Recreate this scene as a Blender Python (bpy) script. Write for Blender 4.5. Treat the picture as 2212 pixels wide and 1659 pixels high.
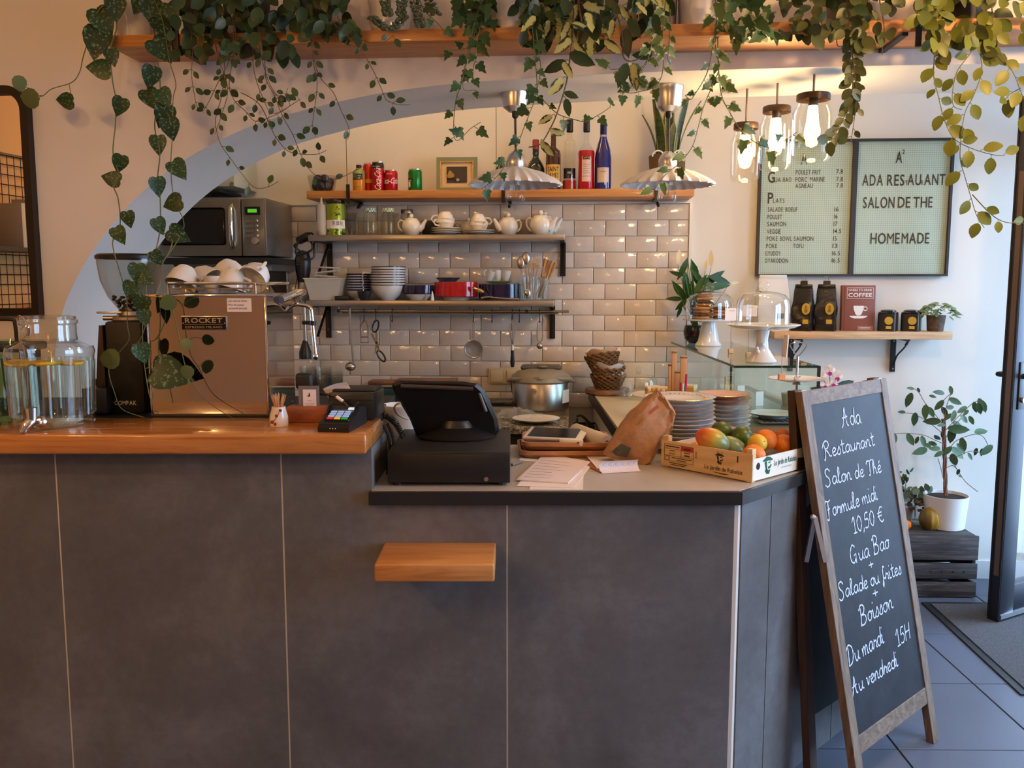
import bpy, bmesh, math, random
from mathutils import Vector, Matrix, Euler

for o in list(bpy.data.objects):
    bpy.data.objects.remove(o)
R = math.radians
rnd = random.Random(11)
scene = bpy.context.scene
COL = scene.collection

# ---------------------------------------------------------------- camera
F = 1912.0; PITCH = R(6.6); ZC = 1.465; TH = R(4.0)
cam_d = bpy.data.cameras.new('camera'); cam = bpy.data.objects.new('camera', cam_d); COL.objects.link(cam)
cam_d.sensor_width = 36; cam_d.lens = F / 2212 * 36; cam_d.clip_start = 0.05
cam.location = (0, 0, ZC); cam.rotation_euler = (R(90) - PITCH, 0, 0)
scene.camera = cam

# ---------------------------------------------------------------- sky, lamps, exposure
world = bpy.data.worlds.new('overcast_sky'); scene.world = world; world.use_nodes = True
bg = world.node_tree.nodes['Background']; bg.inputs[0].default_value = (0.44, 0.66, 1.0, 1); bg.inputs[1].default_value = 14.0
vs = scene.view_settings
vs.view_transform = 'Standard'; vs.look = 'None'; vs.gamma = 1; vs.use_curve_mapping = False; vs.exposure = 0.0
try: scene.cycles.max_bounces = 8; scene.cycles.diffuse_bounces = 4; scene.cycles.glossy_bounces = 4; scene.cycles.transparent_max_bounces = 20; scene.cycles.adaptive_threshold = .02; scene.cycles.sample_clamp_indirect = 6; scene.cycles.caustics_reflective = False; scene.cycles.caustics_refractive = False
except Exception: pass
def portal(loc, rot, sx, sy):
    d = bpy.data.lights.new('sky_portal', 'AREA'); d.shape = 'RECTANGLE'; d.size = sx; d.size_y = sy
    d.cycles.is_portal = True
    o = bpy.data.objects.new('sky_portal', d); o.location = loc; o.rotation_euler = rot; COL.objects.link(o)
XR = 2.92                                   # shop front plane
portal((XR - .05, 1.32, 1.31), (0, R(90), 0), 2.1, 1.76)      # shop window
portal((XR - .05, 3.68, 1.15), (0, R(90), 0), 2.3, 0.86)      # open doorway
LAMPS = [(-1.55, 0.35, 2.12), (0.15, -0.7, 2.12), (-1.75, 0.95, 2.25), (1.5, 1.95, 2.36)]   # warm pendants over the seating behind the camera
LAMP_W = 23.0; KITCHEN_W = 30.0
WARM = (1.0, 0.54, 0.19)

# ---------------------------------------------------------------- geometry helpers
def ray(px, py):
    a = (px - 1106) / F; b = (829.5 - py) / F
    return a, math.cos(PITCH) + b * math.sin(PITCH), -math.sin(PITCH) + b * math.cos(PITCH)
def at(px, py, Y=None, Z=None, w=None):
    x, y, z = ray(px, py)
    if Y is not None: t = Y / y
    elif Z is not None: t = (Z - ZC) / z
    else: t = w / (x * math.sin(TH) + y * math.cos(TH))
    return Vector((x * t, y * t, ZC + z * t))
def depth(p): return p[1] * math.cos(PITCH) - (p[2] - ZC) * math.sin(PITCH)
def mpp(p): return depth(p) / F                 # metres per photograph pixel at a point
def W(u, w, z): return Vector((u * math.cos(TH) + w * math.sin(TH), -u * math.sin(TH) + w * math.cos(TH), z))
def uw(p): return p[0] * math.cos(TH) - p[1] * math.sin(TH), p[0] * math.sin(TH) + p[1] * math.cos(TH)
def U(px, py, w): return uw(at(px, py, w=w))[0]

class MB:
    def __init__(s): s.v = []; s.f = []; s.mi = []
    def add(s, vs_, fs, mi=0):
        n = len(s.v); s.v += [tuple(v) for v in vs_]; s.f += [tuple(i + n for i in f) for f in fs]; s.mi += [mi] * len(fs); return s
    def box(s, c, size, rot=None, mi=0):
        hx, hy, hz = size[0] / 2, size[1] / 2, size[2] / 2
        vv = [Vector((x * hx, y * hy, z * hz)) for z in (-1, 1) for y in (-1, 1) for x in (-1, 1)]
        if rot is not None:
            m = Euler(rot).to_matrix(); vv = [m @ v for v in vv]
        c = Vector(c)
        return s.add([v + c for v in vv], [(0, 2, 3, 1), (4, 5, 7, 6), (0, 1, 5, 4), (2, 6, 7, 3), (0, 4, 6, 2), (1, 3, 7, 5)], mi)
    def rbox(s, c, size, b=.004, seg=2, rot=None, mi=0, vert_only=False):
        bm = bmesh.new(); bmesh.ops.create_cube(bm, size=1)
        for v in bm.verts: v.co = Vector((v.co.x * size[0], v.co.y * size[1], v.co.z * size[2]))
        ed = [e for e in bm.edges if not vert_only or abs(e.verts[0].co.z - e.verts[1].co.z) > 1e-6]
        bmesh.ops.bevel(bm, geom=ed, offset=b, segments=seg, affect='EDGES', profile=.5)
        m = Euler(rot).to_matrix() if rot is not None else Matrix.Identity(3); c = Vector(c)
        bm.verts.index_update()
        s.add([m @ v.co + c for v in bm.verts], [[v.index for v in f.verts] for f in bm.faces], mi); bm.free(); return s
    def lathe(s, prof, n=28, c=(0, 0, 0), mi=0, rot=None, flute=None):
        vv = []; ff = []; rings = []
        for r, z in prof:
            if r < 1e-6: rings.append([len(vv)]); vv.append(Vector((0, 0, z)))
            else:
                ring = []
                for k in range(n):
                    a = 2 * math.pi * k / n; rr = r
                    if flute: rr = r * (1 + flute(k, n, r, z))
                    ring.append(len(vv)); vv.append(Vector((rr * math.cos(a), rr * math.sin(a), z)))
                rings.append(ring)
        for A, B in zip(rings, rings[1:]):
            if len(A) == 1 and len(B) == 1: continue
            for k in range(n):
                k2 = (k + 1) % n
                if len(A) == 1: ff.append((A[0], B[k2], B[k]))
                elif len(B) == 1: ff.append((A[k], A[k2], B[0]))
                else: ff.append((A[k], A[k2], B[k2], B[k]))
        m = Euler(rot).to_matrix() if rot is not None else Matrix.Identity(3); c = Vector(c)
        return s.add([m @ v + c for v in vv], ff, mi)
    def tube(s, pts, r, n=6, closed=False, mi=0, caps=True):
        pts = [Vector(p) for p in pts]; N = len(pts); vv = []; ff = []
        if N < 2: return s
        up = None
        for i in range(N):
            a = pts[i - 1] if (i > 0 or closed) else pts[i]; b = pts[(i + 1) % N] if (i < N - 1 or closed) else pts[i]
            t = (b - a)
            if t.length < 1e-9: t = Vector((0, 0, 1))
            t.normalize()
            if up is None:
                up = Vector((0, 0, 1)) if abs(t.z) < .9 else Vector((1, 0, 0))
            x = up - t * up.dot(t)
            if x.length < 1e-6: x = t.orthogonal()
            x.normalize(); up = x; y = t.cross(x); rr = r[i] if isinstance(r, (list, tuple)) else r
            for k in range(n):
                an = 2 * math.pi * k / n; vv.append(pts[i] + (x * math.cos(an) + y * math.sin(an)) * rr)
        for i in range(N if closed else N - 1):
            j = (i + 1) % N
            for k in range(n):
                k2 = (k + 1) % n; ff.append((i * n + k, i * n + k2, j * n + k2, j * n + k))
        if caps and not closed:
            ff.append(tuple(range(n))[::-1]); ff.append(tuple((N - 1) * n + k for k in range(n)))
        return s.add(vv, ff, mi)
    def prism(s, poly, a0, a1, axis='z', mi=0):
        def P(q, h):
            if axis == 'z': return (q[0], q[1], h)
            if axis == 'y': return (q[0], h, q[1])
            return (h, q[0], q[1])
        n = len(poly); vv = [P(q, a0) for q in poly] + [P(q, a1) for q in poly]
        ff = [tuple(range(n))[::-1], tuple(range(n, 2 * n))] + [(i, (i + 1) % n, n + (i + 1) % n, n + i) for i in range(n)]
        return s.add(vv, ff, mi)
    def grid(s, fn, nu, nv, mi=0, closed_u=False):
        vv = [Vector(fn(i / (nu if closed_u else nu - 1), j / (nv - 1))) for j in range(nv) for i in range(nu)]; ff = []
        for j in range(nv - 1):
            for i in range(nu if closed_u else nu - 1):
                i2 = (i + 1) % nu; ff.append((j * nu + i, j * nu + i2, (j + 1) * nu + i2, (j + 1) * nu + i))
        return s.add(vv, ff, mi)
    def sphere(s, c, r, n=14, m=8, mi=0, sc=(1, 1, 1)):
        prof = [(max(0, math.sin(math.pi * i / m)) * r if 0 < i < m else 0, -math.cos(math.pi * i / m) * r) for i in range(m + 1)]
        b = MB().lathe(prof, n); c = Vector(c)
        return s.add([Vector((v[0] * sc[0], v[1] * sc[1], v[2] * sc[2])) + c for v in b.v], b.f, mi)
    def mesh(s, name, mats, smooth=38):
        me = bpy.data.meshes.new(name); me.from_pydata(s.v, [], s.f)
        if not isinstance(mats, (list, tuple)): mats = [mats]
        for m in mats: me.materials.append(m)
        if len(mats) > 1: me.polygons.foreach_set('material_index', s.mi)
        bm = bmesh.new(); bm.from_mesh(me); bmesh.ops.recalc_face_normals(bm, faces=bm.faces); bm.to_mesh(me); bm.free()
        if smooth:
            me.polygons.foreach_set('use_smooth', [True] * len(me.polygons)); me.set_sharp_from_angle(angle=R(smooth))
        me.update(); return me

def spline(pts, k=6):
    pts = [Vector(p) for p in pts]; out = []
    for i in range(len(pts) - 1):
        p0 = pts[max(i - 1, 0)]; p1 = pts[i]; p2 = pts[i + 1]; p3 = pts[min(i + 2, len(pts) - 1)]
        for j in range(k):
            t = j / k
            out.append(.5 * ((2 * p1) + (p2 - p0) * t + (2 * p0 - 5 * p1 + 4 * p2 - p3) * t * t + (3 * p1 - p0 - 3 * p2 + p3) * t ** 3))
    out.append(pts[-1]); return out

def link(o, parent=None):
    COL.objects.link(o)
    if parent is not None: o.parent = parent
    return o
def tag(o, label=None, cat=None, group=None, kind=None):
    if label: o['label'] = label
    if cat: o['category'] = cat
    if group: o['group'] = group
    if kind: o['kind'] = kind
    return o
def thing(name, label, cat, loc=(0, 0, 0), rz=0.0, group=None):
    o = bpy.data.objects.new(name, None); o.empty_display_size = .03; o.location = loc; o.rotation_euler = (0, 0, rz)
    link(o); return tag(o, label, cat, group)
def part(name, mb, mats, parent, loc=None, rot=None, smooth=38, label=None):
    me = mb if isinstance(mb, bpy.types.Mesh) else mb.mesh(name, mats, smooth)
    o = bpy.data.objects.new(name, me); link(o, parent)
    if loc is not None: o.location = loc
    if rot is not None: o.rotation_euler = rot
    if label: o['label'] = label
    return o
def single(name, mb, mats, label, cat, loc=(0, 0, 0), rz=0.0, group=None, rot=None, smooth=38):
    o = part(name, mb, mats, None, loc, rot if rot is not None else (0, 0, rz), smooth); return tag(o, label, cat, group)
def struct(name, mb, mats, parent=None, smooth=0):
    o = part(name, mb, mats, parent, smooth=smooth)
    if parent is None: o['kind'] = 'structure'
    return o
def copy_tree(o, parent=None, loc=None, rz=None, label=None):
    c = o.copy(); COL.objects.link(c); c.parent = parent
    if loc is not None: c.location = loc
    if rz is not None: c.rotation_euler = (0, 0, rz)
    if label: c['label'] = label
    for ch in list(o.children): copy_tree(ch, c)
    return c

ORD = ['bottom', 'second', 'third', 'fourth', 'fifth', 'sixth', 'seventh', 'eighth', 'ninth', 'tenth', 'eleventh', 'twelfth', 'thirteenth', 'fourteenth']
def nth(k, n, what, where):
    if k == n - 1: return 'topmost %s of %s' % (what, where)
    return ('bottom %s of %s' % (what, where)) if k == 0 else '%s %s from the bottom of %s' % (ORD[k], what, where)
_glyph = {}; _raw = {}
def raw_glyph(ch, bold, ext):
    if ch in 'MW': bold = 0.0
    key = (ch, bold, ext)
    if key in _raw: return _raw[key]
    cu = bpy.data.curves.new('g', 'FONT'); cu.body = ch; cu.size = 1.37; cu.offset = bold; cu.extrude = ext; cu.resolution_u = 3
    ob = bpy.data.objects.new('g', cu); me = bpy.data.meshes.new_from_object(ob)
    xs = [v.co.x for v in me.vertices] or [0, .3]; lo, hi = min(xs), max(xs)
    _raw[key] = ([(v.co.x - lo, -v.co.z, v.co.y) for v in me.vertices], [tuple(p.vertices) for p in me.polygons], hi - lo)
    bpy.data.objects.remove(ob); bpy.data.curves.remove(cu); bpy.data.meshes.remove(me); return _raw[key]
def glyph(ch, mat, bold=0.0, ext=.0):
    """mesh of one printed character, height 1 cap-em, in the XZ plane facing -Y"""
    key = (ch, mat.name, bold, ext)
    if key not in _glyph:
        v, f, w_ = raw_glyph(ch, bold, ext); me = bpy.data.meshes.new('letter'); me.from_pydata(v, [], f); me.materials.append(mat); _glyph[key] = (me, w_)
    return _glyph[key]
def text_width(s, h, xs, gap, bold, mat, ext=0):
    t = 0
    for ch in s: t += (.30 if ch == ' ' else glyph(ch, mat, bold, ext)[1]) * h * xs + gap * h
    return t - gap * h
def text(s, mat, h, parent, M=Matrix.Identity(4), xs=.8, gap=.1, bold=.0, align='l', name='lettering', joined=True, width=None, ext=0.0):
    """printed words along local +X, baseline at M's origin. joined: one mesh per line, else one object per letter"""
    w_ = text_width(s, h, xs, gap, bold, mat, ext)
    if width: xs *= width / w_; gap *= width / w_; w_ = width
    x = {'l': 0, 'c': -w_ / 2, 'r': -w_}[align]; mb = MB(); out = []
    for ch in s:
        if ch == ' ': x += .30 * h * xs + gap * h; continue
        me, gw = glyph(ch, mat, bold, ext)
        L = M @ Matrix.Translation((x, 0, 0)) @ Matrix.Diagonal((h * xs, h, h, 1))
        if joined: mb.add([L @ v.co for v in me.vertices], [tuple(p.vertices) for p in me.polygons])
        else:
            o = bpy.data.objects.new('letter', me); link(o, parent); o.matrix_basis = L; out.append(o)
        x += gw * h * xs + gap * h
    if joined:
        o = part(name, mb, mat, parent, smooth=0); out.append(o)
    return out

# ---------------------------------------------------------------- materials
def newmat(name):
    m = bpy.data.materials.new(name); m.use_nodes = True; nt = m.node_tree
    return m, nt, nt.nodes['Principled BSDF']
def setp(b, col, rough, metal=0, spec=.5, trans=0, coat=0, sss=0):
    b.inputs['Base Color'].default_value = (*col, 1); b.inputs['Roughness'].default_value = rough; b.inputs['Metallic'].default_value = metal
    b.inputs['Specular IOR Level'].default_value = spec; b.inputs['Transmission Weight'].default_value = trans; b.inputs['Coat Weight'].default_value = coat
def srgb(r, g, b):
    f = lambda c: ((c / 255 + .055) / 1.055) ** 2.4 if c > 10 else c / 255 / 12.92
    return f(r), f(g), f(b)
def tex(nt, kind='Object', scale=(1, 1, 1)):
    tc = nt.nodes.new('ShaderNodeTexCoord'); mp = nt.nodes.new('ShaderNodeMapping'); mp.inputs['Scale'].default_value = scale
    nt.links.new(tc.outputs[kind], mp.inputs[0]); return mp.outputs[0]
def ramp(nt, src, stops):
    r = nt.nodes.new('ShaderNodeValToRGB'); nt.links.new(src, r.inputs[0]); e = r.color_ramp.elements
    while len(e) < len(stops): e.new(.5)
    for el, (p, c) in zip(e, stops): el.position = p; el.color = (*c, 1)
    return r.outputs[0]
def noise(nt, vec, scale, detail=4, rough=.55, dist=0):
    n = nt.nodes.new('ShaderNodeTexNoise'); n.inputs['Scale'].default_value = scale; n.inputs['Detail'].default_value = detail
    n.inputs['Roughness'].default_value = rough; n.inputs['Distortion'].default_value = dist
    if vec is not None: nt.links.new(vec, n.inputs['Vector'])
    return n.outputs['Fac']
def bump(nt, b, src, strength=.2, dist=.01):
    bp = nt.nodes.new('ShaderNodeBump'); bp.inputs['Strength'].default_value = strength; bp.inputs['Distance'].default_value = dist
    nt.links.new(src, bp.inputs['Height']); nt.links.new(bp.outputs[0], b.inputs['Normal'])
def plain(name, col, rough=.5, metal=0, spec=.5, coat=0, var=0, vscale=8, bmp=0, bscale=60):
    m, nt, b = newmat(name); setp(b, col, rough, metal, spec, 0, coat)
    v = tex(nt)
    if var:
        c0 = tuple(max(0, c * (1 - var)) for c in col); c1 = tuple(min(1, c * (1 + var)) for c in col)
        nt.links.new(ramp(nt, noise(nt, v, vscale), [(.3, c0), (.7, c1)]), b.inputs['Base Color'])
    if bmp: bump(nt, b, noise(nt, v, bscale), bmp)
    return m
def wood(name, c0, c1, c2, scale=(1.2, 14, 14), rough=.45, coat=0, bmp=.08):
    m, nt, b = newmat(name); setp(b, c1, rough, 0, .5, 0, coat); v = tex(nt, 'Object', scale)
    n1 = noise(nt, v, 3.0, 6, .6, 1.2)
    nt.links.new(ramp(nt, n1, [(.3, c0), (.5, c1), (.72, c2)]), b.inputs['Base Color'])
    if bmp: bump(nt, b, n1, bmp, .004)
    return m
def glass(name, tint=(.97, .98, .97), ior=1.45, rough=.02, gain=1.0):
    m = bpy.data.materials.new(name); m.use_nodes = True; nt = m.node_tree; nt.nodes.clear()
    out = nt.nodes.new('ShaderNodeOutputMaterial'); mx = nt.nodes.new('ShaderNodeMixShader')
    tr = nt.nodes.new('ShaderNodeBsdfTransparent'); tr.inputs[0].default_value = (*tint, 1)
    gl = nt.nodes.new('ShaderNodeBsdfGlossy'); gl.inputs[0].default_value = (1, 1, 1, 1); gl.inputs['Roughness'].default_value = rough
    fr = nt.nodes.new('ShaderNodeFresnel'); ge = nt.nodes.new('ShaderNodeNewGeometry'); io = nt.nodes.new('ShaderNodeMath'); io.operation = 'MULTIPLY_ADD'
    io.inputs[1].default_value = 1 / ior - ior; io.inputs[2].default_value = ior; nt.links.new(ge.outputs['Backfacing'], io.inputs[0]); nt.links.new(io.outputs[0], fr.inputs[0])   # same reflectance from either side of the thin wall
    mu = nt.nodes.new('ShaderNodeMath'); mu.operation = 'MULTIPLY'; mu.inputs[1].default_value = gain; mu.use_clamp = True
    nt.links.new(fr.outputs[0], mu.inputs[0]); nt.links.new(mu.outputs[0], mx.inputs[0])
    nt.links.new(tr.outputs[0], mx.inputs[1]); nt.links.new(gl.outputs[0], mx.inputs[2]); nt.links.new(mx.outputs[0], out.inputs[0]); return m
def emit(name, col, strength):
    m, nt, b = newmat(name); setp(b, col, .5); b.inputs['Emission Color'].default_value = (*col, 1); b.inputs['Emission Strength'].default_value = strength; return m

M = {}
M['paint'] = plain('white_wall_paint', (.80, .77, .73), .5, spec=.3, var=.03, vscale=2.5, bmp=.03, bscale=120)
M['paint_k'] = plain('cream_kitchen_paint', (.80, .77, .70), .8, spec=.2, var=.03, vscale=2.5)
M['oak'] = wood('orange_oiled_oak', srgb(172, 108, 54), srgb(196, 132, 70), srgb(208, 150, 88), coat=.12)
M['oak_bar'] = wood('varnished_bar_oak', srgb(150, 88, 40), srgb(186, 118, 58), srgb(200, 136, 74), (.9, 10, 16), .22, coat=.5)
M['shelf_pale'] = wood('pale_pine', srgb(190, 150, 106), srgb(212, 175, 130), srgb(224, 192, 150))
M['crate_wood'] = wood('black_stained_crate_wood', srgb(34, 30, 29), srgb(62, 56, 54), srgb(98, 90, 84), (1.4, 18, 18), .7, bmp=.3)
M['board_wood'] = wood('weathered_brown_frame_wood', srgb(84, 66, 52), srgb(116, 95, 76), srgb(140, 118, 97), (16, 16, 1.3), .6, bmp=.15)
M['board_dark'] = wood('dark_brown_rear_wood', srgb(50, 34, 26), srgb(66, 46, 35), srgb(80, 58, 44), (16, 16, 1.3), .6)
M['tray_wood'] = wood('tray_wood', srgb(150, 98, 60), srgb(180, 124, 80), srgb(196, 142, 98), (3, 12, 12))
M['round_wood'] = wood('chopping_wood', srgb(100, 66, 44), srgb(128, 88, 62), srgb(150, 108, 80), (3, 12, 12))
M['kraft_wood'] = wood('crate_ply', srgb(206, 168, 116), srgb(222, 186, 134), srgb(232, 200, 150), (2, 10, 10))
M['ply_white'] = plain('crate_white_end', srgb(232, 226, 210), .7)
M['red_wood'] = wood('reddish_wood_box', srgb(130, 66, 40), srgb(154, 84, 52), srgb(170, 100, 64), (3, 14, 14))

def stone_tile():
    m, nt, b = newmat('grey_concrete_tile'); setp(b, (.1, .1, .1), .42, 0, .4)
    v = tex(nt, 'Generated' if False else 'Object'); n1 = noise(nt, v, 2.2, 8, .62, .4); n2 = noise(nt, v, 26, 6, .7)
    mx = nt.nodes.new('ShaderNodeMix'); mx.data_type = 'FLOAT'; mx.inputs[0].default_value = .28
    nt.links.new(n1, mx.inputs[2]); nt.links.new(n2, mx.inputs[3])
    nt.links.new(ramp(nt, mx.outputs[0], [(.33, srgb(82, 80, 80)), (.5, srgb(101, 99, 99)), (.66, srgb(122, 121, 122))]), b.inputs['Base Color'])
    bump(nt, b, n2, .06, .003)
    return m
M['stone'] = stone_tile()
M['grout'] = plain('pale_grout', srgb(214, 208, 200), .85)
M['grout_k'] = plain('tile_grout', srgb(226, 220, 210), .9)
M['slab'] = plain('grey_counter_slab', srgb(176, 170, 163), .38, var=.05, vscale=14)
M['slab_edge'] = plain('black_slab_edge', (.018, .017, .017), .3)
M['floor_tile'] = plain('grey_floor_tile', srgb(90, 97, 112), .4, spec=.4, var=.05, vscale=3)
M['floor_joint'] = plain('dark_floor_joint', srgb(48, 50, 56), .9)
M['black'] = plain('black_plastic', (.010, .009, .009), .38)
M['black_matte'] = plain('matte_black', (.010, .0095, .0095), .6)
M['black_gloss'] = plain('glossy_black', (.008, .008, .008), .12)
M['iron'] = plain('black_iron', (.014, .012, .012), .45, .3)
M['steel'] = plain('brushed_steel', (.50, .46, .41), .3, 1)
M['steel_dark'] = plain('dull_steel_shelf', (.40, .36, .31), .34, 1)
M['chrome'] = plain('chrome', (.78, .76, .74), .06, 1)
M['mirror'] = plain('polished_steel_panel', (.66, .60, .55), .05, 1)
M['mirror_glass'] = plain('silvered_mirror', (.85, .84, .82), .01, 1)
M['alu'] = plain('spun_aluminium', (.72, .71, .70), .28, 1)
M['zinc'] = plain('zinc_plate', (.55, .57, .6), .4, 1)
M['white'] = plain('white_ceramic', (.80, .78, .74), .12, coat=.4)
M['cream'] = plain('cream_ceramic', (.80, .74, .63), .12, coat=.4)
M['china'] = plain('fine_china', (.78, .76, .74), .15, coat=.3)
M['pink_china'] = plain('pink_glazed_china', srgb(205, 160, 140), .2, coat=.3)
M['gold'] = plain('gilt', (.75, .50, .20), .25, 1)
M['navy'] = plain('navy_enamel', srgb(26, 26, 62), .12, coat=.4)
M['red_dish'] = plain('red_enamel', srgb(186, 28, 34), .14, coat=.4)
M['green_dish'] = plain('green_ceramic', srgb(92, 128, 60), .25)
M['paper'] = plain('white_paper', srgb(232, 220, 218), .8, spec=.2)
M['card'] = plain('white_card', srgb(236, 230, 226), .7)
M['ink'] = plain('dark_ink', (.02, .018, .018), .7)
M['ink_grey'] = plain('grey_print', srgb(150, 140, 142), .8)
M['white_print'] = plain('white_print', srgb(235, 228, 220), .6)
M['plastic_white'] = plain('white_plastic', srgb(232, 228, 222), .3)
M['plastic_grey'] = plain('grey_plastic', srgb(120, 116, 108), .4)
M['glass'] = glass('clear_glass')
M['glass_thick'] = glass('thick_pressed_glass', (.955, .965, .945), 1.45, .05, 1.0)
M['glass_ribbed'] = glass('ribbed_pressed_glass', (.93, .945, .925), 1.5, .06, 1.9)
M['glass_green'] = glass('greenish_sheet_glass', (.86, .95, .90), 1.5, .01, 1.1)
M['glass_edge'] = plain('dark_green_glass_edge', srgb(30, 54, 44), .2)
M['plastic_clear'] = glass('clear_plastic', (.86, .86, .84), 1.4, .15, 1.2)
def frosted(name, col, a):
    m = bpy.data.materials.new(name); m.use_nodes = True; nt = m.node_tree; b = nt.nodes['Principled BSDF']; setp(b, col, .35)
    out = nt.nodes['Material Output']; mx = nt.nodes.new('ShaderNodeMixShader'); mx.inputs[0].default_value = a; tr = nt.nodes.new('ShaderNodeBsdfTransparent')
    nt.links.new(tr.outputs[0], mx.inputs[1]); nt.links.new(b.outputs[0], mx.inputs[2]); nt.links.new(mx.outputs[0], out.inputs[0]); return m
M['frost'] = frosted('frosted_plastic', (.75, .74, .68), .55)
M['wrap'] = frosted('crinkled_film', (.8, .8, .78), .22)

# ---------------------------------------------------------------- room shell
WB = 4.42; WA = 3.0; AT = .44; CEIL = 2.75
fl = struct('floor', MB().box((0, 1.2, -.03), (6.6, 7.6, .05)), M['floor_joint'])
FT = .60                                     # floor tiles laid on a diagonal grid
def floor_tile_mesh():
    return MB().rbox((0, 0, 0), (FT - .006, FT - .006, .012), .0015, 1).mesh('floor_tile', M['floor_tile'], 30)
FT = .467
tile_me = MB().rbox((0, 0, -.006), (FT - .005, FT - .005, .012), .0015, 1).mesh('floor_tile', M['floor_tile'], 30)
FR = R(-1.0)
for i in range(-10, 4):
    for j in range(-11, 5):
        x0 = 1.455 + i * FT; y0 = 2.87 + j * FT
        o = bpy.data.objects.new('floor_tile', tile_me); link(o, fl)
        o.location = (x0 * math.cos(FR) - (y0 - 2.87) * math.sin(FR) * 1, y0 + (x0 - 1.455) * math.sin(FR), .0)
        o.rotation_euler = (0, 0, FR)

struct('ceiling', MB().box((0, 1.0, CEIL + .03), (6.6, 7.6, .06)), M['paint'])
struct('wall_left', MB().box((-2.83, 1.0, CEIL / 2), (.1, 7.6, CEIL)), plain('ochre_wall_paint', srgb(206, 154, 92), .7))
struct('wall_rear', MB().box((0, -2.65, CEIL / 2), (6.6, .1, CEIL)), plain('tan_wall_paint', srgb(198, 160, 126), .7))

# shop front on the right: stall riser, header, piers, glazed bays, doorway
mb = MB()
mb.box((XR + .06, 0.3, .11), (.12, 5.8, .22)); mb.box((XR + .06, .85, 2.58), (.12, 7.0, .36))
mb.box((XR + .06, -1.14, 1.4), (.12, 3.08, 2.8)); mb.box((XR + .06, 2.735, 1.4), (.12, .95, 2.8)); mb.box((XR + .06, 4.22, 1.4), (.12, .18, 2.8))
struct('wall_right', mb, M['paint'])
win = struct('window_1', MB().box((XR + .04, 1.33, .25), (.07, 1.86, .06)).box((XR + .04, 1.33, 2.37), (.07, 1.86, .06)), plain('dark_grey_frame', srgb(48, 50, 58), .4))
for y in (.43, 1.33, 2.23): struct('mullion', MB().box((XR + .04, y, 1.31), (.07, .06, 2.1)), M['iron'], win)
for y in (.88, 1.78): struct('pane', MB().box((XR + .04, y, 1.31), (.008, .84, 2.06)), M['glass'], win)
struct('floor_outside', MB().box((8.95, 1.0, -.06), (12, 30, .05)), plain('street_paving', srgb(165, 163, 160), .9))

# arched partition
ARCH = [(-1.845, 0), (-1.845, .9), (-1.838, 1.15), (-1.795, 1.352), (-1.72, 1.50), (-1.621, 1.632), (-1.497, 1.759), (-1.36, 1.859), (-1.234, 1.926),
        (-1.081, 1.990), (-.877, 2.044), (-.678, 2.083), (-.48, 2.108), (-.286, 2.122), (.164, 2.140), (.62, 2.147), (.97, 2.150), (1.4, 2.150)]
cv = [(p.x, p.y) for p in spline([Vector((a, b, 0)) for a, b in ARCH], 5)]
def wall_prism(poly, w0, w1):
    mb = MB(); n = len(poly)
    mb.add([W(a, w0, b) for a, b in poly] + [W(a, w1, b) for a, b in poly],
           [tuple(range(n))[::-1], tuple(range(n, 2 * n))] + [(i, (i + 1) % n, n + (i + 1) % n, n + i) for i in range(n)]); return mb
struct('wall_arch', wall_prism([(-3.05, 0)] + cv + [(2.68, 2.150), (2.68, CEIL), (-3.05, CEIL)], WA, WA + AT), M['paint'], smooth=20)
wb = struct('wall_back', wall_prism([(-2.9, 0), (2.58, 0), (2.58, CEIL), (-2.9, CEIL)], WB, WB + .1), M['paint_k'])
struct('wall_kitchen', MB().add([W(u, w, z) for u in (-2.45, -2.38) for w in (WA + AT, WB) for z in (0, CEIL)],
       [(0, 1, 3, 2), (4, 6, 7, 5), (0, 4, 5, 1), (2, 3, 7, 6), (0, 2, 6, 4), (1, 5, 7, 3)]), M['paint_k'])
b0 = wall_prism([(1.0, 0), (2.55, 0), (2.55, .09), (1.0, .09)], WB - .012, WB)
struct('baseboard_back', b0, plain('white_skirting', (.78, .78, .76), .5))

# glazed wall tiles of the kitchen
def glaze():
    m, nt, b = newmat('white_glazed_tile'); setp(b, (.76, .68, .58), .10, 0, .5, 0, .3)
    g = nt.nodes.new('ShaderNodeNewGeometry'); n1 = noise(nt, g.outputs['Position'], 7, 2, .5); n2 = noise(nt, g.outputs['Position'], 26, 3, .55)
    ad = nt.nodes.new('ShaderNodeMath'); ad.operation = 'ADD'; mu = nt.nodes.new('ShaderNodeMath'); mu.operation = 'MULTIPLY'; mu.inputs[1].default_value = .6
    nt.links.new(n2, mu.inputs[0]); nt.links.new(n1, ad.inputs[0]); nt.links.new(mu.outputs[0], ad.inputs[1]); bump(nt, b, ad.outputs[0], .5, .0055)
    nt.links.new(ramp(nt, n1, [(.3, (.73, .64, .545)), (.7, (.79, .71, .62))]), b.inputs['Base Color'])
    return m
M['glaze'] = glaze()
TW, THh = .1535, .0772
zt = at(1300, 441, w=WB - .012).z; ur = U(1487, 560, WB - .012)
struct('grout_bed', wall_prism([(-1.62, .80), (ur, .80), (ur, zt), (-1.62, zt)], WB - .004, WB), M['grout_k'], wb)
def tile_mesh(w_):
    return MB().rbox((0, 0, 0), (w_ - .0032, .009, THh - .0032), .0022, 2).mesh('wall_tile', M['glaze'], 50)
full, half, cut = tile_mesh(TW), tile_mesh(TW * .63), tile_mesh(TW * .37)
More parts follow.
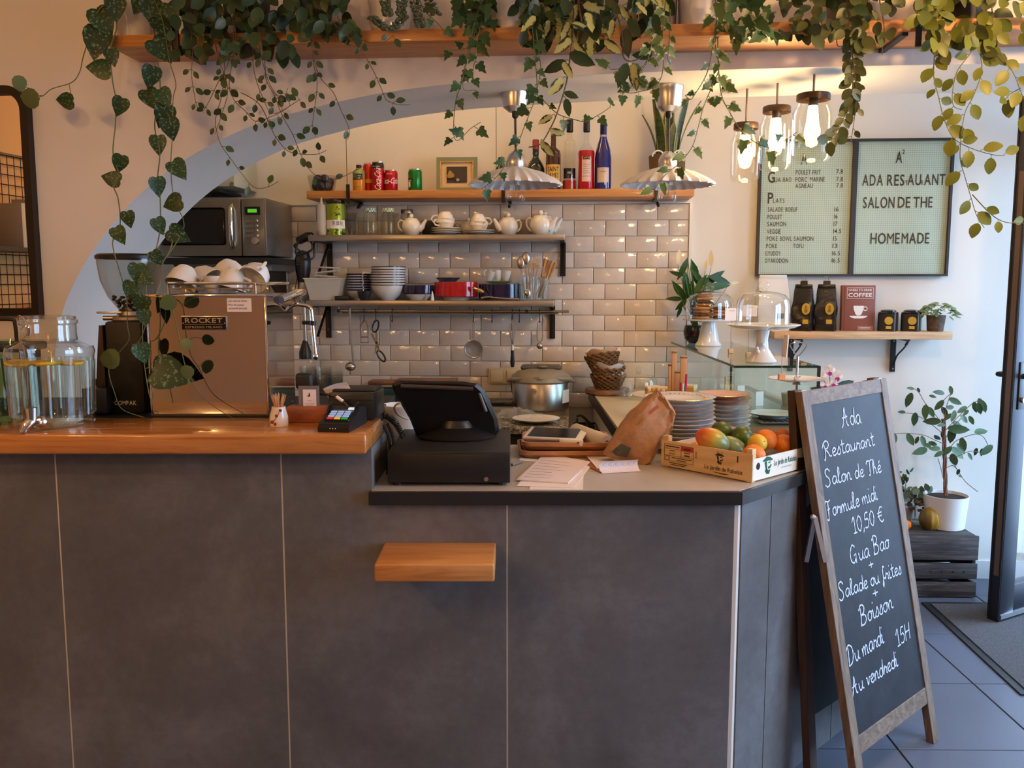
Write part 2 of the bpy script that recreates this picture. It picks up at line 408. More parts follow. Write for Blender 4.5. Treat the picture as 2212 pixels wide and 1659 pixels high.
for r in range(13):
    z = zt - THh * (r + .5); u = ur
    first = True
    while u > -1.55:
        w_ = TW
        if first and r % 2: w_ = TW * .63
        first = False
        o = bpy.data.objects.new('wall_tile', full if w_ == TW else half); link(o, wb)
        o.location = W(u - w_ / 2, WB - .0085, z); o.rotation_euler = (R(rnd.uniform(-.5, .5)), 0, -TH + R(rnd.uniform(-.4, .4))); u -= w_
tr = wall_prism([(ur, .8), (ur + .014, .8), (ur + .014, zt + .012), (-1.62, zt + .012), (-1.62, zt + .002), (ur, zt + .002)], WB - .02, WB)
struct('tile_edging', tr, M['plastic_white'], wb)

# ---------------------------------------------------------------- front counter
FY = 2.28; BARX = -.368
ctr = thing('counter', 'grey stone-tiled service counter with pale grout joints and an angled right end', 'counter', (0, FY, 0))
Y0 = FY
def tpanel(poly, name='tile_panel'):
    part(name, MB().prism(poly, 0, .012, 'y'), M['stone'], ctr, smooth=0)
g = .0022; zb = 1.031; zs = .885
xs_ = [-1.79 - .592, -1.79, -1.197, -.605, -.0125, .597]
for a, b in zip(xs_[:-1], xs_[1:]):
    a += g; b -= g
    if b < BARX: tpanel([(a, 0), (b, 0), (b, zb), (a, zb)])
    elif a < BARX: tpanel([(a, 0), (b, 0), (b, zs), (BARX, zs), (BARX, zb), (a, zb)])
    else: tpanel([(a, 0), (b - .008, 0), (b - .008, zs), (a, zs)])
# core body behind the panels (grout shows through the joints)
core = [(-2.6, .0012), (.597, .0012), (1.225, .636), (1.225, 2.02), (.40, 2.02), (.40, .62), (-2.6, .62)]
part('core', MB().prism(core, 0, zs - .001), M['grout'], ctr, smooth=0)
part('raised_core', MB().box(((-2.6 + BARX) / 2, .1, (zb + zs) / 2), (-BARX - 0 + 2.6 - .736 + .736 + 2 * BARX - .0, .184, zb - zs)) if False else
     MB().prism([(-2.6, .0012), (BARX - .013, .0012), (BARX - .013, .30), (-2.6, .30)], zs, zb), M['grout'], ctr, smooth=0)
part('step_side_panel', MB().prism([(.0125, zs + .03), (.30, zs + .03), (.30, zb), (.0125, zb)], BARX - .013, BARX - .001, 'x'), M['stone'], ctr, smooth=0)
# angled end: panels along the 45 degree face
D = Vector((1, 1, 0)).normalized(); Nn = Vector((1, -1, 0)).normalized()
def dpanel(s0, s1):
    P0 = Vector((.597, .0, 0)) + D * s0; P1 = Vector((.597, .0, 0)) + D * s1
    a = Nn * -.004; bb = Nn * .004
    poly = [tuple((P0 + a).to_2d()), tuple((P0 + bb).to_2d()), tuple((P1 + bb).to_2d()), tuple((P1 + a).to_2d())]
    part('tile_panel', MB().prism(poly, 0, zs), M['stone'], ctr, smooth=0)
dpanel(.012, .165); dpanel(.169, .60); dpanel(.604, .885)
part('corner_grout', MB().prism([(.583, .001), (.597, .0), (.607, .010), (.595, .014)], 0, zs), M['grout'], ctr, smooth=0)
part('tile_panel', MB().prism([(.636, 0), (2.02, 0), (2.02, zs), (.636, zs)], 1.225, 1.235, 'x'), M['stone'], ctr, smooth=0)

slab = thing('counter_slab', 'grey stone counter top with black front edge beside the till', 'countertop', (0, 0, zs))
sp = [(BARX, 2.272), (.596, 2.272), (1.23, 2.906), (1.23, 2.93), (BARX, 2.93)]
part('slab_top', MB().prism(sp, .03, .036), M['slab'], slab, smooth=0)
sp2 = [(BARX - .006, 2.258), (.601, 2.258), (1.245, 2.902), (1.245, 2.93), (BARX - .006, 2.93)]
part('slab_edge', MB().prism(sp2, .0, .0345), M['slab_edge'], slab, smooth=0)
ret = thing('return_worktop', 'cream return worktop running back to the tiled wall under the display case', 'countertop', (0, 0, .885))
part('worktop', MB().prism([(.385, 2.931), (1.235, 2.931), (1.235, 4.30), (.385, 4.36)], .0, .052), plain('cream_laminate', srgb(214, 200, 172), .35, var=.04), ret, smooth=0)
part('worktop_edge', MB().prism([(2.931, .0), (4.36, .0), (4.36, .048), (2.931, .048)], .379, .3845, 'x'), M['slab_edge'], ret, smooth=0)

bar = thing('bar_top', 'thick varnished oak bar top under the espresso machine and water dispenser', 'countertop', (0, 0, zb))
b1 = MB().rbox(((-2.6 + BARX) / 2, 2.335, .026), (2.6 + BARX, .27, .052), .007, 3)
part('plank', b1, M['oak_bar'], bar)
single('back_worktop', MB().prism([(-2.5, 2.475), (-.40, 2.475), (-.40, 3.0), (-2.5, 2.9)], 0, .04), M['black_matte'], 'dark rear worktop carrying the espresso machine and grinder', 'countertop', (0, 0, zb + .008))

sh = single('bag_shelf', MB().rbox((0, 0, 0), (.295, .185, .046), .006, 3), M['oak'], 'small oak bag shelf jutting from the tiled counter front', 'shelf', (-.19, 2.190, .756))

# ---------------------------------------------------------------- plant shelf over the arch
ps = thing('plant_shelf', 'long oak shelf above the arch holding the trailing plants', 'shelf', W(.68, 2.9, 2.2), -TH)
part('board', MB().rbox((0, 0, .018), (4.3, .2, .036), .003, 2), M['oak'], ps)
for px in (378, 1985):
    u = U(px, 80, 2.79) - .68
    s = .0 if px < 1000 else -.075
    bk = MB().box((0, -.107, .03), (.016, .008, .15)).box((s * .5, 0.0, -.006), (.02, .2, .010)) if px > 1000 else MB().box((0, -.107, .02), (.02, .008, .14)).box((0, 0, -.006), (.02, .2, .010))
    part('bracket', bk, M['iron'], ps, (u, 0, 0))
# ================================================================= kitchen back wall
def PW(px, w, z):
    a = (px - 1106) / F; dz = z - ZC; s, c = math.sin(TH), math.cos(TH); sp_, cp = math.sin(PITCH), math.cos(PITCH)
    Y = (w + a * s * dz * sp_) / (a * s * cp + c); return Vector((a * (Y * cp - dz * sp_), Y, z))
def PY(px, Y, z):
    a = (px - 1106) / F; return Vector((a * (Y * math.cos(PITCH) - (z - ZC) * math.sin(PITCH)), Y, z))
def ZH(px, py, w): return at(px, py, w=w).z
def wrap_text(s, mat, h, r, parent, ang=0, z=0, xs=.8, gap=.08, bold=0, shear=0, vertical=False, name='lettering', lift=.0006):
    """print wrapped round a can or bottle of radius r, facing -Y at ang=0"""
    w_ = text_width(s, h, xs, gap, bold, mat); mb = MB(); x = -w_ / 2
    for ch in s:
        if ch == ' ': x += .30 * h * xs + gap * h; continue
        me, gw = glyph(ch, mat, bold)
        vv = []
        for v in me.vertices:
            X = x + v.co.x * h * xs + v.co.z * h * shear; Z = v.co.z * h
            if vertical: X, Z = -Z + h / 2, X
            a = ang + X / r; vv.append(((r + lift) * math.sin(a), -(r + lift) * math.cos(a), z + Z))
        mb.add(vv, [tuple(p.vertices) for p in me.polygons]); x += gw * h * xs + gap * h
    return part(name, mb, mat, parent, smooth=0)
def band(r, z0, z1, a0=-1.2, a1=1.2, n=14, lift=.0004):
    return MB().grid(lambda i, j: ((r + lift) * math.sin(a0 + (a1 - a0) * i), -(r + lift) * math.cos(a0 + (a1 - a0) * i), z0 + (z1 - z0) * j), n, 2)
def ring(c, r, t, n=14, plane='xz', m=6):
    f = {'xz': lambda a: (c[0] + r * math.cos(a), c[1], c[2] + r * math.sin(a)), 'xy': lambda a: (c[0] + r * math.cos(a), c[1] + r * math.sin(a), c[2])}[plane]
    return [f(2 * math.pi * k / n) for k in range(n)]

# ---- oak shelf on wires
ZW = 1.893
t = thing('oak_wall_shelf', 'oak wall shelf with bottles and cans above the glazed tiles', 'shelf', W(-.362, 4.3, ZW - .037), -TH)
part('board', MB().rbox((0, 0, .0185), (1.82, .2, .037), .002, 2), M['oak'], t)
for px in (752, 1087, 1418):
    u = uw(PW(px, 4.2, ZW))[0] + .362
    part('bracket', MB().box((0, -.103, .02), (.016, .006, .09)).box((.004, -.0, -.004), (.016, .19, .008)).box((.02, .05, -.02), (.012, .09, .012), (.3, 0, 0)), M['iron'], t, (u, 0, 0))
for px in (750, 1072, 1416):
    p = PW(px, 4.24, ZW); single('shelf_wire', MB().tube([(0, 0, 0), (0, 0, CEIL - ZW)], .0014, 5), M['iron'], {750: 'thin dark suspension wire behind the plastic fruit tub', 1072: 'thin suspension wire rising behind the left fluted lamp', 1416: 'thin suspension wire beside the snake plant'}[px], 'wire', p)

# fruit tub
w = 4.28
t = thing('fruit_tub', 'clear plastic tub of dark plums on the left end of the oak shelf', 'tub', PW(697, w, ZW), -TH)
part('tub', MB().lathe([(.0, .001), (.055, .001), (.07, .075), (.073, .076), (.071, .074), (.0565, .003), (0, .003)], 4 * 6), M['plastic_clear'], t)
plum = plain('dark_plum_skin', (.022, .018, .026), .35)
for i, (x, y, z) in enumerate([(-.03, 0, .028), (.0, -.02, .026), (.03, .0, .028), (-.012, .02, .03), (-.022, -.005, .06), (.012, 0, .062), (.03, .02, .05)]):
    part('plum', MB().sphere((x * .95, y, z), .024, 10, 6), plum, t)

def can(name, label, px, w, z, r, h, col, metal_top=True, tall=False):
    t = thing(name, label, 'can', PW(px, w, z), -TH)
    part('body', MB().lathe([(r * .82, 0), (r * .9, .002), (r, .008), (r, h - .014), (r * .88, h - .004)], 24), plain(name + '_print', col, .25, .35), t)
    part('lid', MB().lathe([(r * .88, h - .004), (r * .9, h), (r * .84, h), (r * .8, h - .003), (0, h - .003)], 24), M['alu'], t)
    part('base', MB().lathe([(r * .82, 0), (r * .9, .002), (r * .99, .0085), (r*.9,.001),(0, .002)], 24), M['alu'], t)
    return t
hh = lambda px, py, w, z: at(px, py, w=w).z - z
# juice bottle
t = thing('juice_bottle', 'small orange juice bottle with black cap and label on the oak shelf', 'bottle', PW(776, 4.27, ZW), -TH)
r = .030
part('body', MB().lathe([(r * .9, 0), (r, .006), (r, .085), (r * .93, .095), (r * .5, .108), (r * .42, .112)], 22), plain('orange_juice', srgb(222, 140, 44), .25), t)
part('shoulder', MB().lathe([(r * 1.005, .066), (r * 1.005, .085), (r * .935, .096), (r * .5, .109)], 22), plain('green_bottle_top', srgb(150, 160, 96), .3), t)
part('cap', MB().lathe([(r * .44, .108), (r * .44, .126), (0, .126)], 18), M['black'], t)
part('label_band', band(r, .055, .083, -.8, .8), M['black_gloss'], t)
wrap_text('Minute', M['white_print'], .010, r, t, z=.0705, bold=.01, lift=.001); wrap_text('Maid', M['white_print'], .010, r, t, z=.0585, bold=.01, lift=.001)
part('leaf_print', band(r, .018, .026, -.5, .4), plain('green_print', srgb(120, 160, 60), .4), t)
# cans
t = can('slim_red_can', 'slim red can half hidden behind the black-topped cola can', 797, 4.31, ZW, .027, .137, srgb(206, 52, 34))
part('print_band', band(.027, .045, .062, -.6, .9), plain('yellow_print', srgb(206, 170, 50), .4), t)
t = can('cola_zero_can', 'tall slim red cola can with black top band', 817, 4.26, ZW, .030, .138, srgb(190, 20, 28))
part('black_band', MB().lathe([(.0303, .108), (.0303, .124), (.0268, .1335)], 24), M['black_gloss'], t)
wrap_text('Coca-Cola', M['white_print'], .030, .030, t, ang=.1, z=.054, xs=.62, gap=.03, bold=.012, shear=.35, vertical=True)
wrap_text('zero sucre', M['white_print'], .009, .0303, t, ang=-.1, z=.112, xs=.7, lift=.001)
t = can('cola_can', 'short red cola can with white script beside the tall cola can', 845, 4.27, ZW, .0325, .100, srgb(186, 22, 34))
wrap_text('Coca-Cola', M['white_print'], .028, .0325, t, ang=-.15, z=.036, xs=.62, gap=.02, bold=.012, shear=.3)
wrap_text('ORIGINAL', M['white_print'], .006, .0325, t, z=.078)
t = can('beer_can', 'short green beer can standing alone on the oak shelf', 897, 4.27, ZW, .0335, .104, srgb(20, 120, 44))
part('label_band', band(.0335, .045, .056, -1.3, -.1), M['black_gloss'], t)
wrap_text('Heineken', M['white_print'], .008, .0335, t, ang=-.75, z=.047, xs=.65, lift=.001)
part('white_stripe', band(.0335, .018, .045, -1.0, -.55), M['white_print'], t)
part('red_star', MB().prism([(.008 * math.cos(R(90 + 36 * k)) * (1 if k % 2 == 0 else .42), .008 * math.sin(R(90 + 36 * k)) * (1 if k % 2 == 0 else .42)) for k in range(10)], -.001, .001, 'y'), plain('red_print', srgb(200, 40, 40), .4), t, (-.0255, -.0225, .068), (0, 0, R(-48)))

# still life picture
t = thing('framed_picture', 'small framed still life with a pear leaning on the oak shelf', 'picture', PW(987, 4.30, ZW), -TH)
fw, fh = .196, .163
def frame(mb, w_, h_, b, d):
    mb.box((-(w_ - b) / 2, 0, h_ / 2), (b, d, h_)); mb.box(((w_ - b) / 2, 0, h_ / 2), (b, d, h_))
    mb.box((0, 0, b / 2), (w_ - 2 * b, d, b)); mb.box((0, 0, h_ - b / 2), (w_ - 2 * b, d, b)); return mb
part('frame', frame(MB(), fw, fh, .018, .018), plain('sage_green_frame', srgb(128, 134, 100), .5), t, rot=(-.06, 0, 0), smooth=0)
part('gilt_slip', frame(MB(), fw - .034, fh - .034, .005, .012), M['gold'], t, (0, -.001, .017), (-.06, 0, 0), 0)
part('mat_board', MB().box((0, .003, fh / 2), (fw - .03, .003, fh - .03)), plain('cream_mat', srgb(222, 190, 140), .8), t, rot=(-.06, 0, 0))
part('painting', MB().box((0, -.001, fh / 2), (.098, .003, .076)), plain('dark_painting', srgb(62, 50, 40), .6, var=.2, vscale=30), t, rot=(-.06, 0, 0))
part('painted_pear', MB().lathe([(0, 0), (.016, .006), (.018, .016), (.010, .028), (.006, .036), (0, .039)], 14), plain('painted_yellow', srgb(168, 138, 66), .6), t, (-.026, -.006, .062), (0, -.2, 0)).scale = (1, .08, 1)
part('painted_egg', MB().sphere((0, 0, 0), .009, 10, 6), plain('painted_white', srgb(176, 160, 140), .6), t, (.005, -.006, .056)).scale = (1, .1, .8)

# bottles
def bottle(name, label, px, w, z, prof, mat, n=26):
    t = thing(name, label, 'bottle', PW(px, w, z), -TH); part('body', MB().lathe(prof, n), mat, t); return t
gl_dk = plain('dark_green_bottle_glass', (.008, .014, .008), .06, coat=.5)
t = bottle('port_bottle', 'dark squat bottle with red wax neck behind the left fluted lamp', 1157, 4.27, ZW, [(.0, 0), (.042, 0), (.044, .006), (.043, .10), (.034, .125), (.016, .15), (.0135, .16), (.0155, .17), (.0145, .2), (0, .2)], gl_dk)
part('wax_cap', MB().lathe([(.015, .19), (.0155, .2), (.0158, .232), (.014, .236), (0, .236)], 16), plain('red_wax', srgb(150, 40, 42), .4), t)
part('label_band', band(.044, .03, .085, -.9, .9), plain('pale_label', srgb(206, 190, 160), .6), t)
gl_am = plain('amber_rum_glass', srgb(64, 26, 12), .08, coat=.5)
t = bottle('rum_bottle', 'square-shouldered amber rum bottle with a yellow label', 1195, 4.25, ZW, [(0, 0), (.033, 0), (.035, .006), (.035, .165), (.031, .18), (.014, .195), (.0125, .2), (.0125, .255)], gl_am)
part('cap', MB().lathe([(.0128, .25), (.0135, .253), (.0135, .285), (0, .285)], 16), M['gold'], t)
part('label_band', band(.035, .03, .115, -1.1, 1.1), plain('yellow_rum_label', srgb(222, 172, 72), .6), t)
wrap_text('SAINT', M['ink'], .022, .035, t, z=.083, xs=.62, bold=.02, lift=.001); wrap_text('JAMES', M['ink'], .022, .035, t, z=.055, xs=.62, bold=.02, lift=.001)
part('neck_label', band(.034, .135, .158, -1, 1), plain('cream_label', srgb(206, 176, 120), .6), t)
t = bottle('clear_spirit_bottle', 'tall clear spirit bottle with black cap and a little red liquor left', 1230, 4.27, ZW, [(0, 0), (.033, 0), (.034, .005), (.030, .20), (.028, .225), (.013, .242), (.012, .28)], M['glass_thick'])
part('liquor', MB().lathe([(0, .003), (.0325, .004), (.032, .045), (0, .045)], 22), plain('red_liquor', srgb(170, 52, 40), .15), t)
part('cap', MB().lathe([(.0145, .268), (.0155, .27), (.0155, .325), (0, .325)], 18), M['black'], t)
part('label_band', band(.0315, .052, .10, -1.0, 1.0, lift=.001), M['black_gloss'], t)
part('label_mark', band(.0325, .074, .084, -.3, .3, lift=.0016), M['ink_grey'], t)
gl_rd = plain('red_bitters', srgb(176, 14, 26), .1, coat=.5)
t = bottle('bitters_bottle', 'bright red bitters bottle with white label and black cap', 1266, 4.25, ZW, [(0, 0), (.037, 0), (.039, .006), (.037, .13), (.039, .165), (.037, .178)], gl_rd)
part('neck', MB().lathe([(.037, .178), (.030, .192), (.015, .212), (.0125, .23), (.0125, .27)], 24), M['glass_thick'], t)
part('cap', MB().lathe([(.0145, .265), (.0155, .267), (.0155, .311), (0, .311)], 18), M['black'], t)
part('label_band', band(.0385, .06, .15, -.55, .55, lift=.0012), plain('white_label', srgb(226, 196, 180), .6), t)
part('logo_band', band(.0385, .135, .15, -.45, .45, lift=.0018), M['black_gloss'], t)
wrap_text('CAMPARI', M['gold'], .010, .0385, t, z=.1385, xs=.6, lift=.0026)
part('lower_label', band(.0385, .035, .058, -.55, .55, lift=.0012), plain('lower_white_label', srgb(224, 190, 178), .6), t)
for k in range(5): part('print_line', band(.0385, .072 + .010 * k, .0745 + .010 * k, -.4, .4 - .1 * (k % 2), lift=.002), M['ink_grey'], t)
gl_bl = plain('cobalt_bottle_glass', srgb(28, 30, 110), .08, coat=.6)
t = bottle('cobalt_bottle', 'cobalt blue wine bottle with pale silver label', 1302, 4.25, ZW, [(0, 0), (.038, 0), (.039, .006), (.039, .145), (.033, .185), (.018, .232), (.014, .25), (.0135, .3)], gl_bl)
part('foil_cap', MB().lathe([(.0145, .252), (.0155, .254), (.0150, .304), (0, .306)], 18), plain('navy_foil', srgb(24, 26, 70), .35, .4), t)
part('neck_band', MB().lathe([(.0165, .236), (.0155, .25)], 18), plain('silver_band', srgb(170, 165, 170), .4, .5), t)
part('label_band', band(.039, .03, .098, -.75, .75), plain('silver_label', srgb(196, 176, 160), .45, .2), t)
part('label_mark', band(.039, .076, .082, -.35, .35, lift=.001), M['ink_grey'], t)
t = bottle('small_dark_bottle', 'small dark bottle with black cap behind the left lamp shade', 1083, 4.29, ZW, [(0, 0), (.03, 0), (.03, .1), (.014, .125), (.014, .13)], gl_dk)
part('cap', MB().lathe([(.015, .128), (.015, .158), (0, .158)], 14), M['black'], t)
for k, (px, c) in enumerate([(1127, (.75, .72, .66))]):
    t = bottle('pale_bottle', 'pale glass bottle hidden behind the left fluted lamp', px, 4.31, ZW, [(0, 0), (.032, 0), (.032, .11), (.013, .14), (.013, .17), (0, .17)], plain('pale_bottle_glass', c, .15))
    part('label_band', band(.032, .03, .09, -.9, .9), M['card'], t)

# snake plant in a burlap bag
def blade(L, wd, lean, az, seedk, mats):
    r_ = random.Random(seedk); mb = MB(); n = 9; ax = math.cos(az); ay = math.sin(az)
    tw = r_.uniform(-.6, .6)
    for k in range(n):
        f = k / (n - 1); ww = wd * (1 - .25 * (1 - f) ** 2) * (1 if f < .6 else max(.02, 1 - ((f - .6) / .4) ** 1.6)); a = tw * f + az + math.pi / 2
        cx = ax * (lean * f * f * L + .012); cy = ay * (lean * f * f * L + .012); z = f * L
        for s, e in ((-1, .0), (-.78, .002), (0, .006), (.78, .002), (1, .0)):
            mb.v.append((cx + math.cos(a) * s * ww - ax * e * -1, cy + math.sin(a) * s * ww, z))
    for k in range(n - 1):
        for j in range(4):
            mb.f.append((k * 5 + j, k * 5 + j + 1, (k + 1) * 5 + j + 1, (k + 1) * 5 + j)); mb.mi.append(1 if j in (0, 3) else 0)
    return mb
def banded():
    m, nt, b = newmat('snake_plant_leaf'); setp(b, (.03, .06, .02), .4); v = tex(nt, 'Object', (6, 6, 40)); n1 = noise(nt, v, 2, 3, .6, .8)
    nt.links.new(ramp(nt, n1, [(.4, (.012, .03, .008)), (.6, (.05, .085, .03))]), b.inputs['Base Color']); return m
sn_g = banded(); sn_y = plain('yellow_leaf_margin', srgb(150, 142, 48), .4)
t = thing('snake_plant', 'snake plant with yellow-edged blades in a brown burlap bag on the oak shelf', 'plant', PW(1440, 4.29, ZW), -TH)
part('bag', MB().lathe([(0, 0), (.07, 0), (.078, .02), (.082, .1), (.085, .155), (.08, .16), (.076, .15), (0, .14)], 24, flute=lambda k, n, r, z: .02 * math.sin(k * 2.4 + z * 30)), plain('burlap', srgb(110, 88, 56), .95, bmp=.6, bscale=300), t)
part('handle', MB().tube([(-.05 + .026 * math.cos(a), -.08, .145 + .026 * math.sin(a)) for a in [R(20 * k) for k in range(10)]], .0035), M['plastic_white'], t)
part('handle', MB().tube([(.045 + .026 * math.cos(a), -.08, .145 + .026 * math.sin(a)) for a in [R(20 * k) for k in range(10)]], .0035), M['plastic_white'], t)
for k, (L, ln, az) in enumerate([(.44, .1, 3.2), (.40, .15, -.3), (.43, .05, -1.5), (.36, .35, .1), (.30, .3, 3.0), (.38, .1, 1.5), (.33, .25, -2.2), (.42, .22, -.6), (.26, .1, -1.2)]):
    part('leaf', blade(L - .05, .026, ln, az, k, None), [sn_g, sn_y], t, (.03 * math.cos(az), .02 * math.sin(az), .10))

# ---- steel shelves
def steel_shelf(name, label, z, u0, u1, sag=0):
    t = thing(name, label, 'shelf', W((u0 + u1) / 2, 4.275, z), -TH); L = u1 - u0
    part('shelf_plate', MB().rbox((0, 0, -.014), (L, .25, .028), .002, 2), M['steel_dark'], t)
    for s, uu in ((0, u0 + .035), (1, u1 - .012)):
        x = uu - (u0 + u1) / 2
        part('bracket', MB().box((x, .118, -.11), (.028, .006, .165)).box((x, 0, -.031), (.02, .23, .005)).box((x - .0 * s, .02, -.10), (.012, .005, .24), (R(-52), 0, 0)), M['iron'], t, smooth=0)
        for zz in (-.06, -.15): part('screw', MB().sphere((x, .1145, zz), .004, 8, 4), M['steel'], t)
    return t
Z1, Z2 = 1.683, 1.376
steel_shelf('steel_shelf', 'upper stainless steel wall shelf with teapots and cups', Z1, -1.255, -.045)
steel_shelf('steel_shelf', 'lower stainless steel wall shelf with stacked bowls', Z2, -1.270, -.095)

t = thing('squeeze_bottle', 'translucent squeeze bottle with amber syrup at the bottom', 'bottle', PW(696, 4.2, Z1), -TH)
part('body', MB().lathe([(.0, .001), (.022, .001), (.0235, .006), (.0215, .125), (.02, .135), (.0, .135)], 20), M['frost'], t)
part('syrup', MB().lathe([(0, .003), (.0215, .003), (.0215, .022), (0, .022)], 18), plain('amber_syrup', srgb(190, 130, 30), .2), t)
part('nozzle', MB().lathe([(.021, .135), (.021, .143), (.008, .148), (.003, .178), (0, .178)], 18), M['frost'], t)
t = thing('tea_tin', 'tall green tea tin with black lid and white paper band', 'tin', PW(726, 4.22, Z1), -TH); r = .044
def tin_green():
    m, nt, b = newmat('green_printed_tin'); setp(b, srgb(140, 160, 40), .25, .3); n1 = noise(nt, tex(nt, 'Object', (26, 26, 26)), 1.3, 3, .7)
    nt.links.new(ramp(nt, n1, [(.56, srgb(140, 160, 36)), (.60, srgb(40, 66, 22)), (.70, srgb(40, 66, 22)), (.74, srgb(210, 205, 150))]), b.inputs['Base Color']); return m
part('body', MB().lathe([(0, 0), (r, 0), (r, .15), (r * .97, .155)], 28), tin_green(), t)
part('lid', MB().lathe([(r * 1.01, .148), (r * 1.01, .163), (r * .97, .166), (0, .166)], 28), M['black_gloss'], t)
part('paper_band', band(r, .032, .072, -1.55, 1.55), M['card'], t)
wrap_text('茶葉包', M['ink'], .017, r, t, ang=.45, z=.048, xs=.8, lift=.001)
t = single('plastic_cup', MB().lathe([(0, 0), (.032, 0), (.036, .1), (.041, .113), (.038, .112), (.034, .1), (0, .004)], 24), M['plastic_clear'], 'clear plastic cup tucked behind the green tea tin', 'cup', PW(755, 4.30, Z1), -TH)
def jar_mug(px, w, lidcol, label, handle=True):
    t = thing('jar_mug', label, 'jar', PW(px, w, Z1), -TH, 'glass jar mugs with screw lids')
    part('glass_body', MB().lathe([(0, .004), (.033, .002), (.037, .010), (.037, .085), (.030, .100), (.028, .106), (.028, .118), (.027, .118), (.027, .106), (.034, .084), (.034, .012), (0, .008)], 24), M['glass_thick'], t)
    part('lid', MB().lathe([(.0305, .110), (.0305, .127), (.029, .129), (0, .129)], 24), lidcol, t)
    if handle: part('handle', MB().tube(spline([(-.036, 0, .078), (-.056, 0, .08), (-.062, 0, .055), (-.056, 0, .03), (-.037, 0, .026)], 5), .0055, 8), M['glass_thick'], t)
    return t
def checker(name, c):
    m, nt, b = newmat(name); setp(b, c, .4); ck = nt.nodes.new('ShaderNodeTexChecker'); ck.inputs['Scale'].default_value = 110
    nt.links.new(tex(nt), ck.inputs['Vector']); ck.inputs['Color1'].default_value = (*c, 1); ck.inputs['Color2'].default_value = (.7, .72, .66, 1); nt.links.new(ck.outputs[0], b.inputs['Base Color']); return m
jar_mug(801, 4.24, checker('teal_gingham_lid', srgb(46, 130, 140)), 'glass jar mug with teal gingham lid')
jar_mug(839, 4.24, checker('green_gingham_lid', srgb(110, 150, 90)), 'glass jar mug with pale green gingham lid')
jar_mug(880, 4.32, M['steel_dark'], 'glass jar mug with dull metal lid behind the first teapot', False)
single('dark_box', MB().rbox((0, 0, .038), (.07, .05, .076), .004), plain('dark_green_box', srgb(40, 44, 34), .6), 'small dark green box behind the saucers', 'box', PW(929, 4.33, Z1), -TH)

def teapot(px, w, r, label, flip=1, mat=None, rz=0):
    mat = mat or M['cream']
    t = thing('teapot', label, 'teapot', PW(px, w, Z1), -TH + rz, 'cream teapots on the steel shelf'); k = r / .045
    part('body', MB().lathe([(0, 0), (.028 * k, 0), (.032 * k, .003 * k), (.043 * k, .022 * k), (.0455 * k, .04 * k), (.042 * k, .058 * k), (.031 * k, .072 * k), (.029 * k, .074 * k)], 26), mat, t)
    lid = part('lid', MB().lathe([(.029 * k, .074 * k), (.028 * k, .078 * k), (.012 * k, .082 * k), (0, .083 * k)], 22), mat, t)
    part('knob', MB().sphere((0, 0, .091 * k), .0105 * k, 12, 8), mat, lid)
    part('spout', MB().tube([(flip * x * k, 0, z * k) for x, z in ((.036, .026), (.052, .04), (.060, .058), (.071, .072))], [.0165 * k, .0125 * k, .0085 * k, .0062 * k], 12), mat, t)
    part('handle', MB().tube([(flip * x * k, 0, z * k) for x, z in ((-.036, .064), (-.052, .07), (-.063, .058), (-.062, .038), (-.05, .022), (-.041, .018))], .0047 * k, 8), mat, t)
    return t
teapot(889, 4.22, .0455, 'cream teapot with its spout to the right, left of the saucers')
teapot(1012, 4.33, .040, 'cream teapot half hidden between the two cup stacks', -1)
teapot(1098, 4.23, .0465, 'cream teapot with its spout to the left, right of the saucers', -1, rz=R(25))
teapot(1168, 4.22, .0515, 'large cream teapot in front at the right end of the steel shelf', 1, rz=R(-20))
teapot(1176, 4.345, .054, 'tallest cream teapot behind the large one at the shelf end', 1, rz=R(-8))
teapot(1094, 4.345, .046, 'cream teapot standing behind the left-facing teapot', 1, rz=R(60))
def cup_mesh(r, h):
    return MB().lathe([(0, .002), (r * .5, 0), (r * .55, .003), (r * .82, h * .35), (r, h), (r * .96, h), (r * .78, h * .36), (r * .45, .006), (0, .006)], 24)
def cup(px, w, z, r, h, label, hang=0, flipz=False, tilt=0, group='cream cups stacked on the steel shelf', loc=None, mat=None, rot=None):
    t = thing('cup', label, 'cup', loc if loc is not None else PW(px, w, z), -TH, group); mat = mat or M['cream']
    part('bowl', cup_mesh(r, h), mat, t)
    a = hang
    part('handle', MB().tube([(math.cos(a) * x, math.sin(a) * x, zz) for x, zz in ((r * .9, h * .85), (r * 1.3, h * .88), (r * 1.5, h * .66), (r * 1.3, h * .4), (r * .8, h * .33))], .0042, 8), mat, t)
    if flipz: t.rotation_euler = (math.pi + tilt, 0, -TH); t.location.z += h
    if rot: t.rotation_euler = rot
    return t
sau = MB().lathe([(0, .002), (.036, 0), (.045, .004), (.073, .011), (.0735, .0128), (.045, .0065), (0, .005)], 30).mesh('saucer', M['cream'])
def saucer(px, w, z, label, group): return tag(part('saucer', sau, None, None, PW(px, w, z), (0, 0, -TH)), label, 'saucer', group)
for k in range(3): saucer(964, 4.22, Z1 + .0105 * k, ['bottom cream saucer under the left cup stack', 'middle cream saucer under the left cup stack', 'top cream saucer under the left cup stack'][k], 'saucers under the left cup stack')
for k in range(2): saucer(1036, 4.22, Z1 + .0105 * k, ['lower cream saucer under the right cup stack', 'upper cream saucer under the right cup stack'][k], 'saucers under the right cup stack')
zt1 = Z1 + .028
cup(964, 4.22, zt1, .043, .050, 'lower cream cup of the left stack on three saucers', hang=-2.6)
cup(962, 4.22, zt1 + .030, .045, .052, 'upper upturned cream cup of the left stack on three saucers', hang=2.9, flipz=True)
zt1 = Z1 + .0175
cup(1036, 4.22, zt1, .043, .046, 'lower cream cup of the right stack on two saucers', hang=-.9)
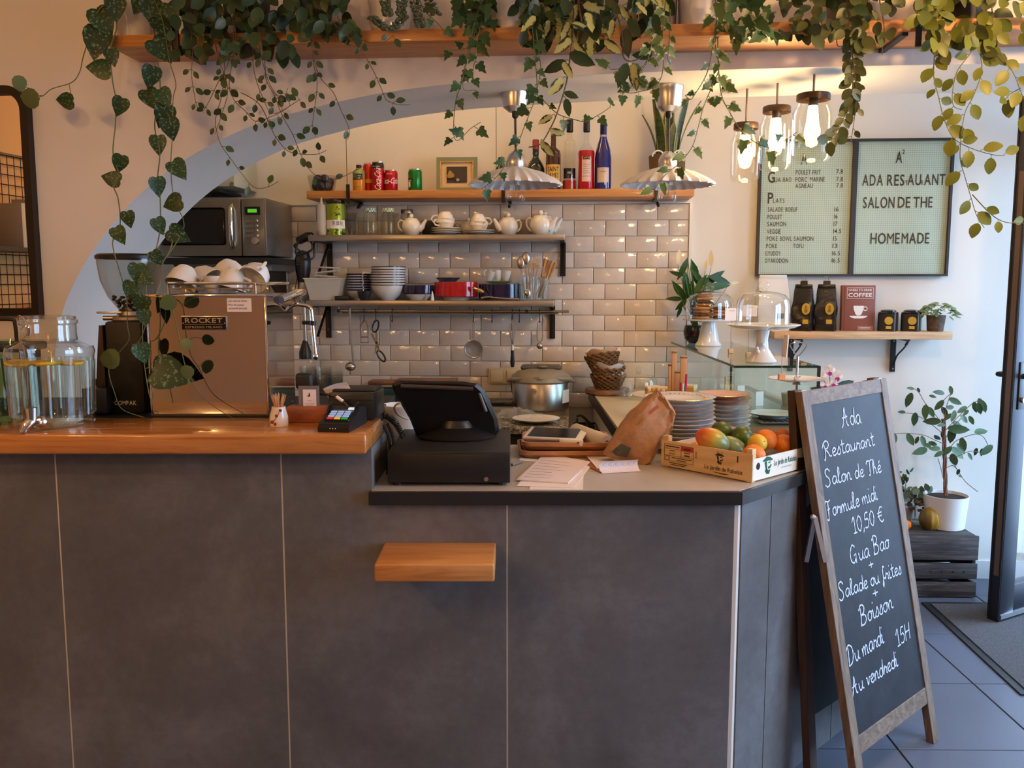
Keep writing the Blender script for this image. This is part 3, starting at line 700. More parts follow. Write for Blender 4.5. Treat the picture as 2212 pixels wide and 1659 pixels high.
cup(1034, 4.22, zt1 + .028, .043, .052, 'upper upturned cream cup of the right stack on two saucers', hang=.2, flipz=True)

# ---- lower shelf dishes
t = thing('storage_tub', 'frosted plastic storage tub full of lids on the lower steel shelf', 'tub', PW(706, 4.22, Z2), -TH)
mb = MB(); rings = []
for hw, hd, z in ((.066, .05, 0), (.09, .065, .10), (.094, .068, .101), (.094, .068, .106), (.087, .062, .106), (.063, .047, .004)):
    rings.append(len(mb.v)); mb.v += [(-hw, -hd, z), (hw, -hd, z), (hw, hd, z), (-hw, hd, z)]
for a, b in zip(rings, rings[1:]):
    for k in range(4): mb.f.append((a + k, a + (k + 1) % 4, b + (k + 1) % 4, b + k)); mb.mi.append(0)
mb.f.append((0, 3, 2, 1)); mb.mi.append(0); mb.f.append(tuple(rings[-1] + k for k in range(4))); mb.mi.append(0)
part('tub_body', mb, M['frost'], t, smooth=0)
for k, (x, z, ry, s) in enumerate([(-.02, .05, .3, .07), (.02, .06, -.4, .075), (0, .115, .08, .1), (.005, .135, -.1, .1), (.02, .155, .05, .09), (-.01, .08, .6, .08)]):
    part('lid', MB().rbox((0, 0, 0), (s, s * .8, .008), .003), M['frost'], t, (x, 0, z), (0, ry, 0))
def bowl_prof(r, h, foot): return [(0, .002), (foot, 0), (foot * 1.05, .004), (r * .78, h * .38), (r * .95, h * .75), (r, h), (r * .97, h), (r * .74, h * .4), (foot * .9, .007), (0, .007)]
def stack(name, cat, label_b, label_m, label_t, group, px, w, z, n, pitch, prof, mats, rimr=None, rim=None, seg=30, jitter=.002):
    me = MB().lathe(prof, seg).mesh(name, mats)
    H = max(p[1] for p in prof); r_ = max(p[0] for p in prof); rm = None
    if rim: rm = MB().lathe([(r_ - .002, H - rim), (r_ + .0008, H - rim), (r_ + .0008, H + .0008), (r_ - .003, H + .0008)], seg).mesh('rim', rimr)
    for k in range(n):
        o = bpy.data.objects.new(name, me); link(o); p = PW(px, w, z + k * pitch); o.location = p + Vector((rnd.uniform(-1, 1) * jitter, rnd.uniform(-1, 1) * jitter, 0)); o.rotation_euler = (0, 0, -TH)
        tag(o, nth(k, n, label_b, label_m), cat, group)
        if rm: part('rim', rm, None, o)
dark_rim = plain('blue_black_rim', (.012, .011, .02), .2)
stack('small_bowl', 'bowl', 'small navy-rimmed white bowl', 'the left bowl stack', '', 'small navy-rimmed bowls', 776, 4.26, Z2, 7, .0125, bowl_prof(.060, .052, .026), M['white'], M['navy'], .007)
stack('noodle_bowl', 'bowl', 'large white black-rimmed noodle bowl', 'the tall stack', '', 'large black-rimmed noodle bowls', 839, 4.22, Z2, 8, .0122, bowl_prof(.082, .074, .032), M['white'], dark_rim, .0035)
single('black_dip_bowl', MB().lathe(bowl_prof(.035, .044, .02), 20), plain('slate_glaze', (.02, .02, .024), .3), 'small slate black bowl in front of the navy-rimmed stack', 'bowl', PW(788, 4.17, Z2), -TH)
single('black_tray_box', MB().rbox((0, 0, .011), (.07, .05, .022), .006), M['black'], 'low black plastic box beside the storage tub', 'box', PW(741, 4.18, Z2), -TH)
def ovalise(mb, sy): mb.v = [(v[0], v[1] * sy, v[2]) for v in mb.v]; return mb
def oval_stack(name, labels, group, px, w, z, n, pitch, r, h, foot, sy, col, base_white=True):
    for k in range(n):
        prof = bowl_prof(r, h, foot); rim = [(r - .004, h - .02), (r + .001, h - .017), (r + .001, h + .001), (r - .003, h + .001)]
        t = bpy.data.objects.new(name, ovalise(MB().lathe(prof, 30), sy).mesh(name, M['cream'])) if k == 0 else bpy.data.objects.new(name, first)
        if k == 0: first = t.data; rimm = ovalise(MB().lathe(rim, 30), sy).mesh('rim', col)
        link(t); t.location = PW(px, w, z + k * pitch); t.rotation_euler = (0, 0, -TH + rnd.uniform(-.05, .05)); tag(t, nth(k, n, labels[0], labels[1]), 'dish', group)
        part('rim', rimm, None, t)
oval_stack('navy_dish', ['navy-rimmed cream dish', 'the small central stack'], 'small navy-rimmed dishes', 904, 4.22, Z2, 4, .007, .074, .05, .04, .75, M['navy'])
oval_stack('red_dish', ['red-rimmed oval dish', 'the red stack'], 'red-rimmed oval dishes', 985, 4.24, Z2, 9, .0062, .104, .036, .06, .7, M['red_dish'])
single('blue_lid_dish', ovalise(MB().lathe(bowl_prof(.06, .02, .04), 26), .7), M['navy'], 'small navy dish lying on top of the red dishes', 'dish', PW(968, 4.24, Z2 + .088), -TH)
oval_stack('blue_plate', ['deep blue plate', 'the stack under the green plate'], 'deep blue plates', 1080, 4.25, Z2, 9, .0062, .102, .026, .07, .7, M['navy'])
pl = thing('green_plate', 'green ridged plate on top of the deep blue plates', 'plate', PW(1077, 4.25, Z2 + .078), -TH)
part('plate_body', ovalise(MB().lathe([(0, .002), (.04, 0), (.066, .012), (.064, .013), (.04, .004), (0, .005)], 30, flute=lambda k, n, r, z: .01 * (k % 2)), .8), M['green_dish'], pl)
for px, r_, lab, ry in ((1056, .024, 'tilted glass-like espresso cup at the left on the green plate', .35), (1076, .021, 'white espresso cup in the middle of the green plate', -.12), (1092, .022, 'white espresso cup tipped at the right on the green plate', .15)):
    c = cup(px, 4.24, Z2 + .094, r_, .048, lab, hang=3.4 if px == 1056 else 1.2, group='espresso cups on the green plate', mat=M['white']); c.rotation_euler = (0, ry, -TH)
single('piping_nozzle', MB().lathe([(0, 0), (.009, 0), (.0075, .012), (.002, .044), (0, .044)], 12), M['plastic_white'], 'small white piping nozzle standing before the red dishes', 'nozzle', PW(934, 4.16, Z2), -TH)
t = thing('serving_spoon', 'brass-toned serving spoon lying in front of the blue plates', 'spoon', PW(1062, 4.165, Z2 + .004), -TH)
part('bowl', MB().sphere((-.075, 0, .020), .03, 14, 8, sc=(1.1, .6, .35)), M['gold'], t, rot=(0, .38, 0))
part('handle', MB().tube([(-.05, 0, .008), (-.02, 0, .014), (.03, 0, .008), (.09, 0, .004), (.13, 0, .003)], [.005, .004, .004, .005, .006], 8), M['steel'], t)

def tumbler(name, px, w, z, r, h, label):
    t = thing(name, label, 'glass', PW(px, w, z), -TH, 'cutlery glasses'); part('glass_wall', MB().lathe([(0, .001), (r * .86, .001), (r, h), (r * .95, h), (r * .82, .008), (0, .008)], 22), M['glass_thick'], t); return t
tumbler('cutlery_glass', 1141, 4.2, Z2, .042, .112, 'glass tumbler full of spoons and forks')
tumbler('cutlery_glass', 1171, 4.24, Z2, .039, .108, 'glass tumbler holding wooden-handled knives')
for k, (px, dx, top, lab) in enumerate([(1128, -.02, .165, 'upright dark spoon at the left of the cutlery glass'), (1133, -.008, .185, 'tallest round spoon in the cutlery glass')]):
    t = thing('spoon', lab, 'spoon', PW(px + 6, 4.2, Z2 + .012), -TH, 'spoons in the cutlery glass')
    part('bowl', MB().sphere((dx, 0, top), .02, 12, 8, sc=(.95, .35, 1.5)), M['steel'], t); part('handle', MB().tube([(0, 0, 0), (dx, 0, top - .025)], .003, 6), M['steel'], t)
t = thing('teaspoon', 'bright teaspoon bowl showing low inside the cutlery glass', 'spoon', PW(1139, 4.18, Z2 + .022), -TH, 'spoons in the cutlery glass')
part('bowl', MB().sphere((0, -.004, .012), .017, 12, 8, sc=(1, .4, 1.2)), M['chrome'], t); part('handle', MB().tube([(0, 0, .03), (.022, .01, .13)], .0025, 6), M['steel'], t)
for k in range(4):
    t = thing('fork', ['fork standing leftmost of the forks in the cutlery glass', 'second fork in the cutlery glass', 'third fork in the cutlery glass', 'rightmost slanting fork in the cutlery glass'][k], 'fork', PW(1146 + 3 * k, 4.2 + .012 * (k % 2), Z2 + .012), -TH, 'forks in the cutlery glass')
    x = (-.008, .008, .018, .045)[k]; top = (.17, .175, .165, .13)[k]
    part('handle', MB().tube([(0, 0, 0), (x, 0, top - .03)], .0028, 6), M['steel'], t); part('fork_head', MB().box((x, 0, top - .02), (.020, .002, .018)), M['steel'], t)
    for q in range(4): part('tine', MB().box((x - .0083 + .0055 * q, 0, top), (.0025, .002, .034)), M['steel'], t)
for k in range(4):
    t = thing('table_knife', ['leftmost wooden-handled knife in the right tumbler', 'second wooden-handled knife in the right tumbler', 'third wooden-handled knife in the right tumbler', 'rightmost wooden-handled knife in the right tumbler'][k], 'knife', PW(1162 + 2 * k, 4.24 + .01 * (k % 2), Z2 + .012), -TH, 'wooden-handled knives')
    x = .035 + .012 * k; z = .185 - .006 * k
    part('blade', MB().tube([(0, 0, 0), (x * .55, 0, z * .55)], .004, 5), M['steel'], t); part('handle', MB().tube([(x * .52, 0, z * .52), (x * .8, 0, z * .8), (x, 0, z)], [.005, .0065, .007], 8), plain('honey_wood_handle', srgb(190, 132, 62), .4), t)

# ---- utensil rail
ZR = at(950, 672, w=4.20).z
t = thing('utensil_rail', 'dark steel utensil rail below the lower shelf', 'rail', W(-.57, 4.2, ZR), -TH)
u0 = uw(PW(725, 4.2, ZR))[0] + .57; u1 = uw(PW(1229, 4.2, ZR))[0] + .57
part('rod', MB().tube([(u0, 0, 0), (u1, 0, 0)], .006, 10), M['steel_dark'], t)
part('rear_rod', MB().tube([(u0 + .03, .012, -.010), (u1 - .05, .012, -.010)], .004, 8), M['steel_dark'], t)
for px in (732, 1138): 
    uu = uw(PW(px, 4.2, ZR))[0] + .57; part('hanger', MB().tube([(uu, 0, 0), (uu, .0, .03)], .0025), M['steel'], t); part('clamp', MB().rbox((uu, 0, 0), (.014, .018, .016), .003), M['iron'], t)
def hook(px, label):
    return single('s_hook', MB().tube(spline([(0, .009, .002), (0, 0, .010), (0, -.009, .002), (0, -.008, -.02), (0, -.006, -.045), (0, -.016, -.052), (0, -.022, -.043)], 4), .0022, 6), M['iron'], label, 'hook', PW(px, 4.2, ZR), -TH, 's-hooks on the utensil rail')
for px, lab in ((787, 'S-hook holding the vegetable peeler'), (812, 'S-hook holding the kitchen scissors'), (848, 'empty S-hook right of the scissors'), (1023, 'S-hook holding the round tea strainer'), (1063, 'empty S-hook right of the round strainer'), (1107, 'S-hook holding the whisk'), (1122, 'empty S-hook right of the whisk'), (1166, 'S-hook holding the tea ball tongs')): hook(px, lab)
zh = ZR - .05
t = thing('ladle', 'long-handled steel ladle hanging from the left end of the rail', 'ladle', PW(757, 4.19, ZR), -TH)
part('handle', MB().tube([(0, -.01, .012), (0, -.012, -.05), (.012, -.012, -.245)], .0055, 8).tube([(0, -.01, .012), (0, .004, .014), (0, .01, 0)], .003), M['steel'], t)
part('bowl', MB().sphere((.002, -.03, -.265), .026, 16, 10, sc=(1, 1, .8)), M['steel'], t)
t = thing('peeler', 'steel vegetable peeler hanging from the rail', 'peeler', PW(787, 4.18, zh), -TH)
part('arms', MB().tube(spline([(-.017, 0, -.055), (-.016, 0, -.02), (-.006, 0, .0), (.006, 0, .0), (.016, 0, -.02), (.018, 0, -.058)], 4), .0036, 6), M['steel_dark'], t)
part('blade', MB().box((0, 0, -.074), (.034, .006, .006)).tube([(-.018, 0, -.056), (-.018, 0, -.1), (.018, 0, -.1), (.018, 0, -.056)], .0035, 6), M['steel'], t)
t = thing('scissors', 'black-handled kitchen scissors hanging open from the rail', 'scissors', PW(812, 4.175, zh), -TH)
part('handle_loop', MB().tube([(-.002 + .014 * math.cos(a) + .006 * math.sin(a), 0, -.022 + .028 * math.sin(a)) for a in [2 * math.pi * k / 16 for k in range(16)]], .0042, 7, closed=True), M['black'], t)
part('handle_loop', MB().tube([(.022 + .015 * math.cos(a) - .013 * math.sin(a), .003, -.165 + .026 * math.sin(a)) for a in [2 * math.pi * k / 16 for k in range(16)]], .0042, 7, closed=True), M['black'], t)
part('blade', MB().prism([(-.028, -.055), (-.018, -.056), (.012, -.105), (.016, -.143), (.008, -.142), (-.002, -.11)], -.001, .001, 'y'), M['steel'], t)
part('blade', MB().prism([(-.004, -.05), (.004, -.05), (.006, -.1), (-.008, -.158), (-.010, -.155), (-.004, -.1)], .002, .004, 'y'), M['steel'], t)
part('pivot', MB().sphere((.001, -.001, -.1), .006, 10, 6), M['black'], t)
t = thing('tea_strainer', 'round mesh strainer hanging in the middle of the rail', 'strainer', PW(1023, 4.18, zh), -TH)
part('handle', MB().tube([(-.004, 0, 0), (-.004, 0, -.085)], .0018).tube([(.004, 0, 0), (.004, 0, -.085)], .0018).tube([(-.004, 0, 0), (0, 0, .005), (.004, 0, 0)], .0018), M['steel'], t)
part('rim', MB().tube(ring((0, 0, -.128), .043, 0, 26), .0028, 7, closed=True), M['steel'], t)
def meshmat(name, col, s, a=.5):
    m, nt, b = newmat(name); setp(b, col, .45, .6)
    ck = nt.nodes.new('ShaderNodeTexBrick'); ck.offset = 0; ck.inputs['Scale'].default_value = s; ck.inputs['Mortar Size'].default_value = .035; ck.inputs['Brick Width'].default_value = .1; ck.inputs['Row Height'].default_value = .1
    tc = nt.nodes.new('ShaderNodeTexCoord'); sx = nt.nodes.new('ShaderNodeSeparateXYZ'); cx = nt.nodes.new('ShaderNodeCombineXYZ')
    nt.links.new(tc.outputs['Object'], sx.inputs[0]); nt.links.new(sx.outputs['X'], cx.inputs['X']); nt.links.new(sx.outputs['Z'], cx.inputs['Y']); nt.links.new(cx.outputs[0], ck.inputs['Vector'])
    nt.links.new(ck.outputs['Fac'], b.inputs['Alpha']); return m
part('mesh_bowl', MB().lathe([(.042, 0), (.036, .012), (.02, .022), (0, .025)], 20, (0, 0, -.128), rot=(R(-90), 0, 0)), frosted('fine_sieve_mesh', (.22, .2, .17), .8), t)
part('tip', MB().tube(ring((0, 0, -.176), .005, 0, 10), .0014, 5, closed=True), M['steel'], t)
t = thing('whisk', 'black-handled balloon whisk hanging from the rail', 'whisk', PW(1107, 4.17, zh), -TH)
for k in range(6):
    a = math.pi * k / 6; part('wire', MB().tube(spline([(0, 0, .012), (.016 * math.cos(a), .016 * math.sin(a), -.03), (.008 * math.cos(a), .008 * math.sin(a), -.08), (0, 0, -.12)], 5) , .001, 5), M['steel'], t)
    part('wire', MB().tube(spline([(0, 0, .012), (-.016 * math.cos(a), -.016 * math.sin(a), -.03), (-.008 * math.cos(a), -.008 * math.sin(a), -.08), (0, 0, -.12)], 5), .001, 5), M['steel'], t)
part('ferrule', MB().lathe([(.0075, -.135), (.0075, -.11), (.004, -.105)], 12), M['steel'], t); part('handle', MB().lathe([(0, -.215), (.008, -.212), (.011, -.19), (.008, -.15), (.0085, -.133), (0, -.133)], 14), M['black'], t)
t = thing('tea_ball', 'tea ball infuser on sprung tongs hanging at the right of the rail', 'tea infuser', PW(1166, 4.18, zh), -TH)
part('tongs', MB().tube(spline([(-.002, 0, -.095), (-.013, 0, -.075), (-.009, 0, -.005), (0, 0, 0.004), (.009, 0, -.005), (.013, 0, -.075), (.002, 0, -.095)], 4), .002, 6), M['steel'], t)
part('ball', MB().sphere((0, 0, -.112), .0155, 14, 10), M['steel'], t)

# ---- microwave on its shelf
WM = 3.98; zm = ZH(560, 556, WM)
mwl = U(362, 500, WM); mwr = U(572, 500, WM); mtop = ZH(560, 426, WM); MWW = .50; MWH = mtop - zm
t = thing('microwave', 'stainless steel microwave with green display on a wall shelf', 'microwave', W(mwr - MWW / 2, WM + .2, zm), -TH)
part('case', MB().rbox((0, .01, MWH / 2 + .004), (MWW, .38, MWH - .008), .006), plain('microwave_steel', (.36, .34, .31), .32, .9), t)
part('door', MB().rbox((-.055, -.186, MWH / 2), (MWW - .112, .02, MWH - .012), .004), plain('microwave_front', (.27, .25, .21), .3, .85), t)
part('door_window', MB().rbox((-.085, -.197, MWH / 2 + .005), (.305, .006, MWH - .1), .012, 3), M['black_gloss'], t)
part('door_handle', MB().tube(spline([(.098, -.196, .045), (.104, -.225, .07), (.106, -.235, MWH / 2), (.104, -.225, MWH - .06), (.098, -.196, MWH - .035)], 5), .011, 10), M['chrome'], t)
cp = part('control_panel', MB().rbox((.195, -.186, MWH / 2), (.104, .02, MWH - .012), .004), plain('panel_steel', (.25, .23, .19), .35, .8), t)
part('display', MB().box((.195, -.198, MWH - .06), (.07, .004, .036)), M['black_gloss'], cp)
part('display_digits', MB().box((.195, -.201, MWH - .06), (.042, .002, .016)), emit('green_display', (.10, .55, .04), .6), cp)
for k in range(4):
    z = MWH - .105 - .022 * k
    part('button_label', MB().box((.178, -.197, z), (.036, .002, .010)), plain('button_print', srgb(120, 116, 104), .5), cp); part('button', MB().sphere((.212, -.197, z), .007, 10, 6, sc=(1, .5, 1)), M['steel'], cp)
part('dial', MB().lathe([(.018, 0), (.016, .014), (0, .015)], 20, (.205, -.196, .075), rot=(R(90), 0, 0)), M['steel'], cp)
t = thing('microwave_shelf', 'black wall shelf under the microwave', 'shelf', W(mwr - MWW / 2, WM + .2, zm - .03), -TH)
part('shelf_board', MB().box((.0, .01, .0145), (MWW + .03, .42, .029)), M['black'], t, smooth=0)
part('under_tray', MB().box((.06, .03, -.015), (.40, .36, .03)), plain('grey_steel_tray', (.2, .2, .2), .4, .8), t)
for x in (-.2, .2): part('bracket', MB().prism([(-.17, 0), (.19, 0), (.19, -.2), (.17, -.2)], x, x + .015, 'x'), M['iron'], t, smooth=0)
# white wall cabinet with its dark underside above the microwave
zc0 = ZH(470, 412, 4.2)
t = thing('wall_cabinet', 'white wall cabinet partly hidden by the arch above the microwave', 'cabinet', W(U(505, 400, 4.10) - .3, 4.26, zc0), -TH)
part('cabinet_body', MB().rbox((0, 0, .2), (.6, .30, .38), .006), plain('cabinet_grey_white', srgb(186, 186, 164), .6), t); part('underside', MB().box((-.04, .0, -.006), (.52, .28, .012)), M['black_matte'], t)
part('latch', MB().box((.29, -.152, .02), (.012, .006, .02)), M['steel'], t)

# hand blender hanging left of the steel shelves
t = thing('hand_blender', 'black and steel stick blender with a coiled cord hanging left of the shelves', 'blender', PW(660, 4.24, ZH(660, 780, 4.24)), -TH)
zz = lambda py: ZH(660, py, 4.24) - ZH(660, 780, 4.24)
part('motor', MB().lathe([(.026, zz(610)), (.036, zz(585)), (.038, zz(560)), (.03, zz(545)), (0, zz(540))], 18), M['black'], t)
for k in range(5): part('vent', MB().box((-.012, -.037, zz(572) + k * .008), (.02, .004, .003)), plain('vent_grey', (.08, .08, .08), .6), t)
part('collar', MB().lathe([(.026, zz(610)), (.026, zz(640)), (.02, zz(650))], 18), M['steel'], t)
part('shaft', MB().tube([(0, 0, zz(645)), (.002, 0, zz(740))], .010, 10), M['steel'], t); part('foot', MB().lathe([(.01, zz(735)), (.03, zz(760)), (.03, zz(775)), (.025, zz(775)), (0, zz(745))], 18), M['black'], t)
part('cord', MB().tube(spline([(.0, -.01, zz(545)), (-.03, -.03, zz(530)), (.04, -.02, zz(520)), (.05, -.02, zz(540)), (-.02, -.035, zz(550)), (.0, -.03, zz(515)), (.05, .0, zz(505)), (.06, -.02, zz(555)), (.02, -.04, zz(560))], 6), .005, 7), M['black'], t)
part('grip', MB().rbox((0.01, -.01, zz(515)), (.07, .05, .035), .01, rot=(0, -.5, 0)), M['black'], t)
part('hanging_loop', MB().tube(spline([(-.03, 0, zz(600)), (-.045, -.01, zz(640)), (-.03, -.015, zz(655)), (.01, -.015, zz(640))], 5), .002), M['iron'], t)

# ---- back counter
t = thing('kitchen_counter', 'granite-topped kitchen back counter under the tiled wall', 'counter', W(-.95, 4.05, 0), -TH)
gu = uw(PW(1228, 3.7, .85))[0] + .95
def granite():
    m, nt, b = newmat('speckled_granite'); setp(b, (.2, .18, .15), .25); n1 = noise(nt, tex(nt), 70, 4, .75); nt.links.new(ramp(nt, n1, [(.40, (.02, .02, .02)), (.47, (.13, .11, .08)), (.56, (.34, .30, .22)), (.66, (.5, .45, .36))]), b.inputs['Base Color']); return m
part('granite_top', MB().rbox(((-1.1 + gu) / 2, .0, .835), (gu + 1.1, .70, .03), .004), granite(), t)
part('cabinet_body', MB().box(((-1.1 + gu) / 2 - .005, .02, .41), (gu + 1.08, .64, .82)), M['black_matte'], t)
hob = thing('gas_hob', 'dark gas hob with iron pan supports between granite and return worktop', 'hob', W(uw(PW(1228, 3.7, .85))[0] + .085, 4.06, .0), -TH)
part('body', MB().box((0, 0, .38), (.135, .66, .76)), M['black_matte'], hob); 
for k in range(3): part('pan_support', MB().tube([(-.06, -.25 + .2 * k, .79), (.06, -.25 + .2 * k, .79)], .005).tube([(-.045 + .045 * k, -.28, .79), (-.045 + .045 * k, .28, .79)], .005).tube([(-.045 + .045 * k, -.25+.2*k, .76), (-.045 + .045 * k, -.25+.2*k, .79)], .004), M['iron'], hob)
part('pan_handle', MB().tube(spline([(-.05, -.1, .86), (-.03, -.1, .865), (.0, -.1, .84), (.03, -.1, .81)], 5), .006), M['iron'], hob)

ZK = .85
t = thing('rice_cooker', 'round steel rice cooker with grey lid on the granite', 'rice cooker', PW(1168, 4.12, ZK), -TH)
part('feet', MB().lathe([(0, 0), (.118, 0), (.12, .02), (0, .02)], 26), M['plastic_grey'], t)
part('body', MB().lathe([(.118, .018), (.132, .03), (.135, .15), (.13, .158), (.1, .16)], 34), M['steel'], t)
part('lid', MB().lathe([(.136, .15), (.143, .158), (.138, .178), (.11, .2), (.06, .212), (0, .214)], 34), plain('grey_lid_plastic', srgb(140, 132, 116), .35), t)
part('vent_cap', MB().rbox((.0, .03, .215), (.19, .10, .022), .012, 3), plain('dark_lid_top', srgb(88, 80, 72), .4), t)
part('steam_valve', MB().sphere((.01, -.03, .222), .018, 12, 6, sc=(1.3, .8, .4)), M['plastic_grey'], t)
part('handle', MB().tube([(-.15 + .0, -.02, .155), (-.13, -.085, .17), (0, -.135, .178), (.13, -.085, .17), (.15, -.02, .155)], .010, 8), plain('grey_handle', srgb(128, 120, 106), .35), t)
part('badge', MB().lathe([(.016, 0), (0, .002)], 16, (-.03, -.1335, .118), rot=(R(90), 0, R(-12))), M['alu'], t)
part('side_panel', band(.1355, .06, .12, .85, 1.35), M['plastic_white'], t)
single('dessert_plate', MB().lathe([(0, .003), (.05, .001), (.06, .006), (.104, .02), (.105, .0215), (.06, .009), (0, .006)], 34), M['china'], 'gilt-edged china plate on the granite before the rice cooker', 'plate', PW(1158, 3.84, ZK), -TH)
t = thing('film_bag', 'crumpled clear plastic bag on the granite', 'bag', PW(1118, 3.93, ZK), -TH)
part('film', MB().grid(lambda i, j: ((i - .5) * .21 + .01 * math.sin(j * 9), (j - .5) * .12, .035 * max(0, math.sin(math.pi * i)) * math.sin(math.pi * j) + .012 * math.sin(i * 23 + j * 7) * math.sin(j * 17) + .014), 16, 10), M['wrap'], t)
t = thing('kitchen_scale', 'flat kitchen scale beside the rice cooker', 'scale', PW(1082, 4.1, ZK), -TH)
part('body', MB().rbox((0, 0, .02), (.16, .2, .04), .008), M['plastic_grey'], t); part('platform', MB().rbox((0, .02, .05), (.15, .15, .02), .004), M['black_gloss'], t); part('display', MB().box((0, -.1005, .02), (.06, .002, .02)), plain('scale_panel', srgb(120, 130, 120), .3), t)
def socket(px, py, label, n=2):
    p = at(px, py, w=WB - .02); t = thing('wall_socket', label, 'socket', p, -TH)
    part('plate', MB().rbox((0, 0, 0), (.082 * n, .012, .082), .006), plain('ivory_plastic', srgb(214, 196, 160), .35), t)
    for k in range(n): part('rocker', MB().rbox((-.04 * (n - 1) + .08 * k, -.007, 0), (.062, .008, .062), .004), plain('ivory_rocker', srgb(220, 204, 170), .35), t)
    return t
socket(1090, 812, 'ivory double wall socket left of the rice cooker')
single('socket_cord', MB().tube(spline([(0, 0, 0), (.0, -.02, -.03), (.01, -.03, -.07), (.03, -.03, -.11)], 5), .005), M['black'], 'black power cord dropping from the ivory socket', 'cord', at(1106, 822, w=WB - .035), -TH)
# teal vacuum sealer with boards behind it
t = thing('film_sealer', 'teal box-shaped film sealer behind the till', 'sealer', PW(888, 4.19, ZK), -TH)
part('body', MB().rbox((0, 0, .055), (.47, .16, .11), .008), plain('dark_teal_plastic', srgb(16, 62, 66), .4), t); part('lid', MB().rbox((0, .01, .118), (.47, .14, .012), .004), M['steel'], t)
part('panel', MB().box((-.15, -.082, .06), (.045, .004, .06)), plain('teal_panel', srgb(40, 84, 92), .4), t)
for x in (-.158, -.143): part('button', MB().sphere((x, -.085, .065), .0045, 8, 6), M['plastic_white'], t)
part('latch', MB().rbox((0, -.07, .12), (.03, .03, .014), .003), M['plastic_clear'], t)
for k, (x, L, z, lab) in enumerate([(-.12, .16, .124, 'left brown chopping board lying on the teal sealer'), (.075, .29, .124, 'right longer brown chopping board lying on the teal sealer')]):
    p = PW(888, 4.21, ZK + z); single('chopping_board', MB().rbox((0, 0, .008 + .004 * k), (L, .1, .016 + .008 * k), .003), M['round_wood'], lab, 'board', p + Vector((x * math.cos(TH), -x * math.sin(TH), 0)), -TH)
t = thing('rolling_tool', 'pink-handled kitchen tool lying against the teal sealer', 'tool', PW(897, 4.06, ZK + .09), -TH)
part('handle', MB().tube([(-.055, 0, 0), (-.03, 0, .006), (.03, 0, .02), (.065, 0, .024)], [.009, .014, .016, .012], 10), plain('pink_plastic', srgb(176, 52, 82), .4), t)
part('stem', MB().tube([(-.07, 0, -.003), (-.05, 0, 0.0005)], .006), M['plastic_white'], t); part('rest', MB().box((0, .005, -.05), (.12, .03, .08)), M['black_matte'], t)
single('glass_saucer', MB().lathe([(0, .003), (.03, .001), (.042, .012), (.043, .014), (.03, .006), (0, .006)], 24), M['glass_thick'], 'little glass dish right of the teal sealer', 'dish', PW(1007, 4.2, ZK + .06), -TH)
single('dish_support', MB().rbox((0, 0, .03), (.09, .09, .06), .004), M['black_matte'], 'small dark box carrying the little glass dish', 'box', PW(1007, 4.2, ZK), -TH)
# stacks of clear plastic cups
for k, (px, n, w_) in enumerate([(668, 12, 4.02), (700, 12, 4.0), (724, 10, 4.05)]):
    t = thing('cup_stack', ['left tall stack of clear plastic cups behind the card holder', 'middle tall stack of clear plastic cups', 'right stack of clear plastic cups beside the printer'][k], 'cup stack', PW(px, w_, ZK), -TH, 'stacks of clear plastic cups')
    me = MB().lathe([(.032, 0), (.041, .09), (.043, .091), (.041, .093)], 18).mesh('cup', M['plastic_clear'])
    for q in range(n): part('cup', me, None, t, (0, 0, .012 * q))
# kitchen lamp above the arch line, over the worktop
t = thing('unseen_kitchen_tube', 'warm tube lamp on the kitchen ceiling behind the arch', 'ceiling lamp', W(-.75, 3.75, CEIL - .06), -TH)
part('diffuser', MB().tube([(-.5, 0, 0), (.5, 0, 0)], .03, 12), emit('warm_tube', (1.0, .61, .28), 18.0), t); part('housing', MB().box((0, 0, .035), (1.1, .08, .05)), M['plastic_white'], t)
t = thing('unseen_kitchen_tube', 'added unseen tube lamp warming the right part of the kitchen', 'ceiling lamp', W(.75, 3.8, CEIL - .06), -TH)  # extra tube added out of view to warm the tiles and right wall
part('diffuser', MB().tube([(-.45, 0, 0), (.45, 0, 0)], .03, 12), emit('added_warm_tube', (1.0, .60, .26), 13.0), t); part('housing', MB().box((0, 0, .035), (1.0, .08, .05)), M['plastic_white'], t)
t = thing('under_shelf_lamp', 'small warm spot lamp under the microwave shelf', 'spot lamp', W(mwr - .12, WM + .12, zm - .075), -TH)
part('housing', MB().lathe([(.03, 0), (.035, .03), (0, .03)], 16), M['black'], t); part('diffuser', MB().lathe([(.028, 0.0), (0, -.006)], 16), emit('warm_spot', (1.0, .66, .32), 20.0), t)
# ================================================================= things on the bar
ZB = zb + .0525; ZS = zs + .0362
def px_h(px, py, Y): return at(px, py, Y=Y).z
# ---- water dispenser
Yd = 2.355; p0 = PY(117, Yd, ZB)
t = thing('water_dispenser', 'large ribbed glass water dispenser with chrome tap on the bar', 'drink dispenser', p0)
hz = lambda py: px_h(117, py, Yd) - ZB
k_ = mpp(p0)
def rib(k, n, r, z): return .016 * (1 if k % 2 else -1) if .03 < z < hz(775) and r > .05 else 0
zt_ = hz(683); zsh = hz(760); zn = hz(738)
part('glass_body', MB().lathe([(0, .006), (.088, .004), (.094, .0), (.099, .012), (.100, .03), (.1015, .04), (.107, zsh - .01), (.110, zsh), (.106, zsh + .015), (.085, zn - .004), (.070, zn + .004), (.068, zn + .02)], 84, flute=rib), M['glass_ribbed'], t)
part('neck', MB().lathe([(.068, zn + .02), (.068, zn + .045), (.072, zn + .05), (.072, zn + .058), (.069, zn + .06), (.069, zt_ - .008), (.066, zt_), (.060, zt_)], 40), M['glass_ribbed'], t)
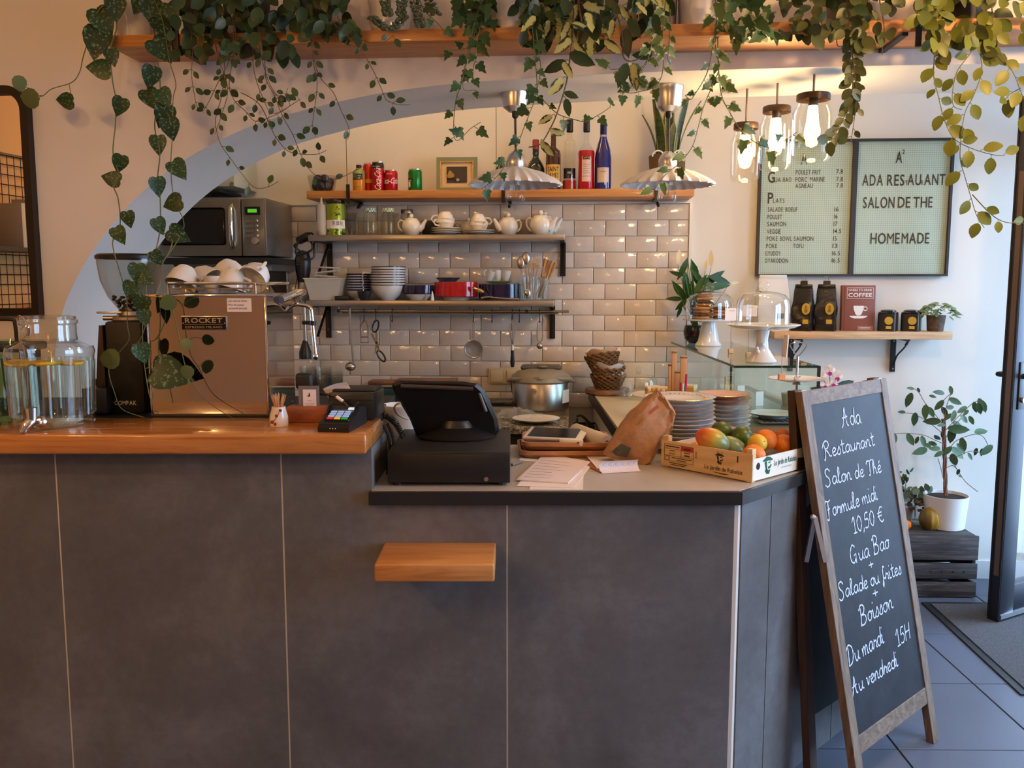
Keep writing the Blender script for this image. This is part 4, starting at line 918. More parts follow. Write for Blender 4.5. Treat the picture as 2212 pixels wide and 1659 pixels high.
part('glass_lid', MB().lathe([(.066, zt_ - .012), (.066, zt_), (.058, zt_ + .002), (.05, zt_ - .006), (0, zt_ - .006)], 36), M['glass_thick'], t)
rb = MB().tube([(0, 0, .03), (0, 0, hz(778))], .0034, 6).mesh('rib', M['glass_ribbed'])
for k in range(44): part('rib', rb, None, t, (.101 * math.cos(2 * math.pi * k / 44), .101 * math.sin(2 * math.pi * k / 44), 0), (0, .03, 2 * math.pi * k / 44))
part('wire_clasp', MB().tube(spline([(-.045, -.055, zn + .01), (-.03, -.072, zn + .012), (-.012, -.078, zn + .03), (-.02, -.076, zn + .06), (-.04, -.064, zn + .072), (-.052, -.05, zn + .06)], 5), .0018), M['chrome'], t)
part('wire_clasp', MB().tube(spline([(-.035, -.07, zn + .035), (-.02, -.08, zn + .045), (-.008, -.078, zn + .04), (-.012, -.078, zn + .02)], 5), .0018), M['chrome'], t)
part('water', MB().lathe([(0, .010), (.090, .011), (.0975, .04), (.1025, hz(776)), (0, hz(776))], 40), glass('still_water', (.93, .95, .90), 1.12, .02, .6), t)
lem = plain('lemon_slice', srgb(206, 170, 40), .4)
for x, y, a in ((-.055, -.055, .1), (.03, -.075, -.08), (.07, -.03, .05), (-.02, -.03, .0)):
    part('lemon_slice', MB().lathe([(0, -.004), (.032, -.004), (.034, 0), (.032, .004), (0, .004)], 16), lem, t, (x, y, hz(776) - .006), (a, a, 0))
part('embossed_oval', MB().tube([(.048 * math.cos(a) - .022, -.1085 + .018 * abs(math.cos(a)) ** 2 * .9, hz(838) + .026 * math.sin(a)) for a in [2 * math.pi * k / 30 for k in range(30)]], .0016, 6, closed=True), M['glass_thick'], t)
tap = part('tap', MB().lathe([(.015, 0), (.016, .004), (.011, .012), (.011, .03)], 18, (.022, -.100, hz(898)), rot=(R(90), 0, R(-10))), M['chrome'], t)
part('spout', MB().tube(spline([(.018, -.116, hz(893)), (.011, -.132, hz(894)), (.002, -.142, hz(903)), (-.004, -.146, hz(915))], 4), [.012] * 9 + [.011] * 3 + [.010], 14), M['chrome'], tap)
part('lever', MB().lathe([(.0115, hz(892)), (.0145, hz(866)), (0, hz(866))], 18, (.012, -.130, 0)), M['chrome'], tap)

t = thing('green_bottle', 'tall greenish glass bottle cut by the left picture edge', 'bottle', PY(2, 2.36, ZB))
part('glass_body', MB().lathe([(0, .003), (.03, .002), (.035, .01), (.034, .08), (.03, .11), (.016, .15), (.014, .19)], 24), glass('bottle_green_glass', (.62, .80, .68), 1.4, .03, 1), t)
t = thing('glass_carafe', 'pale green glass jar with herb stems left of the dispenser', 'jar', PY(18, 2.455, ZB))
part('glass_body', MB().lathe([(0, .003), (.045, .002), (.052, .01), (.055, .12), (.05, .2), (.056, .22), (.053, .22), (.047, .2)], 28), glass('pale_green_glass', (.80, .88, .82), 1.45, .04, 1.2), t)
for k in range(4): part('stem', MB().tube([(rnd.uniform(-.02, .02), rnd.uniform(-.02, .02), .01), (rnd.uniform(-.03, .03), rnd.uniform(-.03, .03), .17)], .003), plain('stem_green', srgb(60, 84, 50), .6), t)
Yc = 2.66; t = thing('wire_caddy', 'black metal caddy with a loop handle behind the dispenser', 'caddy', PY(0, Yc, ZB + .0))
z1 = px_h(20, 693, Yc) - ZB; z0 = px_h(20, 742, Yc) - ZB; s_ = mpp(PY(0, Yc, ZB))
part('loop_handle', MB().tube(spline([(-.06, 0, z0), (-.06, 0, z1 - .015), (-.045, 0, z1), (.045 * 1.1, 0, z1 + .004), (.062, 0, z1 - .012), (.064, 0, z0)], 5), .0055, 8), M['iron'], t)
part('tray', MB().rbox((0, .04, z0 - .012), (.19, .16, .025), .008), M['iron'], t)
for x in (-.08, .08): part('leg', MB().box((x, .04, (z0 - .024) / 2), (.012, .1, z0 - .024)), M['iron'], t)

# ---- knock box and grinder
t = thing('knock_box', 'low black knock box beside the dispenser', 'box', PY(222, 2.575, ZB + .004))
part('box_body', MB().rbox((0, 0, .036), (.07, .10, .072), .003), M['black'], t); part('rim', MB().rbox((-.01, .06, .078), (.085, .03, .02), .004), plain('dark_brown_rim', srgb(44, 34, 28), .6), t)
Yg = 2.66; t = thing('coffee_grinder', 'black coffee grinder with clear bean hopper beside the espresso machine', 'coffee grinder', PY(297, Yg, ZB - .004))
gz = lambda py: px_h(297, py, Yg) - ZB + .004
part('body', MB().rbox((.005, 0, gz(692) / 2), (.108, .17, gz(692)), .008), M['black_matte'], t)
part('side_panel', MB().prism([(-.085, 0), (-.052, 0), (-.052, gz(700)), (-.062, gz(700)), (-.075, gz(790))], -.09, .07, 'y'), wood('dark_walnut', srgb(40, 26, 20), srgb(58, 38, 29), srgb(76, 52, 40), (14, 14, 2)), t, smooth=0)
part('collar', MB().lathe([(.058, gz(693)), (.062, gz(690)), (.062, gz(684)), (.045, gz(680)), (.04, gz(672))], 26), M['steel'], t)
part('adjusting_arm', MB().rbox((-.05, -.04, gz(674)), (.075, .015, .006), .002).tube([(-.07, -.04, gz(686)), (-.03, -.04, gz(686))], .007, 10), M['steel'], t)
hp = [(.036, gz(676)), (.04, gz(668)), (.068, gz(640)), (.086, gz(606)), (.0925, gz(570)), (.093, gz(556))]
part('hopper', MB().lathe(hp + [(r - .002, z) for r, z in hp[::-1]], 34), M['plastic_clear'], t)
part('hopper_lid', MB().lathe([(.096, gz(560)), (.097, gz(553)), (.09, gz(549)), (0, gz(547))], 34), M['black'], t)
bm_ = plain('roasted_beans', (.03, .016, .009), .4)
bl = MB()
for k in range(90):
    z = rnd.uniform(gz(672), gz(640)); rr = .036 + (.066 - .036) * (z - gz(672)) / (gz(640) - gz(672)); a = rnd.uniform(0, 6.3); q = rr * math.sqrt(rnd.random()) * .93
    bl.sphere((q * math.cos(a), q * math.sin(a), z), .006, 6, 4, sc=(1, .7, .8))
o = part('coffee_beans', bl, bm_, t); o['kind'] = 'stuff'
text('COMPAK', M['white_print'], .0125, t, Matrix.Translation((-.030, -.0862, gz(866))), xs=.85, gap=.14, bold=.02)

# ---- espresso machine
Ym = 2.505; mdep = .315
xa = PY(328, Ym, ZB).x; xb_ = PY(580, Ym, ZB).x; mw = xb_ - xa
zA = px_h(450, 897, Ym) - ZB; zB_ = px_h(450, 641, Ym) - ZB
t = thing('espresso_machine', 'polished steel espresso machine seen from behind with nameplate', 'espresso machine', ((xa + xb_) / 2, Ym, ZB))
part('back_panel', MB().box((0, .006, (zA + zB_) / 2), (mw - .012, .006, zB_ - zA)), M['mirror'], t, smooth=0)
part('side_panel', MB().box((mw / 2 - .004, mdep / 2 + .006, (zA + zB_) / 2), (.006, mdep, zB_ - zA)), M['mirror'], t, smooth=0)
part('side_panel', MB().box((-mw / 2 + .004, mdep / 2 + .006, (zA + zB_) / 2), (.006, mdep, zB_ - zA)), M['mirror'], t, smooth=0)
part('inner_body', MB().box((0, mdep / 2 + .01, (zA + zB_) / 2 - .004), (mw - .02, mdep - .02, zB_ - zA - .012)), M['black_matte'], t)
part('base_pan', MB().box((0, mdep / 2 + .004, zA - .004), (mw, mdep + .006, .008)), M['black'], t)
for x in (-mw / 2, mw / 2): part('corner_trim', MB().rbox((x, .004, (zA + zB_) / 2), (.005, .012, zB_ - zA + .004), .002), M['chrome'], t)
part('top_trim', MB().rbox((.0, .004, zB_ + .003), (mw + .006, .014, .008), .002), M['chrome'], t)
part('cup_tray', MB().box((0, mdep / 2, zB_ + .004), (mw - .004, mdep - .01, .006)), M['steel'], t)
for x in (-mw / 2 + .085, mw / 2 - .015):
    for y in (.02, mdep - .03): part('foot', MB().lathe([(0, -.001), (.016, -.001), (.018, .004), (.013, zA + .002)], 18, (x, y, .0)), M['chrome'], t)
zr0 = zB_ + .008; zr1 = px_h(480, 612, Ym) - ZB
for x in (-mw / 2 + .045, mw / 2 - .01, mw / 2 + .0):
    pass
part('cup_rail', MB().tube([(-mw / 2 + .06, .008, zr0), (-mw / 2 + .06, .008, zr1), (mw / 2 - .03, .008, zr1), (mw / 2 - .004, .012, zr1 - .002), (mw / 2 - .004, mdep - .03, zr1)], .004, 8).tube([(-mw / 2 + .06, .008, zr1), (-mw / 2 + .06, mdep - .03, zr1), (mw / 2 - .004, mdep - .03, zr1)], .004, 8).tube([(mw / 2 - .03, .008, zr1), (mw / 2 - .03, .008, zr0)], .005, 8).tube([(-mw/2+.06, .008, (zr0+zr1)/2), (mw/2-.03, .008, (zr0+zr1)/2 )], .0022, 6), M['chrome'], t)
part('side_hood', MB().tube(spline([(mw / 2 + .004, mdep * .5, zB_ - .012), (mw / 2 + .03, mdep * .8, zB_ + .006), (mw / 2 + .035, mdep, zB_ + .01)], 5), .012, 10), M['chrome'], t)
plate_x = PY(449, Ym, ZB).x - (xa + xb_) / 2; zpl = px_h(449, 698, Ym) - ZB; pw_, ph_ = 99 * mpp(PY(449, Ym, 1.4)), 31 * mpp(PY(449, Ym, 1.4))
np_ = part('nameplate', MB().rbox((plate_x, -.0, zpl), (pw_, .004, ph_), .0015), M['steel'], t)
part('plate_face', MB().box((plate_x, -.002, zpl), (pw_ - .005, .003, ph_ - .005)), M['black_gloss'], np_)
text('ROCKET', M['steel'], ph_ * .34, np_, Matrix.Translation((plate_x, -.004, zpl + ph_ * .03)), xs=1.25, gap=.12, bold=.035, align='c', width=pw_ * .82)
text('ESPRESSO MILANO', M['steel'], ph_ * .15, np_, Matrix.Translation((plate_x, -.004, zpl - ph_ * .34)), xs=1.2, gap=.2, bold=.01, align='c', width=pw_ * .80)
part('rule_line', MB().box((plate_x, -.0038, zpl - ph_ * .08), (pw_ * .84, .0008, .0008)), M['steel'], np_)
for s in (-1, 1): part('screw', MB().sphere((plate_x + s * pw_ * .455, -.003, zpl), .0022, 8, 5), M['chrome'], np_)
sx_ = PY(525, Ym, ZB).x - (xa + xb_) / 2; szz = px_h(525, 659, Ym) - ZB
st = part('paper_sticker', MB().box((sx_, .0015, szz), (55 * k_, .001, 31 * k_)), M['paper'], t)
for k, s in enumerate(('wifi: ADA & ANNA', 'Mot de passe :', 'ADASAINTJACQUES')): text(s, M['ink'], .0052, st, Matrix.Translation((sx_ - .030, .0004, szz + .009 - .0105 * k)), xs=.85, gap=.12, width=.052 - .006 * (k == 1))
Xs = mw / 2 + .012
wx = PY(676, 2.74, 1.3).x - (xa + xb_) / 2; wy = 2.74 - Ym
zz_ = lambda py: px_h(676, py, 2.74) - ZB
sw = part('steam_wand', MB().tube(spline([(mw / 2, wy, zz_(672)), (mw / 2 + .018, wy, zz_(660)), (mw / 2 + .04, wy, zz_(658)), (wx - .008, wy, zz_(664)), (wx - .002, wy, zz_(685)), (wx, wy, zz_(710)), (wx + .006, wy, zz_(765))], 5), .0062, 10), M['chrome'], t)
part('wand_tip', MB().sphere((wx + .0068, wy, zz_(770)), .0085, 12, 8, sc=(1, 1, 1.3)), M['chrome'], sw); part('rubber_grip', MB().tube([(wx - .0005, wy, zz_(703)), (wx + .001, wy, zz_(693))], .011, 10).rbox((wx - .018, wy, zz_(697)), (.03, .014, .012), .004), M['black'], sw)
# heap of cups on the machine
zc = ZB + zB_ + .0075
cups = [(398, 618, .04, -.0, (2.75, .35, .3), 'upturned white cup at the left front of the machine-top heap'), (440, 600, .10, .0, (2.2, -.5, .9), 'tilted white cup at the left back of the heap'),
        (462, 628, .035, 0, (0, 0, 1.2), 'small white espresso cup standing at the front of the heap'), (505, 618, .05, 0, (2.9, .2, -.4), 'large upturned white cup at the centre front of the heap'),
        (492, 585, .14, 0, (2.6, .4, 2.0), 'white cup lying on top of the heap'), (555, 612, .06, 0, (2.3, -.55, -.8), 'white cup leaning on the right rail of the heap'), (528, 598, .15, 0, (2.9, -.4, .6), 'white cup at the right back of the heap')]
for i, (px, py, dy, _, rot, lab) in enumerate(cups):
    Y = Ym + .05 + dy; small = 'espresso' in lab
    p = at(px, py, Y=Y); r_ = .030 if small else .046; h_ = .05 if small else .058
    t2 = thing('cappuccino_cup', lab, 'cup', p, 0, 'white cups heaped on the espresso machine'); t2.rotation_euler = rot
    cm = cup_mesh(r_, h_); cm.v = [(v[0], v[1], v[2] - h_ / 2) for v in cm.v]
    part('bowl', cm, M['white'], t2)
    part('handle', MB().tube([(x, 0, z - h_ / 2) for x, z in ((r_ * .9, h_ * .85), (r_ * 1.32, h_ * .86), (r_ * 1.5, h_ * .6), (r_ * 1.25, h_ * .38), (r_ * .75, h_ * .33))], .0045, 8), M['white'], t2)
    low = min((Euler(rot).to_matrix() @ Vector(v)).z for v in cm.v)
    if dy < .09: t2.location.z = zc - low + .001
# ---- small things right of the machine
t = thing('toothpick_holder', 'white ceramic toothpick pot with painted blossom on the bar', 'pot', PY(603, 2.33, ZB))
k3 = mpp(PY(603, 2.33, ZB)); r_ = 20 * k3
part('pot_body', MB().lathe([(0, 0), (r_ * .95, 0), (r_, .004), (r_ * .98, .025), (r_ * .72, .048), (r_ * .74, .052), (r_ * .66, .052), (r_ * .6, .04), (0, .02)], 4 * 7), M['white'], t)
part('painted_twig', MB().tube([(-.018, -r_ * .97, .008), (-.006, -r_ * 1.0, .018), (.003, -r_ * .99, .03), (.008, -r_ * .86, .042)], .0009), plain('rust_paint', srgb(150, 70, 50), .5), t)
for x, z in ((.0, .03), (-.012, .014), (.01, .044), (-.004, .008)): part('painted_petal', MB().sphere((x, -r_ * (.985 if z < .035 else .84), z), .0045, 8, 6, sc=(1, .25, 1)), plain('rust_petal', srgb(140, 62, 48), .5), t)
tp = plain('birch_toothpick', srgb(214, 164, 110), .6)
tpm = MB().tube([(0, 0, 0), (0, 0, .052), (0, 0, .064)], [.0012, .0012, .0002], 5).mesh('toothpick', tp)
for k in range(26):
    a = rnd.uniform(0, 6.3); q = rnd.uniform(0, 1); o = part('toothpick', tpm, None, t, (math.cos(a) * .004 * q, math.sin(a) * .004 * q, .022 + .004 * rnd.random())); o.rotation_euler = (rnd.uniform(-.3, .3), rnd.uniform(-.32, .32), 0)
t = thing('card_box', 'reddish wooden box behind the toothpick pot', 'box', PY(665, 2.41, ZB), R(2))
part('box_body', MB().rbox((0, 0, .021), (.108, .05, .042), .002), M['red_wood'], t)
t = thing('card_holder', 'acrylic stand with a white business card in the wooden box', 'card holder', PY(668, 2.41, ZB + .0425), R(2))
part('acrylic', MB().box((0, .0, .024), (.056, .003, .062)), plain('grey_acrylic', srgb(120, 116, 118), .25), t)
cd = part('business_card', MB().box((.002, -.0025, .02), (.036, .001, .050)), M['paper'], t)
part('bird_print', MB().prism([(-.006, .028), (-.001, .028), (.002, .037), (.004, .029), (.003, .026), (.0, .025)], -.0036, -.0032, 'y'), M['ink'], cd, smooth=0)
for z, w_ in ((.0142, .010), (.006, .026), (.002, .018)): part('print_line', MB().box((.002, -.0034, z), (w_, .0004, .0012)), M['ink_grey'], cd, smooth=0)
t = thing('headset_stand', 'black rounded device standing behind the card holder', 'device', PY(659, 2.52, ZB + .004))
part('head', MB().rbox((0, 0, px_h(659, 826, 2.52) - ZB), (.048, .03, .046), .010, 3), M['black_matte'], t); part('stem', MB().box((0, 0, .03), (.02, .02, .06)), M['black'], t); part('base', MB().rbox((-.02, 0, .008), (.09, .05, .016), .004), M['black'], t)

# ---- card terminal
pT = PY(740, 2.30, ZB); t = thing('card_terminal', 'black card payment terminal with lit keypad on the bar', 'card terminal', pT, R(-7))
kk = mpp(pT)
poly = [(-.075, .0), (.085, .0), (.085, .045), (.03, .052), (-.065, .020), (-.077, .012)]
part('body', MB().prism(poly, -.041, .041, 'x'), M['black'], t, smooth=0)
ang = math.atan2(.032, .095)
face = part('keypad', MB().rbox((0, 0, 0), (.066, .062, .004), .002), M['black_gloss'], t, (0, -.022, .0355), (ang, 0, 0))
for r in range(4):
    for c in range(3):
        colr = [srgb(180, 30, 30), srgb(200, 160, 30), srgb(30, 140, 60)][c] if r == 0 else srgb(130, 150, 190)
        mm = M.setdefault('key%d%d' % (min(r, 1), c if r == 0 else 9), emit('lit_key', colr, .8))
        part('key', MB().rbox(((c - 1) * .019, -.022 + .0125 * r, .003), (.0165, .008, .003), .001, 1), mm, face)
part('screen', MB().box((.024, .035, .0025), (.02, .012, .002)), emit('lit_screen', srgb(190, 215, 235), .9), face)
for s in (-1, 1): part('privacy_shield', MB().prism([(-.02, .035), (.03, .056), (.03, .066), (.0, .058)], s * .036 - .0015, s * .036 + .0015, 'x'), M['black_gloss'], t, smooth=0)
for k in range(3): part('dot', MB().sphere((-.008 + .007 * k, -.0773, .010), .0016, 6, 4), M['white_print'], t)
t2 = thing('terminal_cable', 'black cable with a white tag behind the card terminal', 'cable', at(765, 880, Y=2.40))
def cab(pts, r=.004): return MB().tube(spline(pts, 6), r, 8)
o_ = Vector(t2.location)
part('cable', cab([at(690, 850, Y=2.43) - o_, at(720, 855, Y=2.41) - o_, at(742, 868, Y=2.40) - o_, at(758, 885, Y=2.39) - o_], .0035), M['black'], t2)
part('tag', cab([at(727, 857, Y=2.405) - o_, at(741, 867, Y=2.40) - o_], .0048), M['plastic_white'], t2)
# ---- receipt printer
Yp = 2.50; pP = PY(772, Yp, ZB + .0); t = thing('receipt_printer', 'black receipt printer box at the end of the bar', 'printer', pP, R(-3))
hp_ = px_h(772, 848, 2.43) - ZB
part('case', MB().rbox((0, 0, hp_ / 2), (.128, .15, hp_ - .001), .006), M['black'], t); part('seam', MB().box((.0, -.0755, hp_ - .02), (.122, .001, .0015)), M['black_gloss'], t)
part('top_cover', MB().rbox((0, .01, hp_ + .002), (.12, .11, .006), .003), M['black_matte'], t)
part('receipt', MB().grid(lambda i, j: (-.036 + .07 * (i - .5) + .012 * j * 0 , -.03 + .03 * j - .03 * j * j, hp_ + .006 + .052 * j * (1 - .2 * i) + .004 * math.sin(3 * i)), 8, 8), M['paper'], t, rot=(0, -.42, 0), loc=(.03, 0, -.012))
# ================================================================= till and counter slab
# cash drawer
t = thing('cash_drawer', 'black steel cash drawer on the counter slab', 'cash drawer', (-.169, 2.325, ZS))
part('body', MB().rbox((0, .185, .050), (.328, .37, .084), .002), M['black_matte'], t); part('front', MB().rbox((0, -.002, .049), (.326, .008, .078), .002), M['black'], t)
for x in (-.14, .14):
    for y in (.02, .35): part('foot', MB().lathe([(0, 0), (.012, 0), (.012, .009), (0, .009)], 14, (x, y, 0)), M['black'], t)
part('lock', MB().lathe([(.006, 0), (.006, .003), (0, .003)], 12, (.1, -.006, .02), rot=(R(90), 0, 0)), M['steel'], t)
# till screen seen from behind
Yt = 2.52; ZD = ZS + .0935
t = thing('till_screen', 'black touch-screen till facing away on top of the cash drawer', 'till', PY(985, Yt, ZD))
o_ = Vector(t.location)
def q(px, py, Y=Yt): v = at(px, py, Y=Y) - o_; return v
out = [(846, 829), (862, 822), (1000, 824), (1030, 829), (1046, 843), (1060, 875), (1074, 905), (1078, 930), (1070, 940), (1040, 946), (965, 957), (930, 955), (897, 935), (885, 905), (868, 876), (860, 862), (850, 845)]
mb = MB(); n = len(out); f_ = [q(a, b, Yt - .035 + .10 * (b - 822) / 135) for a, b in out]; bk = [q(a + (0 if a < 950 else 2), b, Yt + .015 + .11 * (b - 822) / 135) for a, b in out]
ce = sum(f_, Vector()) / n
inn = [ce + (v - ce) * .93 + Vector((0, -.012, 0)) for v in f_]
mb.add(f_ + bk + inn, [tuple(range(2 * n, 3 * n)), tuple(range(n, 2 * n))[::-1]] + [(i, (i + 1) % n, n + (i + 1) % n, n + i) for i in range(n)] + [(i, 2 * n + i, 2 * n + (i + 1) % n, (i + 1) % n) for i in range(n)])
part('screen_housing', mb, M['black'], t, smooth=30)
part('top_bevel', MB().tube([q(866, 834, Yt - .05), q(1022, 840, Yt - .05)], .006, 8), plain('brown_reflection_strip', (.05, .035, .025), .35), t)  # brownish reflection along the bevel, put into the strip's colour
part('side_vent', MB().tube([q(1036, 850, Yt - .035), q(1050, 888, Yt - .008)], .004, 8), M['plastic_grey'], t)
part('base', MB().lathe([(0, 0), (.11, 0), (.112, .004), (.095, .012), (.05, .03), (.04, .05), (0, .05)], 30), M['black'], t, (0, .03, 0)).scale = (1, .75, 1)
part('power_light', MB().sphere(q(962, 938, Yt + .028), .004, 8, 5), M['plastic_grey'], t)
part('usb_cable', MB().tube(spline([q(875, 871, Yt), q(862, 871, Yt), q(852, 880, Yt + .02), q(858, 895, Yt + .06), q(880, 905, Yt + .1)], 5), .003), M['plastic_white'], t)
# cables between bar and till
t = thing('coiled_cord', 'thick black coiled cord between printer and till', 'cord', at(852, 915, Y=2.46))
o_ = Vector(t.location); A = at(833, 898, Y=2.47) - o_; B = at(872, 945, Y=2.42) - o_; pts = []
for k in range(130):
    f = k / 129; c = A.lerp(B, f) + Vector((0, 0, .012 * math.sin(f * math.pi))); a = f * 2 * math.pi * 14; pts.append(c + Vector((.007 * math.cos(a) * .7, .007 * math.sin(a), .007 * math.cos(a) * .7)))
part('coil', MB().tube(pts, .0028, 6), M['black'], t)
for k, (pp, lab) in enumerate([([(828, 918), (838, 940), (842, 965), (838, 1000), (836, 1046)], 'left black cable dropping beside the cash drawer'), ([(836, 915), (846, 935), (850, 955), (846, 975), (842, 1030)], 'right black cable dropping beside the cash drawer')]):
    pts = [at(a, b, Y=2.47 - .02 * k) for a, b in pp]; c0 = pts[-1].copy(); single('power_cable', MB().tube([p - c0 for p in spline(pts, 5)], .0042, 7), M['black'], lab, 'cable', c0)
single('plug_block', MB().rbox((0, 0, .02), (.03, .03, .04), .006), M['black'], 'black plug block behind the left of the cash drawer', 'plug', PY(842, 2.62, ZS))
single('white_bin', MB().lathe([(0, 0), (.05, 0), (.062, .16), (.058, .16), (.046, .004), (0, .004)], 24), M['plastic_white'], 'white plastic pot behind the coiled cord', 'pot', PY(868, 2.76, ZS))

# pen, papers, notebook
def sheet(name, corners, z, mat, label, cat, th=.0006, group=None):
    P = [at(a, b, Z=z) for a, b in corners]; c0 = sum(P, Vector()) / len(P); c0.z = z
    return single(name, MB().prism([((p - c0).x, (p - c0).y) for p in P], 0, th), mat, label, cat, c0, group=group, smooth=0)
s1 = sheet('invoice_sheet', [(1262, 1000), (1259, 1058), (1144, 1058), (1150, 1020)], ZS + .0004, M['paper'], 'lowest white printed sheet nearest the counter edge', 'paper', group='loose papers')
s2 = sheet('invoice_sheet', [(1170, 985), (1276, 1008), (1240, 1054), (1116, 1050)], ZS + .0012, M['paper'], 'middle white printed sheet in the paper pile', 'paper', group='loose papers')
s3 = sheet('invoice_sheet', [(1177, 981), (1275, 999), (1227, 1045), (1116, 1038)], ZS + .0022, plain('lilac_white_paper', srgb(226, 210, 210), .8), 'top white printed sheet of the paper pile beside the till', 'paper', .003, group='loose papers')
c3 = Vector(s3.location)
for k in range(7):
    A = at(1168 - 6 * k, 993 + 6 * k, Z=ZS + .006) - c3; B = at(1252 - 7 * k, 1002 + 5.2 * k, Z=ZS + .006) - c3; d = (B - A); 
    nrm = Vector((-d.y, d.x, 0)).normalized() * .0011
    part('print_line', MB().prism([tuple((A - nrm).to_2d()), tuple((A + d * rnd.uniform(.55, 1) - nrm).to_2d()), tuple((A + d * .6 + nrm).to_2d()), tuple((A + nrm).to_2d())], .0031, .0034), M['ink_grey'], s3, smooth=0)
sheet('receipt_slip', [(1124, 988), (1160, 993), (1158, 998), (1122, 995)], ZS + .0004, M['card'], 'small white slip peeping from under the wooden trays', 'paper')
A = at(1106, 1004, Z=ZS + .005); B = at(1131, 996, Z=ZS + .005); t = thing('ball_pen', 'grey ball pen lying beside the cash drawer', 'pen', A)
part('barrel', MB().tube([(0, 0, 0), (B - A) * .8], .004, 8), M['plastic_grey'], t); part('tip', MB().tube([(B - A) * .8, B - A], [.0038, .0012], 8), M['steel'], t)
t = thing('notebook', 'squared-paper notebook folded open with its pages curling', 'notebook', at(1320, 1022, Z=ZS)); c0 = Vector(t.location)
gridm, nt, b = newmat('squared_paper'); setp(b, srgb(236, 226, 226), .8)
br = nt.nodes.new('ShaderNodeTexBrick'); br.offset = 0; br.inputs['Scale'].default_value = 20; br.inputs['Mortar Size'].default_value = .006; br.inputs['Brick Width'].default_value = .1; br.inputs['Row Height'].default_value = .1
br.inputs['Color1'].default_value = br.inputs['Color2'].default_value = (*srgb(236, 226, 226), 1); br.inputs['Mortar'].default_value = (*srgb(196, 190, 205), 1); nt.links.new(tex(nt), br.inputs[0]); nt.links.new(br.outputs[0], b.inputs['Base Color'])
P1 = at(1300, 1023, Z=ZS) - c0; P2 = at(1384, 1018, Z=ZS) - c0; hgt = .030; e1 = P2 - P1; nb = Vector((-e1.y, e1.x, 0)).normalized()
part('curled_page', MB().grid(lambda i, j: P1 + e1 * i + nb * (.028 * math.sin(j * 2.6) - .004) + Vector((0, 0, .001 + .016 * (1 - math.cos(j * 2.9)))), 6, 10), gridm, t)
P3 = at(1262, 985, Z=ZS) - c0; P4 = at(1275, 1000, Z=ZS + .006) - c0
part('cover', MB().prism([tuple(p.to_2d()) for p in (at(1262, 986, Z=ZS) - c0, at(1276, 1012, Z=ZS) - c0, P1, P1 + nb * .03, at(1300, 992, Z=ZS) - c0)], .0005, .003), plain('rust_card_cover', srgb(150, 86, 56), .7), t, smooth=0)
part('page', MB().prism([tuple(p.to_2d()) for p in (at(1264, 985, Z=ZS) - c0, at(1290, 1016, Z=ZS) - c0, at(1330, 1000, Z=ZS) - c0, at(1312, 990, Z=ZS) - c0)], .0034, .006), M['paper'], t, smooth=0)

# wooden trays, tablet, roll
def tray(name, label, z, c, w_, d_, rz):
    t = thing(name, label, 'tray', (c[0], c[1], z), rz, 'wooden trays'); bm = bmesh.new()
    m = MB(); N = 40; rad = .03
    def rr(w2, d2, r, zz):
        pts = []
        for (sx, sy, a0) in ((1, 1, 0), (-1, 1, 90), (-1, -1, 180), (1, -1, 270)):
            for k in range(6):
                a = R(a0 + 90 * k / 5); pts.append((sx * (w2 - r) + r * math.cos(a), sy * (d2 - r) + r * math.sin(a), zz))
        return pts
    lv = [rr(w_ / 2 - .012, d_ / 2 - .012, rad, 0), rr(w_ / 2, d_ / 2, rad, .012), rr(w_ / 2, d_ / 2, rad, .024), rr(w_ / 2 - .007, d_ / 2 - .007, rad, .024), rr(w_ / 2 - .016, d_ / 2 - .016, rad, .007)]
    for L_ in lv: m.v += L_
    n = len(lv[0])
    for a in range(len(lv) - 1):
        for k in range(n): m.f.append((a * n + k, a * n + (k + 1) % n, (a + 1) * n + (k + 1) % n, (a + 1) * n + k)); m.mi.append(0)
    m.f.append(tuple(range(n))[::-1]); m.f.append(tuple((len(lv) - 1) * n + k for k in range(n))); m.mi += [0, 0]
    bm.free(); part('tray_body', m, M['tray_wood'], t, smooth=35); return t
tc = (.165, 2.80)
tray('wooden_tray', 'lower of two stacked wooden serving trays', ZS, tc, .29, .225, R(2)); tray('wooden_tray', 'upper wooden serving tray holding the tablet', ZS + .0245, (.172, 2.808), .28, .22, R(-2))
zt2 = ZS + .0245 + .020
t = thing('tablet', 'white-framed tablet lying tilted in the upper tray', 'tablet', (.14, 2.79, zt2), R(-14))
tl = R(6)
part('frame', MB().rbox((0, 0, .004), (.19, .125, .008), .003), M['plastic_white'], t, rot=(tl, 0, 0), loc=(0, 0, .012)); part('glass_screen', MB().box((-.004, .0, .0087), (.155, .108, .001)), M['black_gloss'], t, rot=(tl, 0, 0), loc=(0, 0, .012))
part('card_reader', MB().rbox((.062, -.068, -.002), (.075, .014, .022), .004), M['plastic_white'], t, rot=(tl, 0, 0), loc=(0, 0, .012)); part('reader_slot', MB().box((.085, -.0755, .0), (.008, .001, .004)), M['ink'], t, rot=(tl, 0, 0), loc=(0, 0, .012))
E1 = at(1311, 957, Y=2.72); E2 = at(1240, 930, Y=2.88); t = thing('paper_roll', 'wrapped paper roll lying on the trays beside the bag', 'roll', E1)
d = E2 - E1; part('roll_body', MB().tube([(0, 0, 0), d * .02, d * .95, d], [.024, .026, .026, .02], 22), plain('translucent_wrap', srgb(206, 194, 176), .3), t)
part('core_hole', MB().tube([d * -.004, d * .01], .009, 14), plain('grey_core', srgb(120, 112, 104), .6), t); part('end_disc', MB().tube([d * -.002, d * .012], .023, 22), M['plastic_white'], t)

